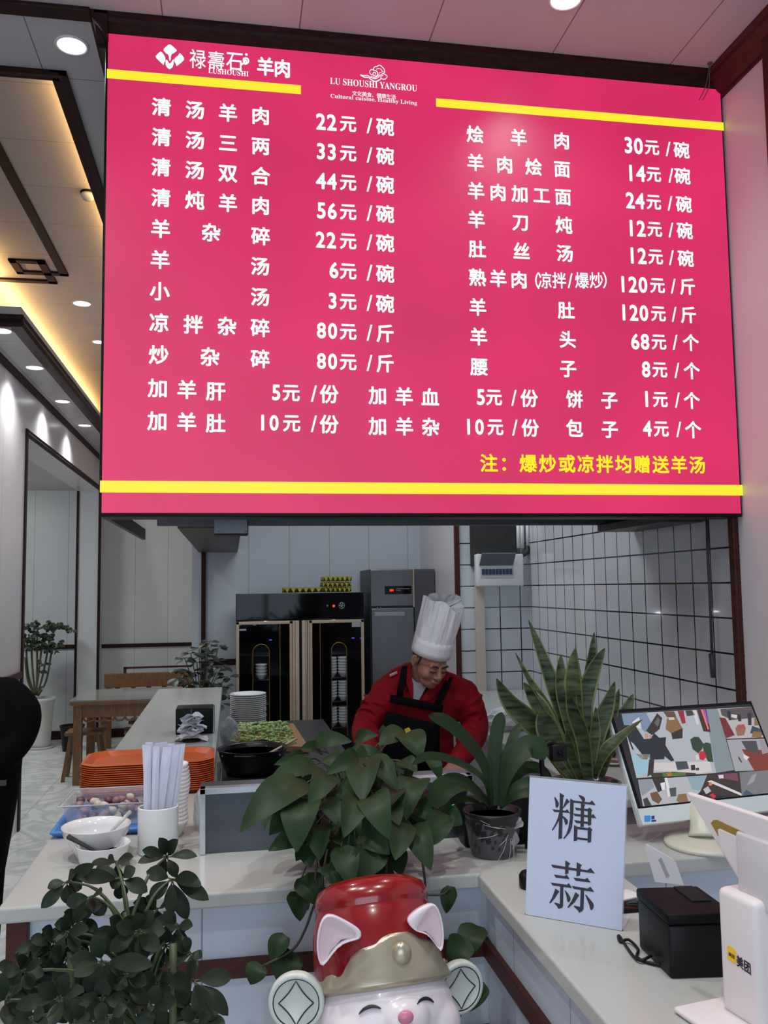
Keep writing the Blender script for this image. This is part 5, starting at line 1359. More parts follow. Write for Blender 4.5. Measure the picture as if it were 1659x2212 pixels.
MB().prism(v_, -sn * 0.006).build('rear_cover', TW, t, bevel=0.001)
d_ = MB(); d_.hexa([P0 + wv * 0.03 + (P1 - P0) * 0.04 - sn * 0.0125, P0 + wv * 0.97 + (P1 - P0) * 0.04 - sn * 0.0125, P0 + wv * 0.97 + (P1 - P0) * 0.96 - sn * 0.0125, P0 + wv * 0.03 + (P1 - P0) * 0.96 - sn * 0.0125,
    P0 + wv * 0.03 + (P1 - P0) * 0.04 - sn * 0.0135, P0 + wv * 0.97 + (P1 - P0) * 0.04 - sn * 0.0135, P0 + wv * 0.97 + (P1 - P0) * 0.96 - sn * 0.0135, P0 + wv * 0.03 + (P1 - P0) * 0.96 - sn * 0.0135])
d_.build('screen_glass', GLOSSB, t)

# ------------------------------------------------------------------ small black appliance with lamps, curved lamp stand
a_, b_ = atZ(905, 1806, 1.0), atZ(1130, 1800, 1.0)
t = thing('black_appliance', 'low black appliance with small coloured lights behind the strap leaf plant', 'appliance', (0.78, 2.52, 1.0))
zt_ = 1.13
MB().rbox(0.66, 0.90, 2.50, 2.585, 1.001, zt_, 0.01).build('case', BLACK, t)
for (px, py), m_, r_ in (((1033, 1704), RED, 0.0045), ((978, 1738), GREEN, 0.004), ((1096, 1703), BLUE, 0.004)):
    c = atY(px, py, 2.497); MB().ball(c, (r_, 0.003, r_ * 0.7), 10).build('indicator_light', m_, t)
t = thing('curved_arm_camera', 'black camera on a short curved arm before the snake plant', 'camera', atZ(1185, 1760, 1.0))
c0 = atZ(1182, 1850, 1.0); 
pts = [Vector((c0.x, 2.46, 1.002)), atY(1172, 1690, 2.46), atY(1170, 1640, 2.46), atY(1176, 1612, 2.46), atY(1192, 1604, 2.46), atY(1200, 1612, 2.46)]
MB().tube(smoothpath(pts, 5), 0.0075, 10).build('arm', BLACK, t)
MB().lathe([(0.0001, 1.0005), (0.035, 1.0005), (0.035, 1.008), (0.0001, 1.012)], (c0.x, 2.46, 0), 22).build('foot', BLACK, t)
c = atY(1207, 1625, 2.46); MB().rbox(c.x - 0.026, c.x + 0.022, 2.445, 2.475, c.z - 0.024, c.z + 0.024, 0.006).build('camera_head', BLACK, t)
MB().lathe([(0.0001, 0), (0.009, 0), (0.009, 0.004), (0.0001, 0.005)], (c.x, 2.445, c.z), 14, Matrix.Rotation(PI / 2, 3, 'X')).build('lens', GLOSSB, t)
# ------------------------------------------------------------------ plants
def leaf(mb, base, tip, w, shape='heart', curl=0.12, fold=0.18, roll=0.0, n=11, nrm=None, path=None, margin=None, mfrac=0.0, twist=0.0):
    """leaf blade from base to tip; faces the eye unless nrm is given; path gives inner points"""
    base, tip = Vector(base), Vector(tip)
    cl = smoothpath([base] + [Vector(p) for p in (path or [])] + [tip], 6) if path else [base.lerp(tip, i / n) for i in range(n + 1)]
    N = len(cl) - 1
    ax = (tip - base); L = ax.length
    nv = Vector(nrm) if nrm else (EYE - base.lerp(tip, 0.5)).normalized() * 0.8 + Vector((0, -0.1, 0.5))
    nv = (nv - ax * (nv.dot(ax) / max(1e-9, ax.dot(ax)))).normalized()
    nv = Quaternion(ax.normalized(), roll) @ nv
    us = [-1, -0.8, -0.4, 0, 0.4, 0.8, 1] if margin else [-1, -0.55, 0, 0.55, 1]
    rows = []
    for i, c in enumerate(cl):
        t = i / N
        if shape == 'heart': wd = 1.12 * (0.45 + 0.55 * math.sin(PI / 2 * t / 0.3) if t < 0.3 else math.cos(PI / 2 * (t - 0.3) / 0.7) ** 0.72)
        elif shape == 'obov': wd = 1.3 * (math.sin(PI * t ** 1.25)) ** 0.7 if t < 1 else 0
        elif shape == 'strap': wd = (0.55 + 0.45 * min(1, t * 2.2)) * (1 - max(0, (t - 0.75) / 0.25) ** 2.2)
        elif shape == 'blade': wd = (0.6 + 0.4 * min(1, t * 2.5)) * (1 - max(0, (t - 0.45) / 0.55) ** 2.0)
        elif shape == 'oval': wd = math.sin(PI * t) ** 0.7 if 0 < t < 1 else 0
        wd = max(wd, 0.02) * w / 2
        tg = (cl[min(i + 1, N)] - cl[max(i - 1, 0)]).normalized()
        sd = tg.cross(nv).normalized()
        nn = sd.cross(tg).normalized()
        if twist: sd = Quaternion(tg, twist * t) @ sd; nn = Quaternion(tg, twist * t) @ nn
        off = curl * L * (math.sin(PI * t) - 0.6 * t * t)
        wave = 0.06 * math.sin(t * 9 + w * 300)
        rows.append([c + nn * off + sd * (u * wd) + nn * (abs(u) ** 1.3 * wd * (fold + (wave if u > 0 else -wave))) for u in us])
    if margin is None:
        mb.sheet(rows)
    else:
        mb.sheet([r[1:-1] for r in rows])
        margin.sheet([r[:2] for r in rows]); margin.sheet([r[-2:] for r in rows])

def foliage(name, col, var=0.25, rough=0.4, scale=9):
    return mat(name, rgb(*col), max(rough, 0.42), var=var, scale=scale, spec=0.16)
POTH = foliage('pothos_green', (34, 52, 28), 0.3, 0.45)
STEM = mat('stem_green', rgb(66, 74, 44), 0.5)

# trailing plant on the front counter
def v8(x, y, Y): return atY(440 + x / 2.37, 1560 + y / 2.37, Y)
t = thing('trailing_pothos', 'large dark green trailing pothos spilling over the counter front', 'potted plant', (0.33, 2.43, 1.0))
PTW = mat('pothos_pot_dark', rgb(70, 62, 60), 0.4)
MB().lathe([(0.055, 1.0006), (0.06, 1.002), (0.078, 1.11), (0.084, 1.112), (0.084, 1.128), (0.074, 1.128), (0.07, 1.105)], (0.33, 2.43, 0), 30).build('pot', PTW, t)
MB().lathe([(0.0001, 1.108), (0.071, 1.108)], (0.33, 2.43, 0), 24).build('soil', SOIL, t)
LV = [((570, 215), (345, 288), 100, 2.40, 2.30), ((530, 310), (190, 532), 165, 2.32, 2.18), ((520, 190), (375, 208), 66, 2.45, 2.38), ((600, 150), (500, 130), 70, 2.50, 2.46), ((565, 105), (752, 92), 80, 2.50, 2.44),
      ((800, 185), (640, 252), 90, 2.40, 2.30), ((835, 185), (810, 392), 150, 2.38, 2.22), ((845, 190), (990, 335), 105, 2.38, 2.26), ((740, 160), (935, 168), 60, 2.44, 2.42), ((1035, 55), (900, 110), 110, 2.48, 2.42),
      ((1030, 60), (1112, 172), 130, 2.47, 2.38), ((780, 95), (886, 62), 66, 2.50, 2.46), ((938, 90), (918, 16), 34, 2.50, 2.50), ((1150, 180), (1215, 292), 66, 2.42, 2.36), ((1100, 290), (1035, 474), 135, 2.36, 2.24),
      ((985, 330), (930, 440), 100, 2.32, 2.22), ((640, 262), (548, 412), 115, 2.34, 2.20), ((530, 392), (470, 640), 165, 2.26, 2.14), ((615, 400), (705, 530), 100, 2.28, 2.18), ((800, 388), (722, 572), 125, 2.26, 2.14),
      ((865, 365), (938, 572), 140, 2.26, 2.12), ((1005, 510), (985, 694), 128, 2.24, 2.12), ((1065, 530), (1160, 742), 125, 2.26, 2.14), ((1085, 425), (1175, 500), 90, 2.34, 2.28), ((1215, 462), (1182, 622), 115, 2.32, 2.24),
      ((1235, 470), (1322, 520), 95, 2.34, 2.30), ((470, 470), (345, 560), 130, 2.30, 2.22), ((520, 570), (338, 652), 95, 2.26, 2.18), ((600, 520), (590, 690), 115, 2.26, 2.16), ((690, 590), (770, 640), 110, 2.24, 2.18),
      ((705, 640), (758, 834), 118, 2.18, 2.10), ((820, 560), (945, 668), 125, 2.22, 2.14), ((870, 650), (795, 800), 140, 2.18, 2.12), ((530, 630), (545, 742), 90, 2.24, 2.18), ((650, 720), (700, 852), 100, 2.18, 2.12),
      ((880, 780), (992, 812), 84, 2.22, 2.20), ((985, 665), (1012, 778), 95, 2.22, 2.16), ((505, 790), (595, 935), 125, 2.22, 2.17), ((470, 865), (496, 1014), 95, 2.22, 2.18), ((425, 1095), (340, 1218), 95, 2.22, 2.20),
      ((450, 1170), (372, 1312), 135, 2.22, 2.18), ((292, 1238), (238, 1342), 92, 2.22, 2.20), ((1268, 840), (1240, 978), 72, 2.2, 2.18), ((1330, 1105), (1262, 1250), 118, 2.14, 2.10), ((1405, 1042), (1330, 1215), 125, 2.18, 2.12),
      ((1400, 1320), (1345, 1482), 135, 2.10, 2.06), ((1290, 1415), (1290, 1545), 56, 2.1, 2.08), ((690, 330), (760, 400), 100, 2.34, 2.26), ((950, 420), (1000, 520), 90, 2.28, 2.2), ((570, 900), (640, 860), 70, 2.2, 2.18),
      ((640, 170), (700, 230), 90, 2.42, 2.36), ((1010, 200), (1090, 250), 80, 2.4, 2.34), ((480, 300), (420, 400), 100, 2.36, 2.28), ((760, 480), (830, 620), 130, 2.3, 2.2), ((640, 540), (720, 640), 120, 2.3, 2.22), ((920, 560), (880, 720), 130, 2.28, 2.2)]
rq = random.Random(77)
for i in range(60):
    x = rq.uniform(420, 1130); y = rq.uniform(150, 640); a_ = rq.uniform(0.6, 2.6); l_ = rq.uniform(120, 190)
    if abs(x - 790) / 420 + abs(y - 380) / 420 > 1.0: continue
    LV.append(((x, y), (x + math.cos(a_) * l_ * (1 if x > 760 else 1), y + abs(math.sin(a_)) * l_), rq.uniform(95, 140), rq.uniform(2.40, 2.5), rq.uniform(2.36, 2.44)))
mb = MB(); sm = MB()
core = Vector((0.33, 2.42, 1.14))
for i, (b, e, w, y0, y1) in enumerate(LV):
    B, T = v8(b[0], b[1], y0), v8(e[0], e[1], y1)
    leaf(mb, B, T, w * 1.08 / 2.37 / 1884.6 * y0, 'heart', 0.10 + 0.05 * ((i * 7) % 3), 0.16 + 0.06 * ((i * 5) % 4), roll=0.25 * math.sin(i * 2.3))
    if b[1] < 800:
        sm.tube(smoothpath([core + Vector((0.02 * math.sin(i), 0.02 * math.cos(i), 0)), core.lerp(B, 0.6) + uzz * 0.04 + Vector((0, 0.03, 0)), B], 3), 0.0022, 5)
mb.build('foliage', POTH, t)
for pts in ([(590, 630), (572, 800), (600, 870), (560, 950), (520, 1060), (455, 1165), (300, 1250)], [(632, 650), (610, 800), (604, 890)], [(1115, 690), (1132, 800), (1136, 930)], [(1138, 884), (1225, 880), (1262, 842)], [(940, 690), (934, 790)], [(530, 960), (545, 900)],
            [(1240, 1230), (1262, 1340), (1285, 1410), (1320, 1380)]):
    sm.tube(smoothpath([v8(x, y, 2.19) for x, y in pts], 4), 0.0032, 6)
sm.build('stems', mat('stem_dark', rgb(52, 50, 34), 0.5), t)

# strap leaf plant in the black pot
def vc(x, y, Y=2.40): return atY(x, y, Y)
pb = atZ(1065, 1856, 1.0); YP = pb.y + 0.045
pcx = atY(1064, 1800, YP).x; rtop = 0.5 * (atY(1124, 1752, YP) - atY(1003, 1752, YP)).length; rbot = 0.5 * (atY(1108, 1850, YP) - atY(1020, 1850, YP)).length
zt_ = atY(1064, 1748, YP).z
t = thing('strap_leaf_plant', 'long strap-leaved plant in a ribbed black plastic pot tied in a clear bag', 'potted plant', (pcx, YP, 1.0))
prof = [(rbot * 0.9, 1.0006), (rbot, 1.003)]
for k in range(1, 12):
    s_ = k / 11; prof.append((rbot + (rtop * 0.95 - rbot) * s_ + (0.0012 if k % 2 else 0), 1.003 + (zt_ - 0.012 - 1.003) * s_))
prof += [(rtop, zt_ - 0.01), (rtop, zt_), (rtop * 0.94, zt_), (rtop * 0.9, zt_ - 0.02)]
MB().lathe(prof, (pcx, YP, 0), 36).build('pot', mat('nursery_pot', rgb(24, 24, 25), 0.42), t)
MB().lathe([(0.0001, zt_ - 0.018), (rtop * 0.91, zt_ - 0.018)], (pcx, YP, 0), 24).build('soil', SOIL, t)
CLV = foliage('strap_green', (34, 50, 28), 0.2, 0.36)
mb = MB()
for pts, w, dy in (([(1063, 1741), (1046, 1655), (1010, 1600), (965, 1560), (925, 1545)], 27, (0, -.02, -.06, -.10, -.12)), ([(1058, 1737), (1043, 1682), (984, 1644), (925, 1633), (890, 1652)], 17, (0, -.03, -.06, -.08, -.09)),
                   ([(1055, 1735), (1005, 1692), (960, 1702), (931, 1742)], 46, (0, -.05, -.09, -.12)), ([(1068, 1740), (1066, 1650), (1074, 1580), (1084, 1538)], 28, (0, .01, .02, .03)),
                   ([(1074, 1740), (1085, 1680), (1112, 1632), (1150, 1612), (1178, 1640)], 50, (0, .01, .02, .02, 0)), ([(1080, 1742), (1108, 1706), (1138, 1690), (1160, 1694)], 22, (0, -.01, -.02, -.03)),
                   ([(1080, 1745), (1108, 1722), (1140, 1712), (1158, 1722)], 20, (0, -.03, -.05, -.06)), ([(1050, 1745), (1010, 1726), (965, 1736), (946, 1768)], 15, (0, -.04, -.07, -.09)),
                   ([(1072, 1738), (1092, 1650), (1106, 1600), (1124, 1562)], 20, (0, .03, .05, .07)), ([(1060, 1742), (1057, 1670), (1054, 1632)], 12, (0, -.01, -.01)), ([(1078, 1740), (1120, 1668), (1165, 1660), (1195, 1690)], 30, (0, .05, .08, .09))):
    P_ = [vc(x, y, YP + d) for (x, y), d in zip(pts, dy)]
    leaf(mb, P_[0], P_[-1], w * 1.1 / 1884.6 * 2.36, 'strap', 0.0, 0.10, path=P_[1:-1])
mb.build('foliage', CLV, t)
# clear bag round the pot, knotted at the right
prof = [(rbot * 0.6, 1.0003)]
for k in range(0, 12):
    s_ = k / 11; prof.append((rbot * 1.03 + 0.001 + (rtop * 0.93 - rbot) * s_ * 0.8, 1.001 + (zt_ - 0.045 - 1.0) * s_))
mb = MB(); vs_ = []; n0 = 40
for i, (r, z) in enumerate(prof):
    for k in range(n0):
        a = 2 * PI * k / n0
        rr = r + 0.0016 * math.sin(k * 2.9 + i * 1.3) + 0.0012 * math.sin(k * 5.3 - i)
        kz = 0.022 * math.cos(a + 2.2) * (i / 11)
        vs_.append((pcx + rr * math.cos(a), YP + rr * math.sin(a), z + kz))
mb.add(vs_, [(i * n0 + k, i * n0 + (k + 1) % n0, (i + 1) * n0 + (k + 1) % n0, (i + 1) * n0 + k) for i in range(len(prof) - 1) for k in range(n0)], False)
BAGM = mat('bag_film', rgb(214, 218, 222), 0.18, alpha=0.09, spec=0.8); BAGW = mat('bag_fold', rgb(200, 200, 204), 0.3, alpha=0.55)
mb.build('bag', BAGM, t)
mb = MB(); kn = atY(1099, 1788, YP - rtop * 0.55); mb.ball(kn, (0.009, 0.008, 0.009), 10)
for tgt, w in (((1131, 1776), 24), ((1126, 1766), 14), ((1115, 1826), 22), ((1108, 1836), 14)):
    leaf(mb, kn, atY(*tgt, YP - rtop * 0.62), w / 1884.6 * 2.3, 'strap', 0.1, 0.5)
for tgt in ((1010, 1752), (1030, 1768), (1052, 1850), (1076, 1856), (1090, 1858), (1020, 1800), (1060, 1810), (1048, 1770)):
    e_ = atY(*tgt, YP); dv = Vector((e_.x - pcx, -math.sqrt(max(0.0005, (rtop * 0.97) ** 2 - (e_.x - pcx) ** 2)), 0)); e_ = Vector((pcx + dv.x, YP + dv.y, e_.z))
    m_ = kn.lerp(e_, 0.5); mv = Vector((m_.x - pcx, m_.y - YP, 0)).normalized() * (rtop * 0.96); m_ = Vector((pcx + mv.x, YP + mv.y, m_.z))
    mb.tube(smoothpath([kn, m_, e_], 4), [0.0016] + [0.0008] * 7 + [0.0003], 5)
mb.build('bag_knot', BAGW, t)

# snake plant
def v6(x, y, Y): return atY(960 + x / 2.3734, 1080 + y / 2.3734, Y)
YS = 2.56
c = atY(1262, 1700, YS); rs_ = 0.5 * (atY(1340, 1690, YS) - atY(1192, 1690, YS)).length
zt_ = atY(1262, 1688, YS).z
t = thing('snake_plant', 'tall banded snake plant with yellow leaf edges in a dark glazed pot', 'potted plant', (c.x, YS, 1.0))
MB().lathe([(rs_ * 0.7, 1.0006), (rs_ * 0.74, 1.003), (rs_ * 0.95, 1.0 + (zt_ - 1) * 0.6), (rs_, zt_ - 0.02), (rs_ * 1.02, zt_ - 0.004), (rs_ * 1.0, zt_), (rs_ * 0.94, zt_ - 0.004), (rs_ * 0.92, zt_ - 0.03)], (c.x, YS, 0), 40).build('pot', mat('glazed_pot', rgb(66, 70, 66), 0.2, coat=0.4), t)
MB().lathe([(0.0001, zt_ - 0.03), (rs_ * 0.93, zt_ - 0.03)], (c.x, YS, 0), 24).build('soil', SOIL, t)
SNK = mat('snake_green', rgb(18, 28, 20), 0.45, col2=rgb(80, 92, 60), scale=34, stretch=(0.35, 0.35, 2.4), spec=0.25)
SNE = mat('snake_edge', rgb(98, 100, 50), 0.5)
BL_ = [([(700, 1400), (590, 1060), (520, 850), (430, 612)], 76, .06), ([(690, 1400), (540, 1090), (430, 920), (362, 780)], 62, .05), ([(640, 1410), (470, 1170), (340, 1040), (267, 915)], 108, 0.02), ([(680, 1380), (520, 1110), (450, 1010), (405, 935)], 88, .04),
       ([(650, 1430), (560, 1250), (515, 1150), (500, 1070)], 140, -.04), ([(700, 1380), (615, 1050), (596, 900), (597, 790)], 76, .03), ([(720, 1400), (672, 1050), (664, 880), (670, 760)], 104, .0), ([(735, 1350), (740, 950), (756, 800), (768, 677)], 58, .02),
       ([(730, 1380), (715, 1060), (760, 880), (823, 757)], 96, -.01), ([(735, 1420), (712, 1220), (665, 1080), (630, 960)], 96, -.05), ([(750, 1410), (790, 1180), (835, 1050), (873, 930)], 92, .01), ([(775, 1410), (820, 1200), (868, 1080), (896, 966)], 62, .03),
       ([(800, 1420), (880, 1180), (935, 1080), (968, 993)], 80, .06), ([(765, 1425), (820, 1300), (900, 1220), (1015, 1125)], 74, -.05), ([(745, 1420), (765, 1250), (772, 1150), (776, 1060)], 62, -.03), ([(650, 1430), (600, 1370), (560, 1320), (520, 1290)], 50, -.05),
       ([(700, 1430), (660, 1330), (640, 1250), (628, 1180)], 60, -.06), ([(672, 745), (676, 850), (690, 1000), (700, 1300)][::-1], 48, .05)]
mb = MB(); mg = MB()
for k, (pts, w, dy) in enumerate(BL_):
    P_ = [v6(x, y, YS + dy * (0.35 + 0.65 * i / 3)) for i, (x, y) in enumerate(pts)]
    P_[0].z = max(P_[0].z, zt_ - 0.035)
    leaf(mb, P_[0], P_[-1], w / 2.3734 / 1884.6 * YS * 1.05, 'blade', 0.0, 0.22, roll=0.5 * math.sin(k * 1.9), path=P_[1:-1], margin=mg, twist=0.7 * math.sin(k * 2.7))
mb.build('leaves', SNK, t); mg.build('leaf_margins', SNE, t)

# umbrella plant, lower left
def v7(x, y, Y): return atY(x / 2.941, 1460 + y / 2.941, Y)
t = thing('umbrella_plant', 'dark leafy umbrella plant in the lower left before the counter', 'potted plant', (-0.17, 1.62, 0))
UMB = foliage('umbrella_green', (36, 44, 31), 0.25, 0.45)
MB().lathe([(0.12, 0.001), (0.125, 0.004), (0.17, 0.30), (0.18, 0.302), (0.18, 0.325), (0.16, 0.325), (0.155, 0.29)], (-0.17, 1.62, 0), 30).build('pot', mat('plain_pot', rgb(120, 116, 112), 0.4), t)
MB().lathe([(0.0001, 0.295), (0.157, 0.295)], (-0.17, 1.62, 0), 24).build('soil', SOIL, t)
CLU = [((1060, 1150), 1.86, [(1015, 1032), (1125, 1042), (905, 1105), (1252, 1140), (878, 1182), (1010, 1270), (1120, 1280)], 78), ((735, 1180), 1.86, [(580, 1196), (845, 1148), (822, 1200), (600, 1240), (760, 1330), (690, 1160)], 66), ((1090, 1290), 1.80, [(930, 1240), (950, 1420), (1255, 1285), (1190, 1550), (1326, 1420), (1090, 1520), (1280, 1330)], 95),
       ((770, 1290), 1.80, [(495, 1278), (710, 1350), (935, 1370), (860, 1220), (620, 1230), (760, 1420)], 92), ((425, 1308), 1.80, [(262, 1475), (592, 1200), (300, 1345), (430, 1450), (520, 1350), (480, 1250)], 86), ((580, 1400), 1.74, [(385, 1600), (662, 1520), (420, 1450), (500, 1560), (640, 1380), (600, 1500)], 92),
       ((880, 1625), 1.66, [(738, 1580), (870, 1508), (972, 1492), (1050, 1620), (1005, 1742), (915, 1810), (695, 1745)], 104), ((290, 1680), 1.72, [(198, 1665), (286, 1608), (368, 1640), (95, 1755), (325, 1830), (210, 1790)], 66), ((650, 1815), 1.60, [(598, 1650), (442, 1800), (470, 1905), (545, 2010), (690, 2030), (968, 1835), (790, 1930)], 112),
       ((420, 1630), 1.70, [(345, 1830), (560, 1610), (480, 1720), (500, 1760), (400, 1540)], 84), ((1210, 1760), 1.72, [(1168, 1665), (1100, 1700), (1282, 1790), (1065, 1850), (1230, 1900)], 76), ((1230, 1935), 1.60, [(1474, 1912), (1452, 2155), (1310, 2150), (1120, 2070), (1080, 1950), (1190, 1830)], 116),
       ((380, 2050), 1.56, [(245, 1965), (432, 1890), (530, 2000), (540, 2150), (335, 2225), (215, 2160), (95, 2100)], 100), ((50, 2060), 1.60, [(-20, 1890), (130, 1985), (40, 2215), (160, 2150), (-60, 2000)], 90), ((650, 2040), 1.58, [(560, 2180), (740, 2160), (500, 2080), (790, 2080), (660, 1930)], 96),
       ((960, 2100), 1.58, [(800, 2080), (900, 2240), (1060, 2220), (1120, 2060), (1010, 1970), (830, 1990)], 104), ((150, 1870), 1.64, [(15, 1880), (260, 1822), (60, 1960), (200, 1990), (120, 1780), (280, 1900)], 82), ((1130, 1580), 1.76, [(1222, 1588), (1155, 1650), (985, 1545), (1060, 1620), (1040, 1500)], 72),
       ((800, 1900), 1.60, [(700, 1850), (900, 1860), (840, 2010), (740, 2000), (930, 1960)], 88), ((700, 2160), 1.52, [(600, 2110), (800, 2110), (760, 2260), (620, 2260)], 90), ((1250, 2190), 1.54, [(1150, 2130), (1340, 2160), (1300, 2280), (1180, 2280)], 84), ((200, 2170), 1.52, [(80, 2200), (280, 2130), (180, 2290), (300, 2250)], 84), ((480, 2200), 1.52, [(400, 2150), (560, 2180), (480, 2290)], 84),
       ((1000, 1480), 1.84, [(850, 1440), (760, 1520), (1000, 1580), (930, 1400), (1100, 1430)], 84), ((1000, 1960), 1.64, [(900, 1900), (1100, 1900), (1080, 2040), (940, 2060)], 84), ((560, 1700), 1.72, [(500, 1640), (640, 1700), (520, 1780), (620, 1620)], 64)]
rq = random.Random(31)
for i in range(22):
    x, y = rq.uniform(80, 1330), rq.uniform(1560, 2210)
    if y < 1700 and (x < 330 or x > 1180): continue
    a0 = rq.random() * 6.28; rr_ = rq.uniform(130, 185)
    CLU.append(((x, y), rq.uniform(1.70, 1.80), [(x + rr_ * math.cos(a0 + k * 0.9) * rq.uniform(.8, 1.1), y + 30 + rr_ * math.sin(a0 + k * 0.9) * 0.8) for k in range(7)], 92))
mb = MB(); st = MB(); rnd = random.Random(21)
trunk = [Vector((-0.17, 1.62, 0.29)), Vector((-0.16, 1.66, 0.6)), Vector((-0.15, 1.70, 0.9)), v7(800, 1500, 1.76)]
tp = smoothpath(trunk, 6)
for j, (cpt, Y, tips, w) in enumerate(CLU):
    C_ = v7(cpt[0], cpt[1], Y)
    for i, tpx in enumerate(tips):
        T_ = v7(tpx[0], tpx[1], Y - 0.015 + rnd.uniform(-0.03, 0.02))
        d = T_ - C_
        leaf(mb, C_ + d * 0.12, T_, w * 0.72 * rnd.uniform(0.92, 1.1) / 2.941 / 1884.6 * Y, 'obov', 0.05 + 0.05 * rnd.random(), 0.15, roll=rnd.uniform(-0.4, 0.4))
        st.tube([C_, C_ + d * 0.16], 0.0014, 5)
    a_ = min(tp, key=lambda q: (q - (C_ + Vector((0, 0, -0.12)))).length)
    st.tube(smoothpath([a_, a_.lerp(C_, 0.5) + Vector((0, -0.01, 0.03)), C_], 4), [0.0035] * 5 + [0.0025] * 4, 6)
st.tube(tp, [0.012 - 0.006 * i / len(tp) for i in range(len(tp))], 8)
st.tube(smoothpath([(-0.13, 1.6, 0.29), (-0.1, 1.6, 0.6), v7(1100, 1700, 1.7)], 6), 0.007, 8)
st.tube(smoothpath([(-0.21, 1.6, 0.29), (-0.24, 1.6, 0.6), v7(450, 1750, 1.68)], 6), 0.007, 8)
mb.build('foliage', UMB, t); st.build('stems', STEM, t)

# plant behind the end of the long counter
t = thing('bushy_plant', 'bushy umbrella plant behind the far end of the long counter', 'potted plant', (-0.24, 7.35, 0))
MB().lathe([(0.13, 0.001), (0.17, 0.36), (0.18, 0.38), (0.16, 0.38)], (-0.24, 7.35, 0), 24).build('pot', mat('plain_pot', rgb(120, 116, 112), 0.4), t)
MB().lathe([(0.0001, 0.355), (0.158, 0.355)], (-0.24, 7.35, 0), 20).build('soil', SOIL, t)
mb = MB(); st = MB(); rnd = random.Random(5)
cl_ = [(452, 1388), (472, 1398), (430, 1402), (412, 1412), (445, 1412), (400, 1425), (425, 1430), (460, 1428), (480, 1440), (390, 1445), (412, 1450), (440, 1450), (468, 1452), (492, 1462), (385, 1465), (405, 1475), (432, 1472), (458, 1478), (485, 1482), (470, 1500), (440, 1495), (478, 1520), (488, 1505), (395, 1490)]
for (px, py) in cl_:
    C_ = atY(px, py, 7.35 + rnd.uniform(-0.15, 0.15)); st.tube(smoothpath([(-0.24, 7.35, 0.7), Vector((-0.24, 7.35, 0.8)).lerp(C_, 0.5), C_], 3), 0.004, 5)
    for k in range(7):
        a = k * 0.9 + rnd.random(); d = Vector((math.cos(a), math.sin(a) * 0.8, rnd.uniform(-0.55, 0.15))) * rnd.uniform(0.08, 0.125)
        leaf(mb, C_ + d * 0.15, C_ + d, 0.042, 'obov', 0.06, 0.15, nrm=(0, -0.3, 1), n=5)
st.tube([(-0.24, 7.35, 0.35), (-0.24, 7.35, 0.75)], 0.014, 8)
mb.build('foliage', mat('bush_green', rgb(44, 54, 44), 0.4, var=0.2), t); st.build('stems', STEM, t)

# money tree in the tall white pot, far left
pm = atZ(88, 1606, 0.0); pm = Vector((pm.x, 10.55, 0)); pm.x = atY(88, 1560, 10.55).x
rp_ = 0.5 * (atY(118, 1512, 10.55) - atY(58, 1512, 10.55)).length; zr_ = atY(88, 1507, 10.55).z
t = thing('money_tree', 'small tree with bare stems and round leaves in a tall white pot, far left', 'potted plant', (pm.x, pm.y, 0))
MB().lathe([(rp_ * 0.74, 0.018), (rp_ * 0.72, 0.05), (rp_ * 0.82, zr_ * 0.5), (rp_ * 0.95, zr_ - 0.05), (rp_ * 1.04, zr_ - 0.03), (rp_ * 1.05, zr_), (rp_ * 0.95, zr_), (rp_ * 0.9, zr_ - 0.04)], (pm.x, pm.y, 0), 36).build('pot', mat('white_pot', rgb(206, 206, 204), 0.3), t)
MB().lathe([(rp_ * 0.92, 0.001), (rp_ * 0.98, 0.004), (rp_ * 1.0, 0.018), (rp_ * 0.2, 0.019)], (pm.x, pm.y, 0), 32).build('saucer', mat('white_pot', rgb(206, 206, 204)), t)
MB().lathe([(0.0001, zr_ - 0.035), (rp_ * 0.91, zr_ - 0.035)], (pm.x, pm.y, 0), 24).build('soil', SOIL, t)
st = MB(); mb = MB(); rnd = random.Random(3); YM = 10.55
for pts in ([(75, 1500), (62, 1460), (57, 1405), (62, 1380)], [(76, 1502), (70, 1440), (68, 1390)], [(78, 1502), (80, 1450), (80, 1370)], [(80, 1502), (92, 1460), (104, 1400), (108, 1370)], [(82, 1503), (100, 1470), (111, 1410), (115, 1390)], [(77, 1502), (85, 1440), (92, 1380)], [(74, 1500), (60, 1470), (54, 1420)]):
    dy = rnd.uniform(-0.08, 0.08); st.tube(smoothpath([atY(x, y, YM + dy * i / 3) for i, (x, y) in enumerate(pts)], 4), 0.012, 6)
st.build('stems', mat('bare_stem', rgb(78, 78, 56), 0.6), t)
def sprig(px, py, n, r):
    for k in range(n):
        q = atY(px + rnd.uniform(-1, 1) * r, py + rnd.uniform(-1, 1) * r * 0.6, YM + rnd.uniform(-0.14, 0.10))
        a = rnd.random() * 6.28; d = Vector((math.cos(a), math.sin(a) * 0.6 - 0.2, rnd.uniform(-0.9, 0.1))).normalized() * rnd.uniform(0.045, 0.07)
        leaf(mb, q, q + d, 0.045, 'oval', 0.08, 0.12, nrm=(rnd.uniform(-.3, .3), -0.7, 0.7), n=5)
for px, py, n, r in ((62, 1356, 20, 15), (85, 1350, 22, 16), (105, 1352, 20, 14), (125, 1350, 14, 11), (140, 1352, 10, 9), (152, 1360, 7, 6), (60, 1378, 20, 15), (82, 1375, 22, 16), (104, 1375, 18, 14), (60, 1395, 16, 14), (85, 1394, 16, 16), (110, 1392, 14, 13), (128, 1390, 8, 8), (98, 1402, 9, 9), (125, 1408, 2, 3), (97, 1436, 5, 4), (92, 1450, 5, 6), (82, 1430, 2, 4), (85, 1485, 3, 6)):
    sprig(px, py, n, r)
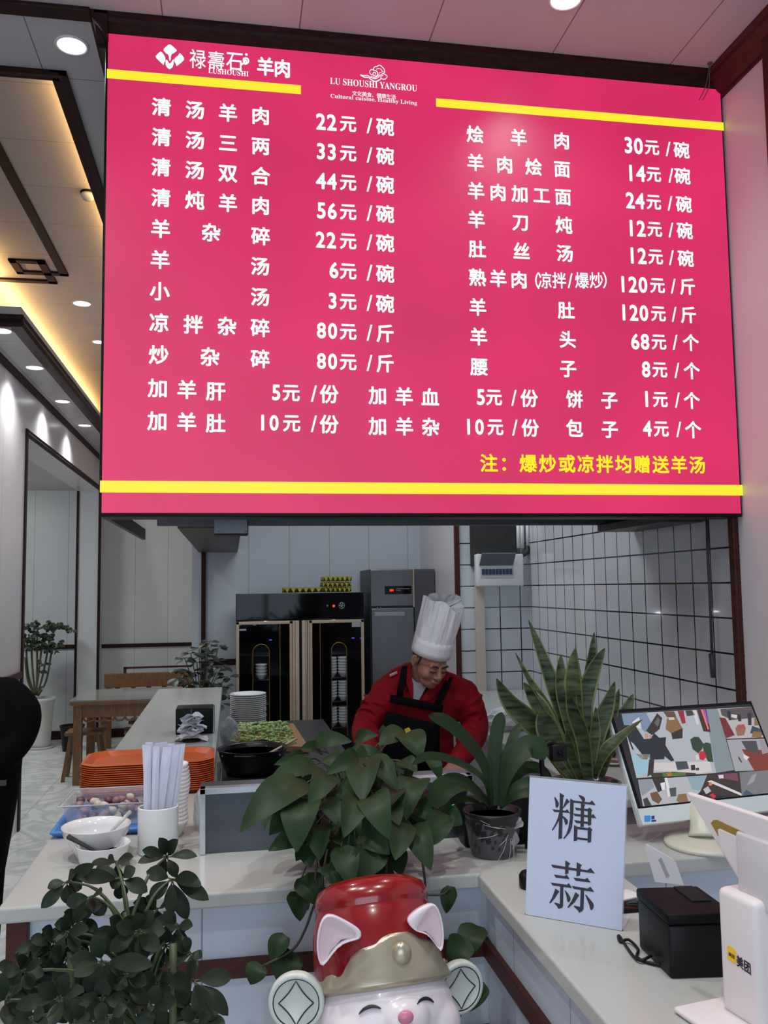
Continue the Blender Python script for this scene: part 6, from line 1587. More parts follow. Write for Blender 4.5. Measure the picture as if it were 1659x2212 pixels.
mb.build('foliage', mat('money_green', rgb(48, 62, 48), 0.38, var=0.25, scale=15), t)

# ------------------------------------------------------------------ dining furniture, far left
la = atZ(165, 1696, 0.0)
t = thing('dining_table', 'brown wooden dining table with a pale top behind the long counter', 'table', (la.x + 0.6, la.y + 0.35, 0))
tx0, ty0 = atZ(157, 1510, 0.76).x, la.y - 0.06; tx1, ty1 = -0.40, atZ(200, 1490, 0.762).y
MB().box(tx0, tx1, ty0, ty1, 0.752, 0.764).build('table_cover', mat('table_glass', rgb(150, 150, 146), 0.1), t)
MB().box(tx0, tx1, ty0, ty1, 0.715, 0.752).build('table_top', OAK, t, bevel=0.008)
for x in (tx0 + 0.03, tx1 - 0.10):
    for y in (ty0 + 0.03, ty1 - 0.1): MB().box(x, x + 0.075, y, y + 0.07, 0, 0.715).build('leg', OAK, t, bevel=0.005)
ap_ = MB(); ap_.box(tx0 + 0.1, tx1 - 0.1, ty0 + 0.045, ty0 + 0.075, 0.60, 0.715).box(tx0 + 0.045, tx0 + 0.075, ty0 + 0.1, ty1 - 0.1, 0.60, 0.715)
ap_.build('apron', OAK, t, bevel=0.004)
cv = MB()
for k in range(9):
    x = tx0 + 0.16 + k * (tx1 - tx0 - 0.32) / 8
    cv.tube(smoothpath([(x - 0.05, ty0 + 0.06, 0.598), (x - 0.02, ty0 + 0.06, 0.565), (x + 0.03, ty0 + 0.06, 0.57), (x + 0.05, ty0 + 0.06, 0.598)], 4), 0.010, 6)
cv.build('carved_fringe', OAK, t)
t = thing('wooden_bench', 'long wooden bench with a slatted back along the back wall', 'bench', (-0.75, 10.3, 0))
YB_ = 10.3
a, b = atY(225, 1458, YB_), atY(384, 1481, YB_)
MB().box(a.x, 0.1, YB_, YB_ + 0.05, b.z, a.z + 0.01).build('back_rail', OAK, t, bevel=0.006)
a2, b2 = atY(267, 1441, YB_ + 0.02), atY(384, 1457, YB_ + 0.02)
MB().box(a2.x, 0.0, YB_ + 0.01, YB_ + 0.05, a2.z - 0.02, a2.z).box(a2.x, 0.0, YB_ + 0.01, YB_ + 0.05, b2.z, b2.z + 0.018).box(a2.x, a2.x + 0.03, YB_ + 0.01, YB_ + 0.05, b2.z, a2.z).box(-0.03, 0.0, YB_ + 0.01, YB_ + 0.05, b2.z, a2.z).build('crest_frame', WOODR, t, bevel=0.003)
MB().box(a.x - 0.02, 0.12, YB_ - 0.42, YB_ + 0.03, 0.41, 0.45).build('seat', OAK, t, bevel=0.006)
for x in (a.x + 0.02, 0.03): 
    for y in (YB_ - 0.38, YB_): MB().box(x, x + 0.06, y, y + 0.05, 0, 0.41 if y < YB_ else b.z).build('leg', OAK, t)
for k in range(7):
    x = a.x + 0.12 + k * 0.17; MB().box(x, x + 0.05, YB_ + 0.01, YB_ + 0.03, 0.45, b.z).build('slat', OAK, t)
def stool(x, y, rz, lab):
    t = thing('wooden_stool', lab, 'stool', (x, y, 0), rz, 'wooden stools at the dining table')
    MB().rbox(-0.17, 0.17, -0.13, 0.13, 0.415, 0.45, 0.008).build('seat', OAK, t, local=True)
    for sx in (-1, 1):
        for sy in (-1, 1):
            MB().tube([(sx * 0.12, sy * 0.09, 0.416), (sx * 0.18, sy * 0.12, 0.0)], [0.02, 0.022], 4, smooth=False).build('leg', OAK, t, local=True)
        MB().box(sx * 0.15 - 0.012, sx * 0.15 + 0.012, -0.10, 0.10, 0.18, 0.21).build('stretcher', OAK, t, local=True)
    return t
sa = atZ(137, 1690, 0.0)
stool(sa.x + 0.17, sa.y + 0.13, 0.0, 'wooden stool with splayed legs left of the dining table leg')
stool(tx0 + 0.62, ty0 + 0.30, 0.1, 'wooden stool pushed under the middle of the dining table')
stool(tx0 + 0.60, ty0 + 0.92, 0.0, 'wooden stool on the far side of the dining table')
c = atZ(152, 1602, 0.0)
t = thing('waste_bin', 'small black waste bin on the floor beside the tall white pot', 'bin', (c.x + 0.08, 10.3, 0))
MB().lathe([(0.0001, 0.001), (0.10, 0.001), (0.13, 0.26), (0.136, 0.262), (0.136, 0.275), (0.125, 0.275), (0.096, 0.01), (0.0001, 0.008)], (c.x + 0.12, 10.3, 0), 24).build('bin_body', BLACK, t)
# ------------------------------------------------------------------ people
SKIN = mat('skin', rgb(150, 106, 86), 0.55, var=0.05, scale=6)
HAIR = mat('hair', rgb(22, 19, 18), 0.6)
REDJ = mat('red_jacket', rgb(128, 15, 23), 0.8, var=0.12, scale=14, bump=0.12, spec=0.15)
BLKC = mat('black_cloth', rgb(7, 7, 9), 0.9, spec=0.1)
APR = mat('apron_black', rgb(11, 11, 14), 0.85, spec=0.1)
HATW = mat('hat_paper', rgb(226, 224, 230), 0.75)
def limb(mb, pts, rs, seg=14):
    P_ = smoothpath(pts, 5); n = len(P_); R_ = []
    for i in range(n):
        f = i / (n - 1) * (len(rs) - 1); k = min(int(f), len(rs) - 2); R_.append(rs[k] + (rs[k + 1] - rs[k]) * (f - k))
    mb.tube(P_, R_, seg)
    mb.ball(P_[0], R_[0] * 0.99, 12); mb.ball(P_[-1], R_[-1] * 0.99, 12)
def ring_body(mb, secs, seg=28):
    """secs: (centre, rx, ry, squareness) stacked"""
    vs = []; 
    for c, rx, ry in secs:
        for k in range(seg):
            a = 2 * PI * k / seg; ca, sa = math.cos(a), math.sin(a)
            e = 0.8
            vs.append(Vector(c) + Vector((math.copysign(abs(ca) ** e, ca) * rx, math.copysign(abs(sa) ** e, sa) * ry, 0)))
    n = len(secs)
    fs = [(i * seg + k, i * seg + (k + 1) % seg, (i + 1) * seg + (k + 1) % seg, (i + 1) * seg + k) for i in range(n - 1) for k in range(seg)]
    fs += [tuple(reversed(range(seg))), tuple(range((n - 1) * seg, n * seg))]
    mb.add(vs, fs, True)
def hand(mb, wrist, d, palm_n, thumb_side, L=0.18, curl=0.5):
    """palm and five bent fingers from the wrist along d"""
    d = Vector(d).normalized(); n = Vector(palm_n); n = (n - d * n.dot(d)).normalized(); s = d.cross(n).normalized() * thumb_side
    w = Vector(wrist)
    for k in range(5):
        o = (k - 2) * 0.016
        mb.tube([w + s * o * 0.6, w + d * 0.045 + s * o, w + d * 0.085 + s * o * 1.05], [0.016, 0.017, 0.013], 8)
    for k, ln in enumerate((0.066, 0.075, 0.072, 0.056)):
        b = w + d * 0.085 + s * (0.03 - k * 0.019)
        p1 = b + (d * math.cos(curl * 0.5) + n * math.sin(curl * 0.5)) * ln * 0.45
        p2 = p1 + (d * math.cos(curl * 1.3) + n * math.sin(curl * 1.3)) * ln * 0.32
        p3 = p2 + (d * math.cos(curl * 2.0) + n * math.sin(curl * 2.0)) * ln * 0.26
        mb.tube([b - d * 0.01, p1, p2, p3], [0.010, 0.009, 0.008, 0.006], 8); mb.ball(p3, 0.006, 8)
    t0 = w + d * 0.025 + s * 0.028
    mb.tube([t0, t0 + s * 0.025 + d * 0.025 + n * 0.008, t0 + s * 0.03 + d * 0.055 + n * 0.02], [0.012, 0.010, 0.007], 8)

# chef ---------------------------------------------------------------
YCH = 4.25
def pc(px, py, dy=0.0): return atY(px, py, YCH + dy)
head_c = pc(928, 1432, -0.06)
neckb = pc(905, 1478, 0.06)
shL, shR = pc(822, 1502, 0.05), pc(1006, 1496, 0.04)       # image left and right shoulders
cx_ = (shL.x + shR.x) / 2
chef = thing('person', 'chef in a red jacket, black apron and tall white paper hat looking down', 'person', (cx_, YCH + 0.08, 0))
HR = Matrix.Rotation(math.radians(20), 3, 'Z') @ Matrix.Rotation(math.radians(26), 3, 'X') @ Matrix.Rotation(math.radians(4), 3, 'Y')
def hp(x, y, z): return head_c + HR @ Vector((x, y, z))      # head space: face looks along -y
def hball(mb, c, r): mb.ball(hp(*c), r, 18, HR)
b = MB()
hball(b, (0, 0.012, 0.035), (0.078, 0.096, 0.092)); hball(b, (0, -0.022, -0.02), (0.066, 0.068, 0.075)); hball(b, (0, -0.036, -0.07), (0.050, 0.048, 0.040)); hball(b, (0, -0.058, -0.088), (0.026, 0.022, 0.018))
hball(b, (0.038, -0.052, -0.028), (0.028, 0.028, 0.03)); hball(b, (-0.038, -0.052, -0.028), (0.028, 0.028, 0.03))
b.tube([hp(0, -0.084, 0.018), hp(0, -0.098, -0.008), hp(0, -0.106, -0.024)], [0.009, 0.012, 0.016], 10); hball(b, (0, -0.104, -0.027), (0.016, 0.014, 0.012)); hball(b, (0.013, -0.093, -0.029), (0.010, 0.011, 0.009)); hball(b, (-0.013, -0.093, -0.029), (0.010, 0.011, 0.009))
hball(b, (0.03, -0.078, 0.026), (0.028, 0.014, 0.009)); hball(b, (-0.03, -0.078, 0.026), (0.028, 0.014, 0.009))
hball(b, (0.031, -0.079, 0.004), (0.019, 0.012, 0.010)); hball(b, (-0.031, -0.079, 0.004), (0.019, 0.012, 0.010))
hball(b, (0, -0.088, -0.052), (0.024, 0.011, 0.006)); hball(b, (0, -0.086, -0.062), (0.021, 0.011, 0.006))
for s in (-1, 1):
    b.tube([hp(s * 0.076, 0.012, 0.03), hp(s * 0.088, 0.022, 0.026), hp(s * 0.088, 0.024, -0.002), hp(s * 0.077, 0.012, -0.026)], [0.008, 0.010, 0.010, 0.008], 8)
    hball(b, (s * 0.079, 0.016, 0.004), (0.008, 0.014, 0.024))
limb(b, [hp(0, 0.03, -0.04), neckb, neckb + Vector((0, 0.03, -0.08))], [0.058, 0.056, 0.07])
hipc = Vector((cx_ - 0.01, YCH + 0.16, 0.92))
ring_body(b, [(hipc + Vector((0, 0, -0.06)), 0.155, 0.11), (hipc, 0.15, 0.10), (hipc + Vector((0, -0.02, 0.16)), 0.145, 0.10), (Vector((cx_, YCH + 0.09, 1.15)), 0.165, 0.105), (Vector((cx_, YCH + 0.07, 1.22)), 0.14, 0.085), (neckb + Vector((0, 0.02, -0.03)), 0.08, 0.065)])
elL, elR = pc(788, 1570, 0.02), pc(1028, 1570, 0.02)
wrL, wrR = pc(802, 1632, -0.30), pc(985, 1650, -0.30)
limb(b, [shL + Vector((0.02, 0, -0.01)), elL, wrL], [0.05, 0.040, 0.027]); limb(b, [shR + Vector((-0.02, 0, -0.01)), elR, wrR], [0.05, 0.040, 0.027])
hand(b, wrL, (0.35, -0.8, -0.45), (0.2, -0.2, -1), 1); hand(b, wrR, (-0.35, -0.8, -0.45), (-0.2, -0.2, -1), -1)
for s in (-1, 1):
    limb(b, [hipc + Vector((s * 0.085, 0, -0.05)), Vector((hipc.x + s * 0.10, hipc.y - 0.02, 0.48)), Vector((hipc.x + s * 0.10, hipc.y + 0.02, 0.08))], [0.085, 0.058, 0.040])
    b.tube([Vector((hipc.x + s * 0.10, hipc.y + 0.05, 0.045)), Vector((hipc.x + s * 0.11, hipc.y - 0.16, 0.035))], [0.042, 0.034], 10)
body = b.build('body', SKIN, chef, weld=False, remesh=0.0045, smooth_it=2)
# face details
mb = MB()
for s in (-1, 1):
    mb.tube(smoothpath([hp(s * 0.014, -0.0905, 0.002), hp(s * 0.03, -0.0925, -0.002), hp(s * 0.048, -0.0845, 0.003)], 4), 0.0022, 6)
mb.build('eyelashes', HAIR, chef)
mb = MB()
for s in (-1, 1):
    mb.tube(smoothpath([hp(s * 0.012, -0.0905, 0.024), hp(s * 0.032, -0.0915, 0.031), hp(s * 0.054, -0.0795, 0.024)], 4), [0.003, 0.0036, 0.004, 0.004, 0.004, 0.0036, 0.003, 0.002, 0.0015], 6)
mb.build('eyebrows', HAIR, chef)
mb = MB(); mb.tube(smoothpath([hp(-0.024, -0.092, -0.056), hp(0, -0.0995, -0.0565), hp(0.024, -0.092, -0.056)], 4), 0.0028, 6); mb.build('mouth', mat('lips', rgb(126, 72, 66), 0.5), chef)
mb = MB()
mb.ball(hp(0, 0.024, 0.042), (0.082, 0.090, 0.082), 24, HR)
hh = mb.build('hair_tmp', HAIR, None)
# keep the hair shell behind the hairline and above the nape
bm = bmesh.new(); bm.from_mesh(hh.data)
HI = HR.inverted()
dele = [v for v in bm.verts if (lambda q: (q.y < -0.02 and q.z < 0.055) or q.z < -0.045)(HI @ (v.co - head_c))]
bmesh.ops.delete(bm, geom=dele, context='VERTS'); bm.to_mesh(hh.data); bm.free()
inv = root_matrix(chef).inverted(); hh.data.transform(inv); hh.parent = chef; hh.name = 'hair'; hh.data.name = 'hair'
mb = MB()
for s in (-1, 1): mb.tube([hp(s * 0.076, -0.018, 0.04), hp(s * 0.077, -0.012, 0.0)], [0.006, 0.003], 8)
mb.build('sideburns', HAIR, chef)
# paper hat: pleated tube rising from a plain band
def hat_rows(r0, r1, z0, z1, n, pl, lean, wv=1.0):
    rows = []
    for i in range(n + 1):
        f = i / n; rr = []
        for k in range(73):
            a = 2 * PI * k / 72
            r = r0 + (r1 - r0) * f + (pl * (1 if (k % 6) < 3 else -1) * min(1, f * 4) + 0.003 * math.sin(k * 1.7 + f * 5) * f)
            z = z0 + (z1 - z0) * f + (0.016 * math.sin(a * 2 + 0.6) + 0.009 * math.sin(a * 5)) * f * f * wv
            rr.append(head_c + HT @ Vector((r * math.cos(a) + lean * f, r * 1.06 * math.sin(a) + 0.012, z)))
        rows.append(rr)
    return rows
HT = Matrix.Rotation(math.radians(20), 3, 'Z') @ Matrix.Rotation(math.radians(20), 3, 'X') @ Matrix.Rotation(math.radians(5), 3, 'Y')
hat = MB().sheet(hat_rows(0.0955, 0.096, 0.046, 0.130, 3, 0.0, 0.002, 0.0), smooth=True).build('hat_band', HATW, chef, solid=0.0016)
up = MB(); rws = hat_rows(0.095, 0.100, 0.126, 0.318, 9, 0.0022, 0.0)
up.sheet(rws, smooth=False)
tp_ = rws[-1]; cen = sum(tp_, Vector()) / len(tp_)
up.sheet([tp_, [cen + (p - cen) * 0.8 + HT @ Vector((0, 0, -0.012 + 0.006 * math.sin(k))) for k, p in enumerate(tp_)], [cen + (p - cen) * 0.4 + HT @ Vector((0, 0, -0.03 + 0.008 * math.sin(k * 1.3))) for k, p in enumerate(tp_)], [cen + (p - cen) * 0.02 + HT @ Vector((0, 0, -0.03)) for p in tp_]], smooth=False)
up.build('hat_crown', HATW, chef)
# jacket
j = MB()
ring_body(j, [(hipc + Vector((0, 0, -0.08)), 0.185, 0.135), (hipc + Vector((0, -0.01, 0.08)), 0.18, 0.128), (Vector((cx_, YCH + 0.10, 1.10)), 0.19, 0.125), (Vector((cx_, YCH + 0.08, 1.18)), 0.195, 0.12), (Vector((cx_, YCH + 0.07, 1.235)), 0.165, 0.10), (neckb + Vector((0, 0.02, -0.01)), 0.10, 0.082), (neckb + Vector((0, 0.02, 0.012)), 0.082, 0.072)])
limb(j, [shL + Vector((0.035, 0, -0.02)), shL + Vector((-0.005, 0, -0.05)), elL, elL.lerp(wrL, 0.5) + Vector((-0.01, 0, -0.01)), wrL.lerp(elL, 0.08)], [0.088, 0.080, 0.062, 0.056, 0.044], 18)
limb(j, [shR + Vector((-0.035, 0, -0.02)), shR + Vector((0.005, 0, -0.05)), elR, elR.lerp(wrR, 0.5) + Vector((0.01, 0, -0.01)), wrR.lerp(elR, 0.08)], [0.088, 0.080, 0.064, 0.058, 0.046], 18)
limb(j, [pc(884, 1450, 0.05), pc(856, 1469, 0.05), pc(832, 1498, 0.05)], [0.045, 0.056, 0.078], 16)
limb(j, [pc(952, 1466, 0.06), pc(978, 1480, 0.05), pc(1002, 1500, 0.04)], [0.045, 0.056, 0.078], 16)
for sh, el, wr in ((shL, elL, wrL), (shR, elR, wrR)):       # folds of the sleeves
    for f in (0.25, 0.45, 0.62, 0.8, 0.92):
        q = sh.lerp(el, f); d = (el - sh).normalized(); u = d.orthogonal().normalized(); v = d.cross(u)
        rr_ = 0.079 - 0.018 * f
        j.tube([q + (u * math.cos(a) + v * math.sin(a)) * rr_ + d * 0.012 * math.sin(a * 2 + f * 9) for a in [2 * PI * k / 16 for k in range(17)]], 0.0065, 6, caps=False)
    for f in (0.1, 0.24, 0.4):
        q = el.lerp(wr, f); d = (wr - el).normalized(); u = d.orthogonal().normalized(); v = d.cross(u)
        j.tube([q + (u * math.cos(a) + v * math.sin(a)) * 0.058 + d * 0.010 * math.sin(a * 2 + f * 9) for a in [2 * PI * k / 16 for k in range(17)]], 0.0065, 6, caps=False)
jk = j.build('jacket', REDJ, chef, remesh=0.007, smooth_it=4)
# collar flaps and the pale shirt in the opening
col = MB()
def front(px, py, off=0.0): return atY(px, py, YCH - 0.045 - off)
for pts in ([(886, 1428), (880, 1445), (878, 1475), (890, 1512), (893, 1500), (889, 1455)], [(960, 1455), (972, 1462), (962, 1478), (930, 1512), (908, 1516), (925, 1490)]):
    Q = [front(*p) for p in pts]
    col.prism(Q, Vector((0, 0.008, 0)))
col.build('collar', REDJ, chef, bevel=0.003)
sh_ = MB(); Q = [front(*p, -0.006) for p in ((888, 1462), (893, 1480), (892, 1512), (904, 1514), (922, 1482), (916, 1476), (900, 1474))]
sh_.prism(Q, Vector((0, 0.03, 0))); sh_.build('shirt', mat('grey_shirt', rgb(150, 152, 156), 0.8), chef, bevel=0.002)
# apron: straps, top band, red band, bib with a yellow mark
def ap(px, py, off=0.0):
    """point on the front of the torso, which bulges towards the eye"""
    p = atY(px, py, YCH - 0.06)
    u = (px - 915) / 110.0
    return atY(px, py, YCH - 0.062 + 0.035 * u * u + 0.03 * max(0, (1520 - py) / 60.0) - off)
def strip(rows_px, name, m, off):
    rows = [[ap(x0 + (x1 - x0) * k / 8, y0 + (y1 - y0) * k / 8, off) for k in range(9)] for (x0, y0, x1, y1) in rows_px]
    return MB().sheet(rows).build(name, m, chef, solid=0.006)
strip([(843, 1500, 958, 1523), (843, 1508, 956, 1531), (841, 1517, 954, 1540)], 'apron_band', APR, 0.010)
strip([(868, 1440, 880, 1438), (862, 1470, 876, 1470), (856, 1504, 870, 1507)], 'apron_strap', APR, 0.012)
strip([(965, 1460, 978, 1464), (952, 1490, 965, 1496), (938, 1519, 952, 1523)], 'apron_strap', APR, 0.012)
strip([(834, 1536, 950, 1565), (830, 1560, 950, 1580), (828, 1620, 950, 1628), (828, 1690, 955, 1690)], 'apron_bib', APR, 0.010)
q = MB()
def apoly(pts): q.prism([ap(x, y, 0.018) for x, y in pts], Vector((0, 0.003, 0)))
def c5(lst): return [(740 + x / 5.184, 1260 + y / 5.184) for x, y in lst]
apoly(c5([(692, 1638), (700, 1630), (740, 1615), (752, 1622), (775, 1662), (765, 1672), (735, 1680), (720, 1700)])); apoly(c5([(748, 1712), (770, 1692), (795, 1690), (810, 1730), (805, 1742), (768, 1766)]))
q.build('apron_mark', mat('mark_yellow', rgb(206, 188, 60), 0.6), chef)
q = MB(); pp = pc(852, 1445, -0.015)
q.tube([pc(842, 1458, -0.01), pc(858, 1451, -0.01)], 0.0035, 6); q.tube([pc(842, 1461, -0.01), pc(858, 1454, -0.01)], 0.0015, 6)
q.build('shoulder_trim', mat('trim_pale', rgb(200, 190, 176), 0.5), chef)
tr = MB()
for s in (-1, 1):
    limb(tr, [hipc + Vector((s * 0.085, 0, -0.03)), Vector((hipc.x + s * 0.10, hipc.y - 0.02, 0.48)), Vector((hipc.x + s * 0.10, hipc.y + 0.02, 0.10))], [0.105, 0.082, 0.065])
tr.build('trousers', BLKC, chef, remesh=0.012, smooth_it=2)

# person in black at the left edge ------------------------------------
YP2 = 3.55
px_ = atY(-20, 1600, YP2).x
per = thing('person', 'person in a black padded coat cut by the left photo edge', 'person', (px_ - 0.05, YP2, 0))
bx = px_ - 0.085
b = MB()
hc2 = Vector((bx - 0.02, YP2, 1.60))
b.ball(hc2 + Vector((0, 0.01, 0.02)), (0.078, 0.095, 0.10), 16); b.ball(hc2 + Vector((0, -0.03, -0.05)), (0.06, 0.065, 0.07), 14); b.ball(hc2 + Vector((0, -0.10, -0.01)), (0.014, 0.016, 0.02), 8)
for s in (-1, 1): b.ball(hc2 + Vector((s * 0.08, 0.01, -0.01)), (0.01, 0.018, 0.03), 8)
limb(b, [hc2 + Vector((0, 0.02, -0.06)), Vector((bx, YP2 + 0.03, 1.42))], [0.055, 0.06])
ring_body(b, [(Vector((bx, YP2, 0.82)), 0.16, 0.11), (Vector((bx, YP2, 1.0)), 0.145, 0.10), (Vector((bx, YP2, 1.25)), 0.165, 0.11), (Vector((bx, YP2, 1.40)), 0.12, 0.08)])
sR = Vector((bx + 0.16, YP2, 1.36)); eR = atY(30, 1588, YP2 - 0.02); wR_ = atY(-26, 1672, YP2 - 0.12)
sL2 = Vector((bx - 0.16, YP2, 1.36)); eL2 = Vector((bx - 0.24, YP2 + 0.02, 1.08)); wL2 = Vector((bx - 0.2, YP2 - 0.1, 0.86))
limb(b, [sR, eR, wR_], [0.05, 0.04, 0.028]); limb(b, [sL2, eL2, wL2], [0.05, 0.04, 0.028])
hand(b, wR_, (-0.5, -0.5, -0.6), (-1, 0, -0.2), 1); hand(b, wL2, (0.1, -0.3, -1), (1, 0, 0), -1)
lg = [(0.05, 0.0), (-0.11, 0.02)]
for s, dy in lg:
    limb(b, [Vector((bx + s, YP2, 0.84)), Vector((bx + s, YP2 + dy - 0.01, 0.46)), Vector((bx + s, YP2 + dy, 0.08))], [0.08, 0.056, 0.04])
    b.tube([Vector((bx + s, YP2 + 0.05, 0.045)), Vector((bx + s * 1.1, YP2 - 0.18, 0.035))], [0.042, 0.034], 10)
b.build('body', SKIN, per, remesh=0.007, smooth_it=2)
h = MB(); h.ball(hc2 + Vector((0, 0.02, 0.035)), (0.084, 0.098, 0.10), 18)
h.build('hair', HAIR, per)
cdx = MB()
ring_body(cdx, [(Vector((bx - 0.03, YP2, 0.70)), 0.17, 0.14), (Vector((bx - 0.02, YP2, 0.86)), 0.185, 0.145), (Vector((bx, YP2, 1.05)), 0.19, 0.15), (Vector((bx, YP2, 1.25)), 0.205, 0.15), (Vector((bx, YP2, 1.36)), 0.17, 0.115), (Vector((bx, YP2 + 0.02, 1.43)), 0.10, 0.09), (Vector((bx, YP2 + 0.02, 1.48)), 0.085, 0.08)])
limb(cdx, [sR + Vector((-0.03, 0, -0.01)), sR + Vector((0.02, 0, -0.07)), eR + Vector((0.0, 0, 0.0)), eR.lerp(wR_, 0.5), wR_.lerp(eR, 0.1)], [0.085, 0.085, 0.08, 0.07, 0.05], 18)
limb(cdx, [sL2 + Vector((0.03, 0, -0.01)), sL2 + Vector((-0.02, 0, -0.07)), eL2, eL2.lerp(wL2, 0.5), wL2.lerp(eL2, 0.1)], [0.085, 0.085, 0.075, 0.065, 0.05], 18)
cdx.build('coat', BLKC, per, remesh=0.010, smooth_it=3)
tr = MB()
for s, dy in lg:
    limb(tr, [Vector((bx + s, YP2, 0.84)), Vector((bx + s, YP2 + dy - 0.01, 0.46)), Vector((bx + s, YP2 + dy, 0.10))], [0.105, 0.085, 0.068])
tr.build('trousers', BLKC, per, remesh=0.012, smooth_it=2)
for s, dy in lg:
    MB().tube(smoothpath([Vector((bx + s, YP2 + 0.07, 0.05)), Vector((bx + s, YP2 - 0.05, 0.055)), Vector((bx + s * 1.1, YP2 - 0.2, 0.04))], 4), [0.049] * 5 + [0.046, 0.044, 0.042, 0.036], 12).build('shoe', BLACK, per)
a_ = atY(0, 1673, YP2 - 0.155); 
MB().box(a_.x - 0.12, atY(14, 1673, YP2 - 0.155).x, YP2 - 0.158, YP2 - 0.15, atY(0, 1679, YP2).z, atY(0, 1668, YP2).z).build('pocket_edge', mat('pocket_grey', rgb(48, 48, 54), 0.7), per)
for s, dy in lg: pass
# chef shoes
for s in (-1, 1):
    MB().tube(smoothpath([Vector((hipc.x + s * 0.10, hipc.y + 0.07, 0.05)), Vector((hipc.x + s * 0.10, hipc.y - 0.05, 0.055)), Vector((hipc.x + s * 0.112, hipc.y - 0.19, 0.04))], 4), [0.049] * 5 + [0.046, 0.044, 0.042, 0.036], 12).build('shoe', BLACK, chef)
# ------------------------------------------------------------------ fortune animal statue in front of the counter
YT = 1.98
SCL = (atY(861, 2130, YT) - atY(861 - 100, 2130, YT)).length / 100          # metres per photo pixel at that depth
cen_ = atY(824, 2128, YT)                                                    # middle of the hat's lower rim
tilt = math.radians(3.2)
TM = Matrix.Rotation(-tilt, 3, 'Y') @ Matrix.Rotation(math.radians(-24), 3, 'X') @ Matrix.Rotation(math.radians(14), 3, 'Z')
st_ = thing('fortune_statue', 'glossy cartoon animal statue in a red and gold wealth hat with coins, before the counter', 'statue', (cen_.x, YT, 0))
def tl(x, y, z): return cen_ + TM @ Vector((x, y, z))
RD = mat('statue_red', rgb(132, 8, 15), 0.22, coat=0.5); GD = mat('statue_gold', rgb(182, 170, 146), 0.3, 0.6); SW = mat('statue_white', rgb(228, 214, 218), 0.28, coat=0.3); PK = mat('statue_pink', rgb(206, 120, 146), 0.3); INKB = mat('statue_line', rgb(28, 28, 40), 0.4)
r0 = 145 * SCL
H_ = 217 * SCL
prof = [(r0 * 0.97, 0.0), (r0 * 0.97, H_ * 0.3), (r0 * 0.955, H_ * 0.48), (r0 * 0.92, H_ * 0.60), (r0 * 0.885, H_ * 0.67), (r0 * 0.865, H_ * 0.70), (r0 * 0.865, H_ * 0.715), (r0 * 0.885, H_ * 0.74), (r0 * 0.88, H_ * 0.80), (r0 * 0.82, H_ * 0.89), (r0 * 0.62, H_ * 0.96), (r0 * 0.3, H_ * 0.99), (0.0001, H_)]
mb = MB(); vs = []; n0 = 48
for r, z in prof:
    for k in range(n0):
        a = 2 * PI * k / n0; vs.append(tl(r * math.cos(a), r * 0.9 * math.sin(a), z))
mb.add(vs, [(i * n0 + k, i * n0 + (k + 1) % n0, (i + 1) * n0 + (k + 1) % n0, (i + 1) * n0 + k) for i in range(len(prof) - 1) for k in range(n0)], True)
mb.build('hat', RD, st_)
# gold brim with a scalloped cloud edge (front is angle -90 degrees)
def brim_h(a):
    d = abs((a + PI / 2 + PI) % (2 * PI) - PI)            # 0 at the front
    K = [(0, 91), (0.15, 90), (0.28, 83), (0.36, 75), (0.44, 73), (0.58, 70), (0.72, 60), (0.84, 42), (0.92, 28), (1.0, 26), (1.1, 33), (1.22, 31), (1.32, 23), (3.3, 22)]
    for (d0, h0), (d1, h1) in zip(K[:-1], K[1:]):
        if d <= d1: return (h0 + (h1 - h0) * (d - d0) / (d1 - d0)) * SCL
    return 22 * SCL
mb = MB(); rows = []
n1 = 180
for f in (-0.06, 0.0, 0.04, 0.3, 0.6, 0.9, 1.0, 1.0):
    rows.append(f)
vs = []
for i, f in enumerate(rows):
    for k in range(n1):
        a = 2 * PI * k / n1; h = brim_h(a)
        z = h * max(f, 0) - (0.008 if f < 0 else 0)
        rr = r0 * ((0.93, 1.06, 1.08, 1.045, 1.02, 1.01, 0.995, 0.93)[i])
        if f > 0: rr *= (1.0 - 0.012 * h / SCL / 60)
        vs.append(tl(rr * math.cos(a), rr * 0.9 * math.sin(a), z))
mb.add(vs, [(i * n1 + k, i * n1 + (k + 1) % n1, (i + 1) * n1 + (k + 1) % n1, (i + 1) * n1 + k) for i in range(len(rows) - 1) for k in range(n1)], True)
mb.build('hat_brim', GD, st_)
mb = MB(); mb.ball(tl(0.0, -r0 * 0.91, 50 * SCL), (21 * SCL, 15 * SCL, 24 * SCL), 20); mb.build('brim_bead', GD, st_)
# head, muzzle, body, feet
mb = MB()
mb.ball(tl(0, 0, -50 * SCL), (150 * SCL, 130 * SCL, 112 * SCL), 32, TM); mb.ball(tl(0.0, -112 * SCL, -62 * SCL), (52 * SCL, 34 * SCL, 40 * SCL), 20, TM)
mb.ball(tl(75 * SCL, -52 * SCL, -80 * SCL), (70 * SCL, 58 * SCL, 56 * SCL), 18, TM); mb.ball(tl(-75 * SCL, -52 * SCL, -80 * SCL), (70 * SCL, 58 * SCL, 56 * SCL), 18, TM)
mb.build('head', SW, st_, remesh=0.004, smooth_it=14)
mb = MB(); bz = cen_.z - 130 * SCL
mb.lathe([(0.15, 0.03), (0.165, 0.05), (0.175, 0.2), (0.17, 0.36), (0.15, 0.5), (0.12, bz - 0.0), (0.09, bz + 0.05)], (cen_.x, YT, 0), 36)
for s in (-1, 1): mb.tube(smoothpath([(cen_.x + s * 0.12, YT - 0.02, bz - 0.06), (cen_.x + s * 0.2, YT - 0.05, bz - 0.10), (cen_.x + s * 0.19, YT - 0.10, bz - 0.02)], 5), [0.05] * 6 + [0.044] * 5, 12)
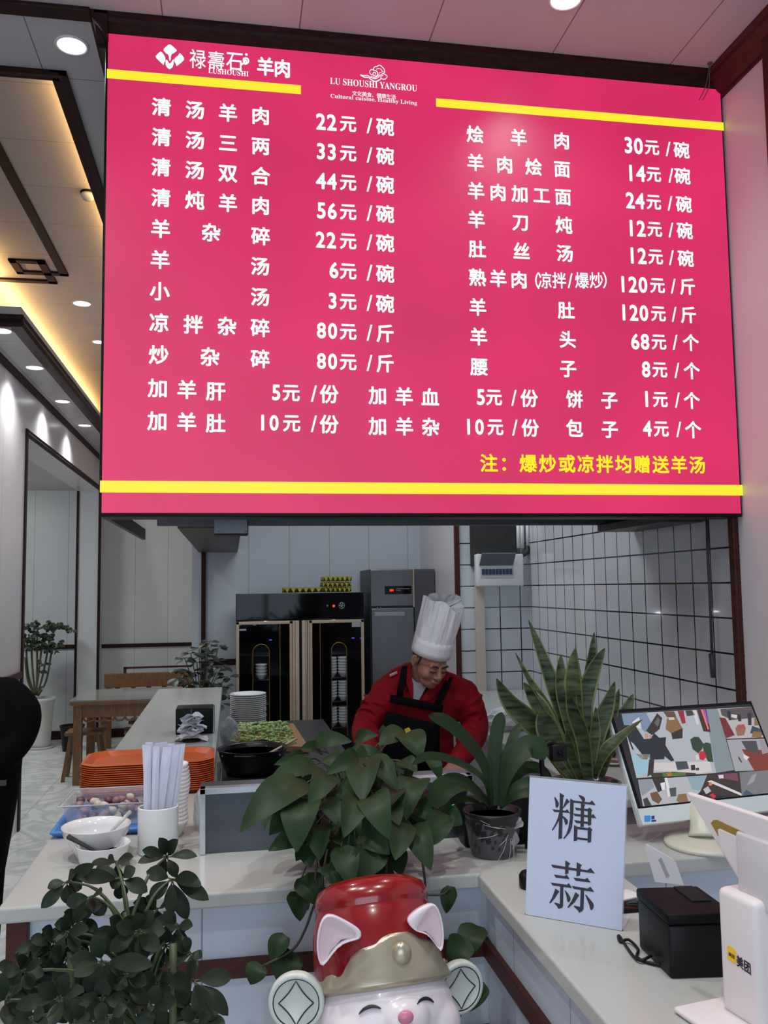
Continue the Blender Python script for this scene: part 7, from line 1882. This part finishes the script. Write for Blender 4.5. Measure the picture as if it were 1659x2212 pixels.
mb.build('robe', RD, st_, remesh=0.008, smooth_it=4)
MB().lathe([(0.19, 0.0), (0.195, 0.01), (0.19, 0.03), (0.0001, 0.031)], (cen_.x, YT, 0), 36).build('plinth', GD, st_)
def fpx(x, y, Y): return atY(560 + x / 3.318, 1880 + y / 3.318, Y)
def on_head(x, y, off=0.002):
    """foot of a photo point on the head and muzzle surface"""
    d = ray(560 + x / 3.318, 1880 + y / 3.318).normalized()
    best = None
    for c, r in ((tl(0, 0, -50 * SCL), (150, 130, 112)), (tl(0.0, -112 * SCL, -62 * SCL), (52, 34, 40))):
        Ri = TM.inverted(); o = Ri @ (EYE - c); dd = Ri @ d
        o = Vector([o[i] / (r[i] * SCL) for i in range(3)]); dd = Vector([dd[i] / (r[i] * SCL) for i in range(3)])
        A_, B_, C_ = dd.dot(dd), 2 * o.dot(dd), o.dot(o) - 1
        D_ = B_ * B_ - 4 * A_ * C_
        if D_ > 0:
            tt = (-B_ - math.sqrt(D_)) / (2 * A_)
            if best is None or tt < best: best = tt
    if best is None: best = YT - 0.1
    return EYE + d * (best - off)
for pts in ([(714, 1032), (745, 1000), (790, 978), (835, 978), (874, 992)], [(1134, 956), (1160, 928), (1195, 918), (1228, 928), (1252, 948)]):
    P_ = smoothpath([on_head(*p) for p in pts], 5); n = len(P_)
    MB().tube(P_, [0.0008 + 0.0028 * math.sin(PI * i / (n - 1)) for i in range(n)], 8).build('closed_eye', INKB, st_)
q = on_head(1050, 1055, 0.004); MB().ball(q, (16 * SCL, 9 * SCL, 13 * SCL), 18).build('nose', PK, st_)
MB().tube(smoothpath([on_head(*p) for p in ((1315, 1102), (1350, 1082), (1380, 1045))], 5), 0.0012, 6).build('mouth_line', INKB, st_)
# ears
def ear(out, inn, Y, name):
    c = Vector()
    o3 = [fpx(x, y, Y) for x, y in out]; c = sum(o3, Vector()) / len(o3)
    mb = MB(); n = len(o3)
    back = [c + (p - c) * 0.86 + Vector((0, 0.045, -0.004)) for p in o3]; rim = [c + (p - c) * 0.99 + Vector((0, -0.004, 0)) for p in o3]
    i3 = [fpx(x, y, Y - 0.004) for x, y in inn]
    ring = [back, o3, rim, i3, [p + Vector((0, 0.012, 0)) for p in i3]]
    for a_, b_ in zip(ring[:-1], ring[1:]):
        for k in range(n): mb.add([a_[k], a_[(k + 1) % n], b_[(k + 1) % n], b_[k]], [(0, 1, 2, 3)], True)
    mb.add(back, [tuple(range(n))], True)
    e = mb.build('ear', SW, st_, weld=True, subsurf=1)
    ic = sum(i3, Vector()) / n
    m2 = MB()
    for k in range(n): m2.add([i3[k] + Vector((0, 0.008, 0)), i3[(k + 1) % n] + Vector((0, 0.008, 0)), ic + Vector((0, 0.018, 0))], [(0, 1, 2)], True)
    m2.build('inner_ear', mat('ear_pink', rgb(222, 190, 198), 0.35), e, weld=True)
ear([(450, 718), (418, 640), (408, 560), (412, 470), (430, 385), (460, 330), (500, 310), (560, 325), (640, 370), (705, 405), (736, 440), (735, 480), (705, 502), (600, 516), (520, 600)],
    [(455, 690), (436, 625), (428, 560), (434, 480), (450, 400), (472, 356), (505, 342), (555, 356), (620, 400), (668, 436), (690, 460), (690, 480), (675, 492), (590, 508), (515, 590)], YT - r0 * 0.66, 'left')
ear([(1310, 612), (1325, 520), (1325, 430), (1310, 345), (1285, 270), (1258, 236), (1225, 236), (1165, 262), (1100, 305), (1056, 352), (1060, 375), (1095, 420), (1140, 445), (1195, 450), (1250, 510)],
    [(1302, 588), (1312, 515), (1312, 430), (1298, 355), (1276, 290), (1252, 262), (1232, 275), (1205, 310), (1172, 360), (1150, 405), (1138, 430), (1140, 438), (1160, 442), (1200, 448), (1250, 500)], YT - r0 * 0.5, 'right')
# coins
def coin(cx, cy, r, Y, yaw, name):
    c = fpx(cx, cy, Y); R_ = r / 3.318 * SCL * 1.0
    M = Matrix.Rotation(math.radians(yaw), 3, 'Z') @ Matrix.Rotation(PI / 2, 3, 'X')
    cn = MB(); cn.lathe([(0.0001, -0.012), (R_ * 0.95, -0.012), (R_, -0.008), (R_, 0.008), (R_ * 0.95, 0.012), (R_ * 0.84, 0.012), (R_ * 0.82, 0.010), (0.0001, 0.010)], c, 40, M)
    o = cn.build('coin', mat('coin_cream', rgb(206, 208, 198), 0.35), st_)
    ln = MB()
    ln.tube([c + M @ Vector((R_ * 0.82 * math.cos(a), R_ * 0.82 * math.sin(a), 0.011)) for a in [2 * PI * k / 40 for k in range(41)]], 0.0014, 6, caps=False)
    pts = []
    for k in range(4):
        a0, a1 = PI / 2 * k, PI / 2 * (k + 1)
        p0 = Vector((0.62 * math.cos(a0), 0.74 * math.sin(a0), 0)); p1 = Vector((0.62 * math.cos(a1), 0.74 * math.sin(a1), 0))
        for i in range(6): t_ = i / 6; pts.append((p0.lerp(p1, t_)) * (1 - 0.10 * math.sin(PI * t_)))
    pts.append(pts[0])
    ln.tube([c + M @ Vector((p.x * R_, p.y * R_, 0.011)) for p in pts], 0.0014, 6, caps=False)
    ln.build('coin_lines', INKB, o)
coin(268, 935, 188, YT - 0.06, -10, 'left')
coin(1432, 835, 190, YT + 0.08, 12, 'right')
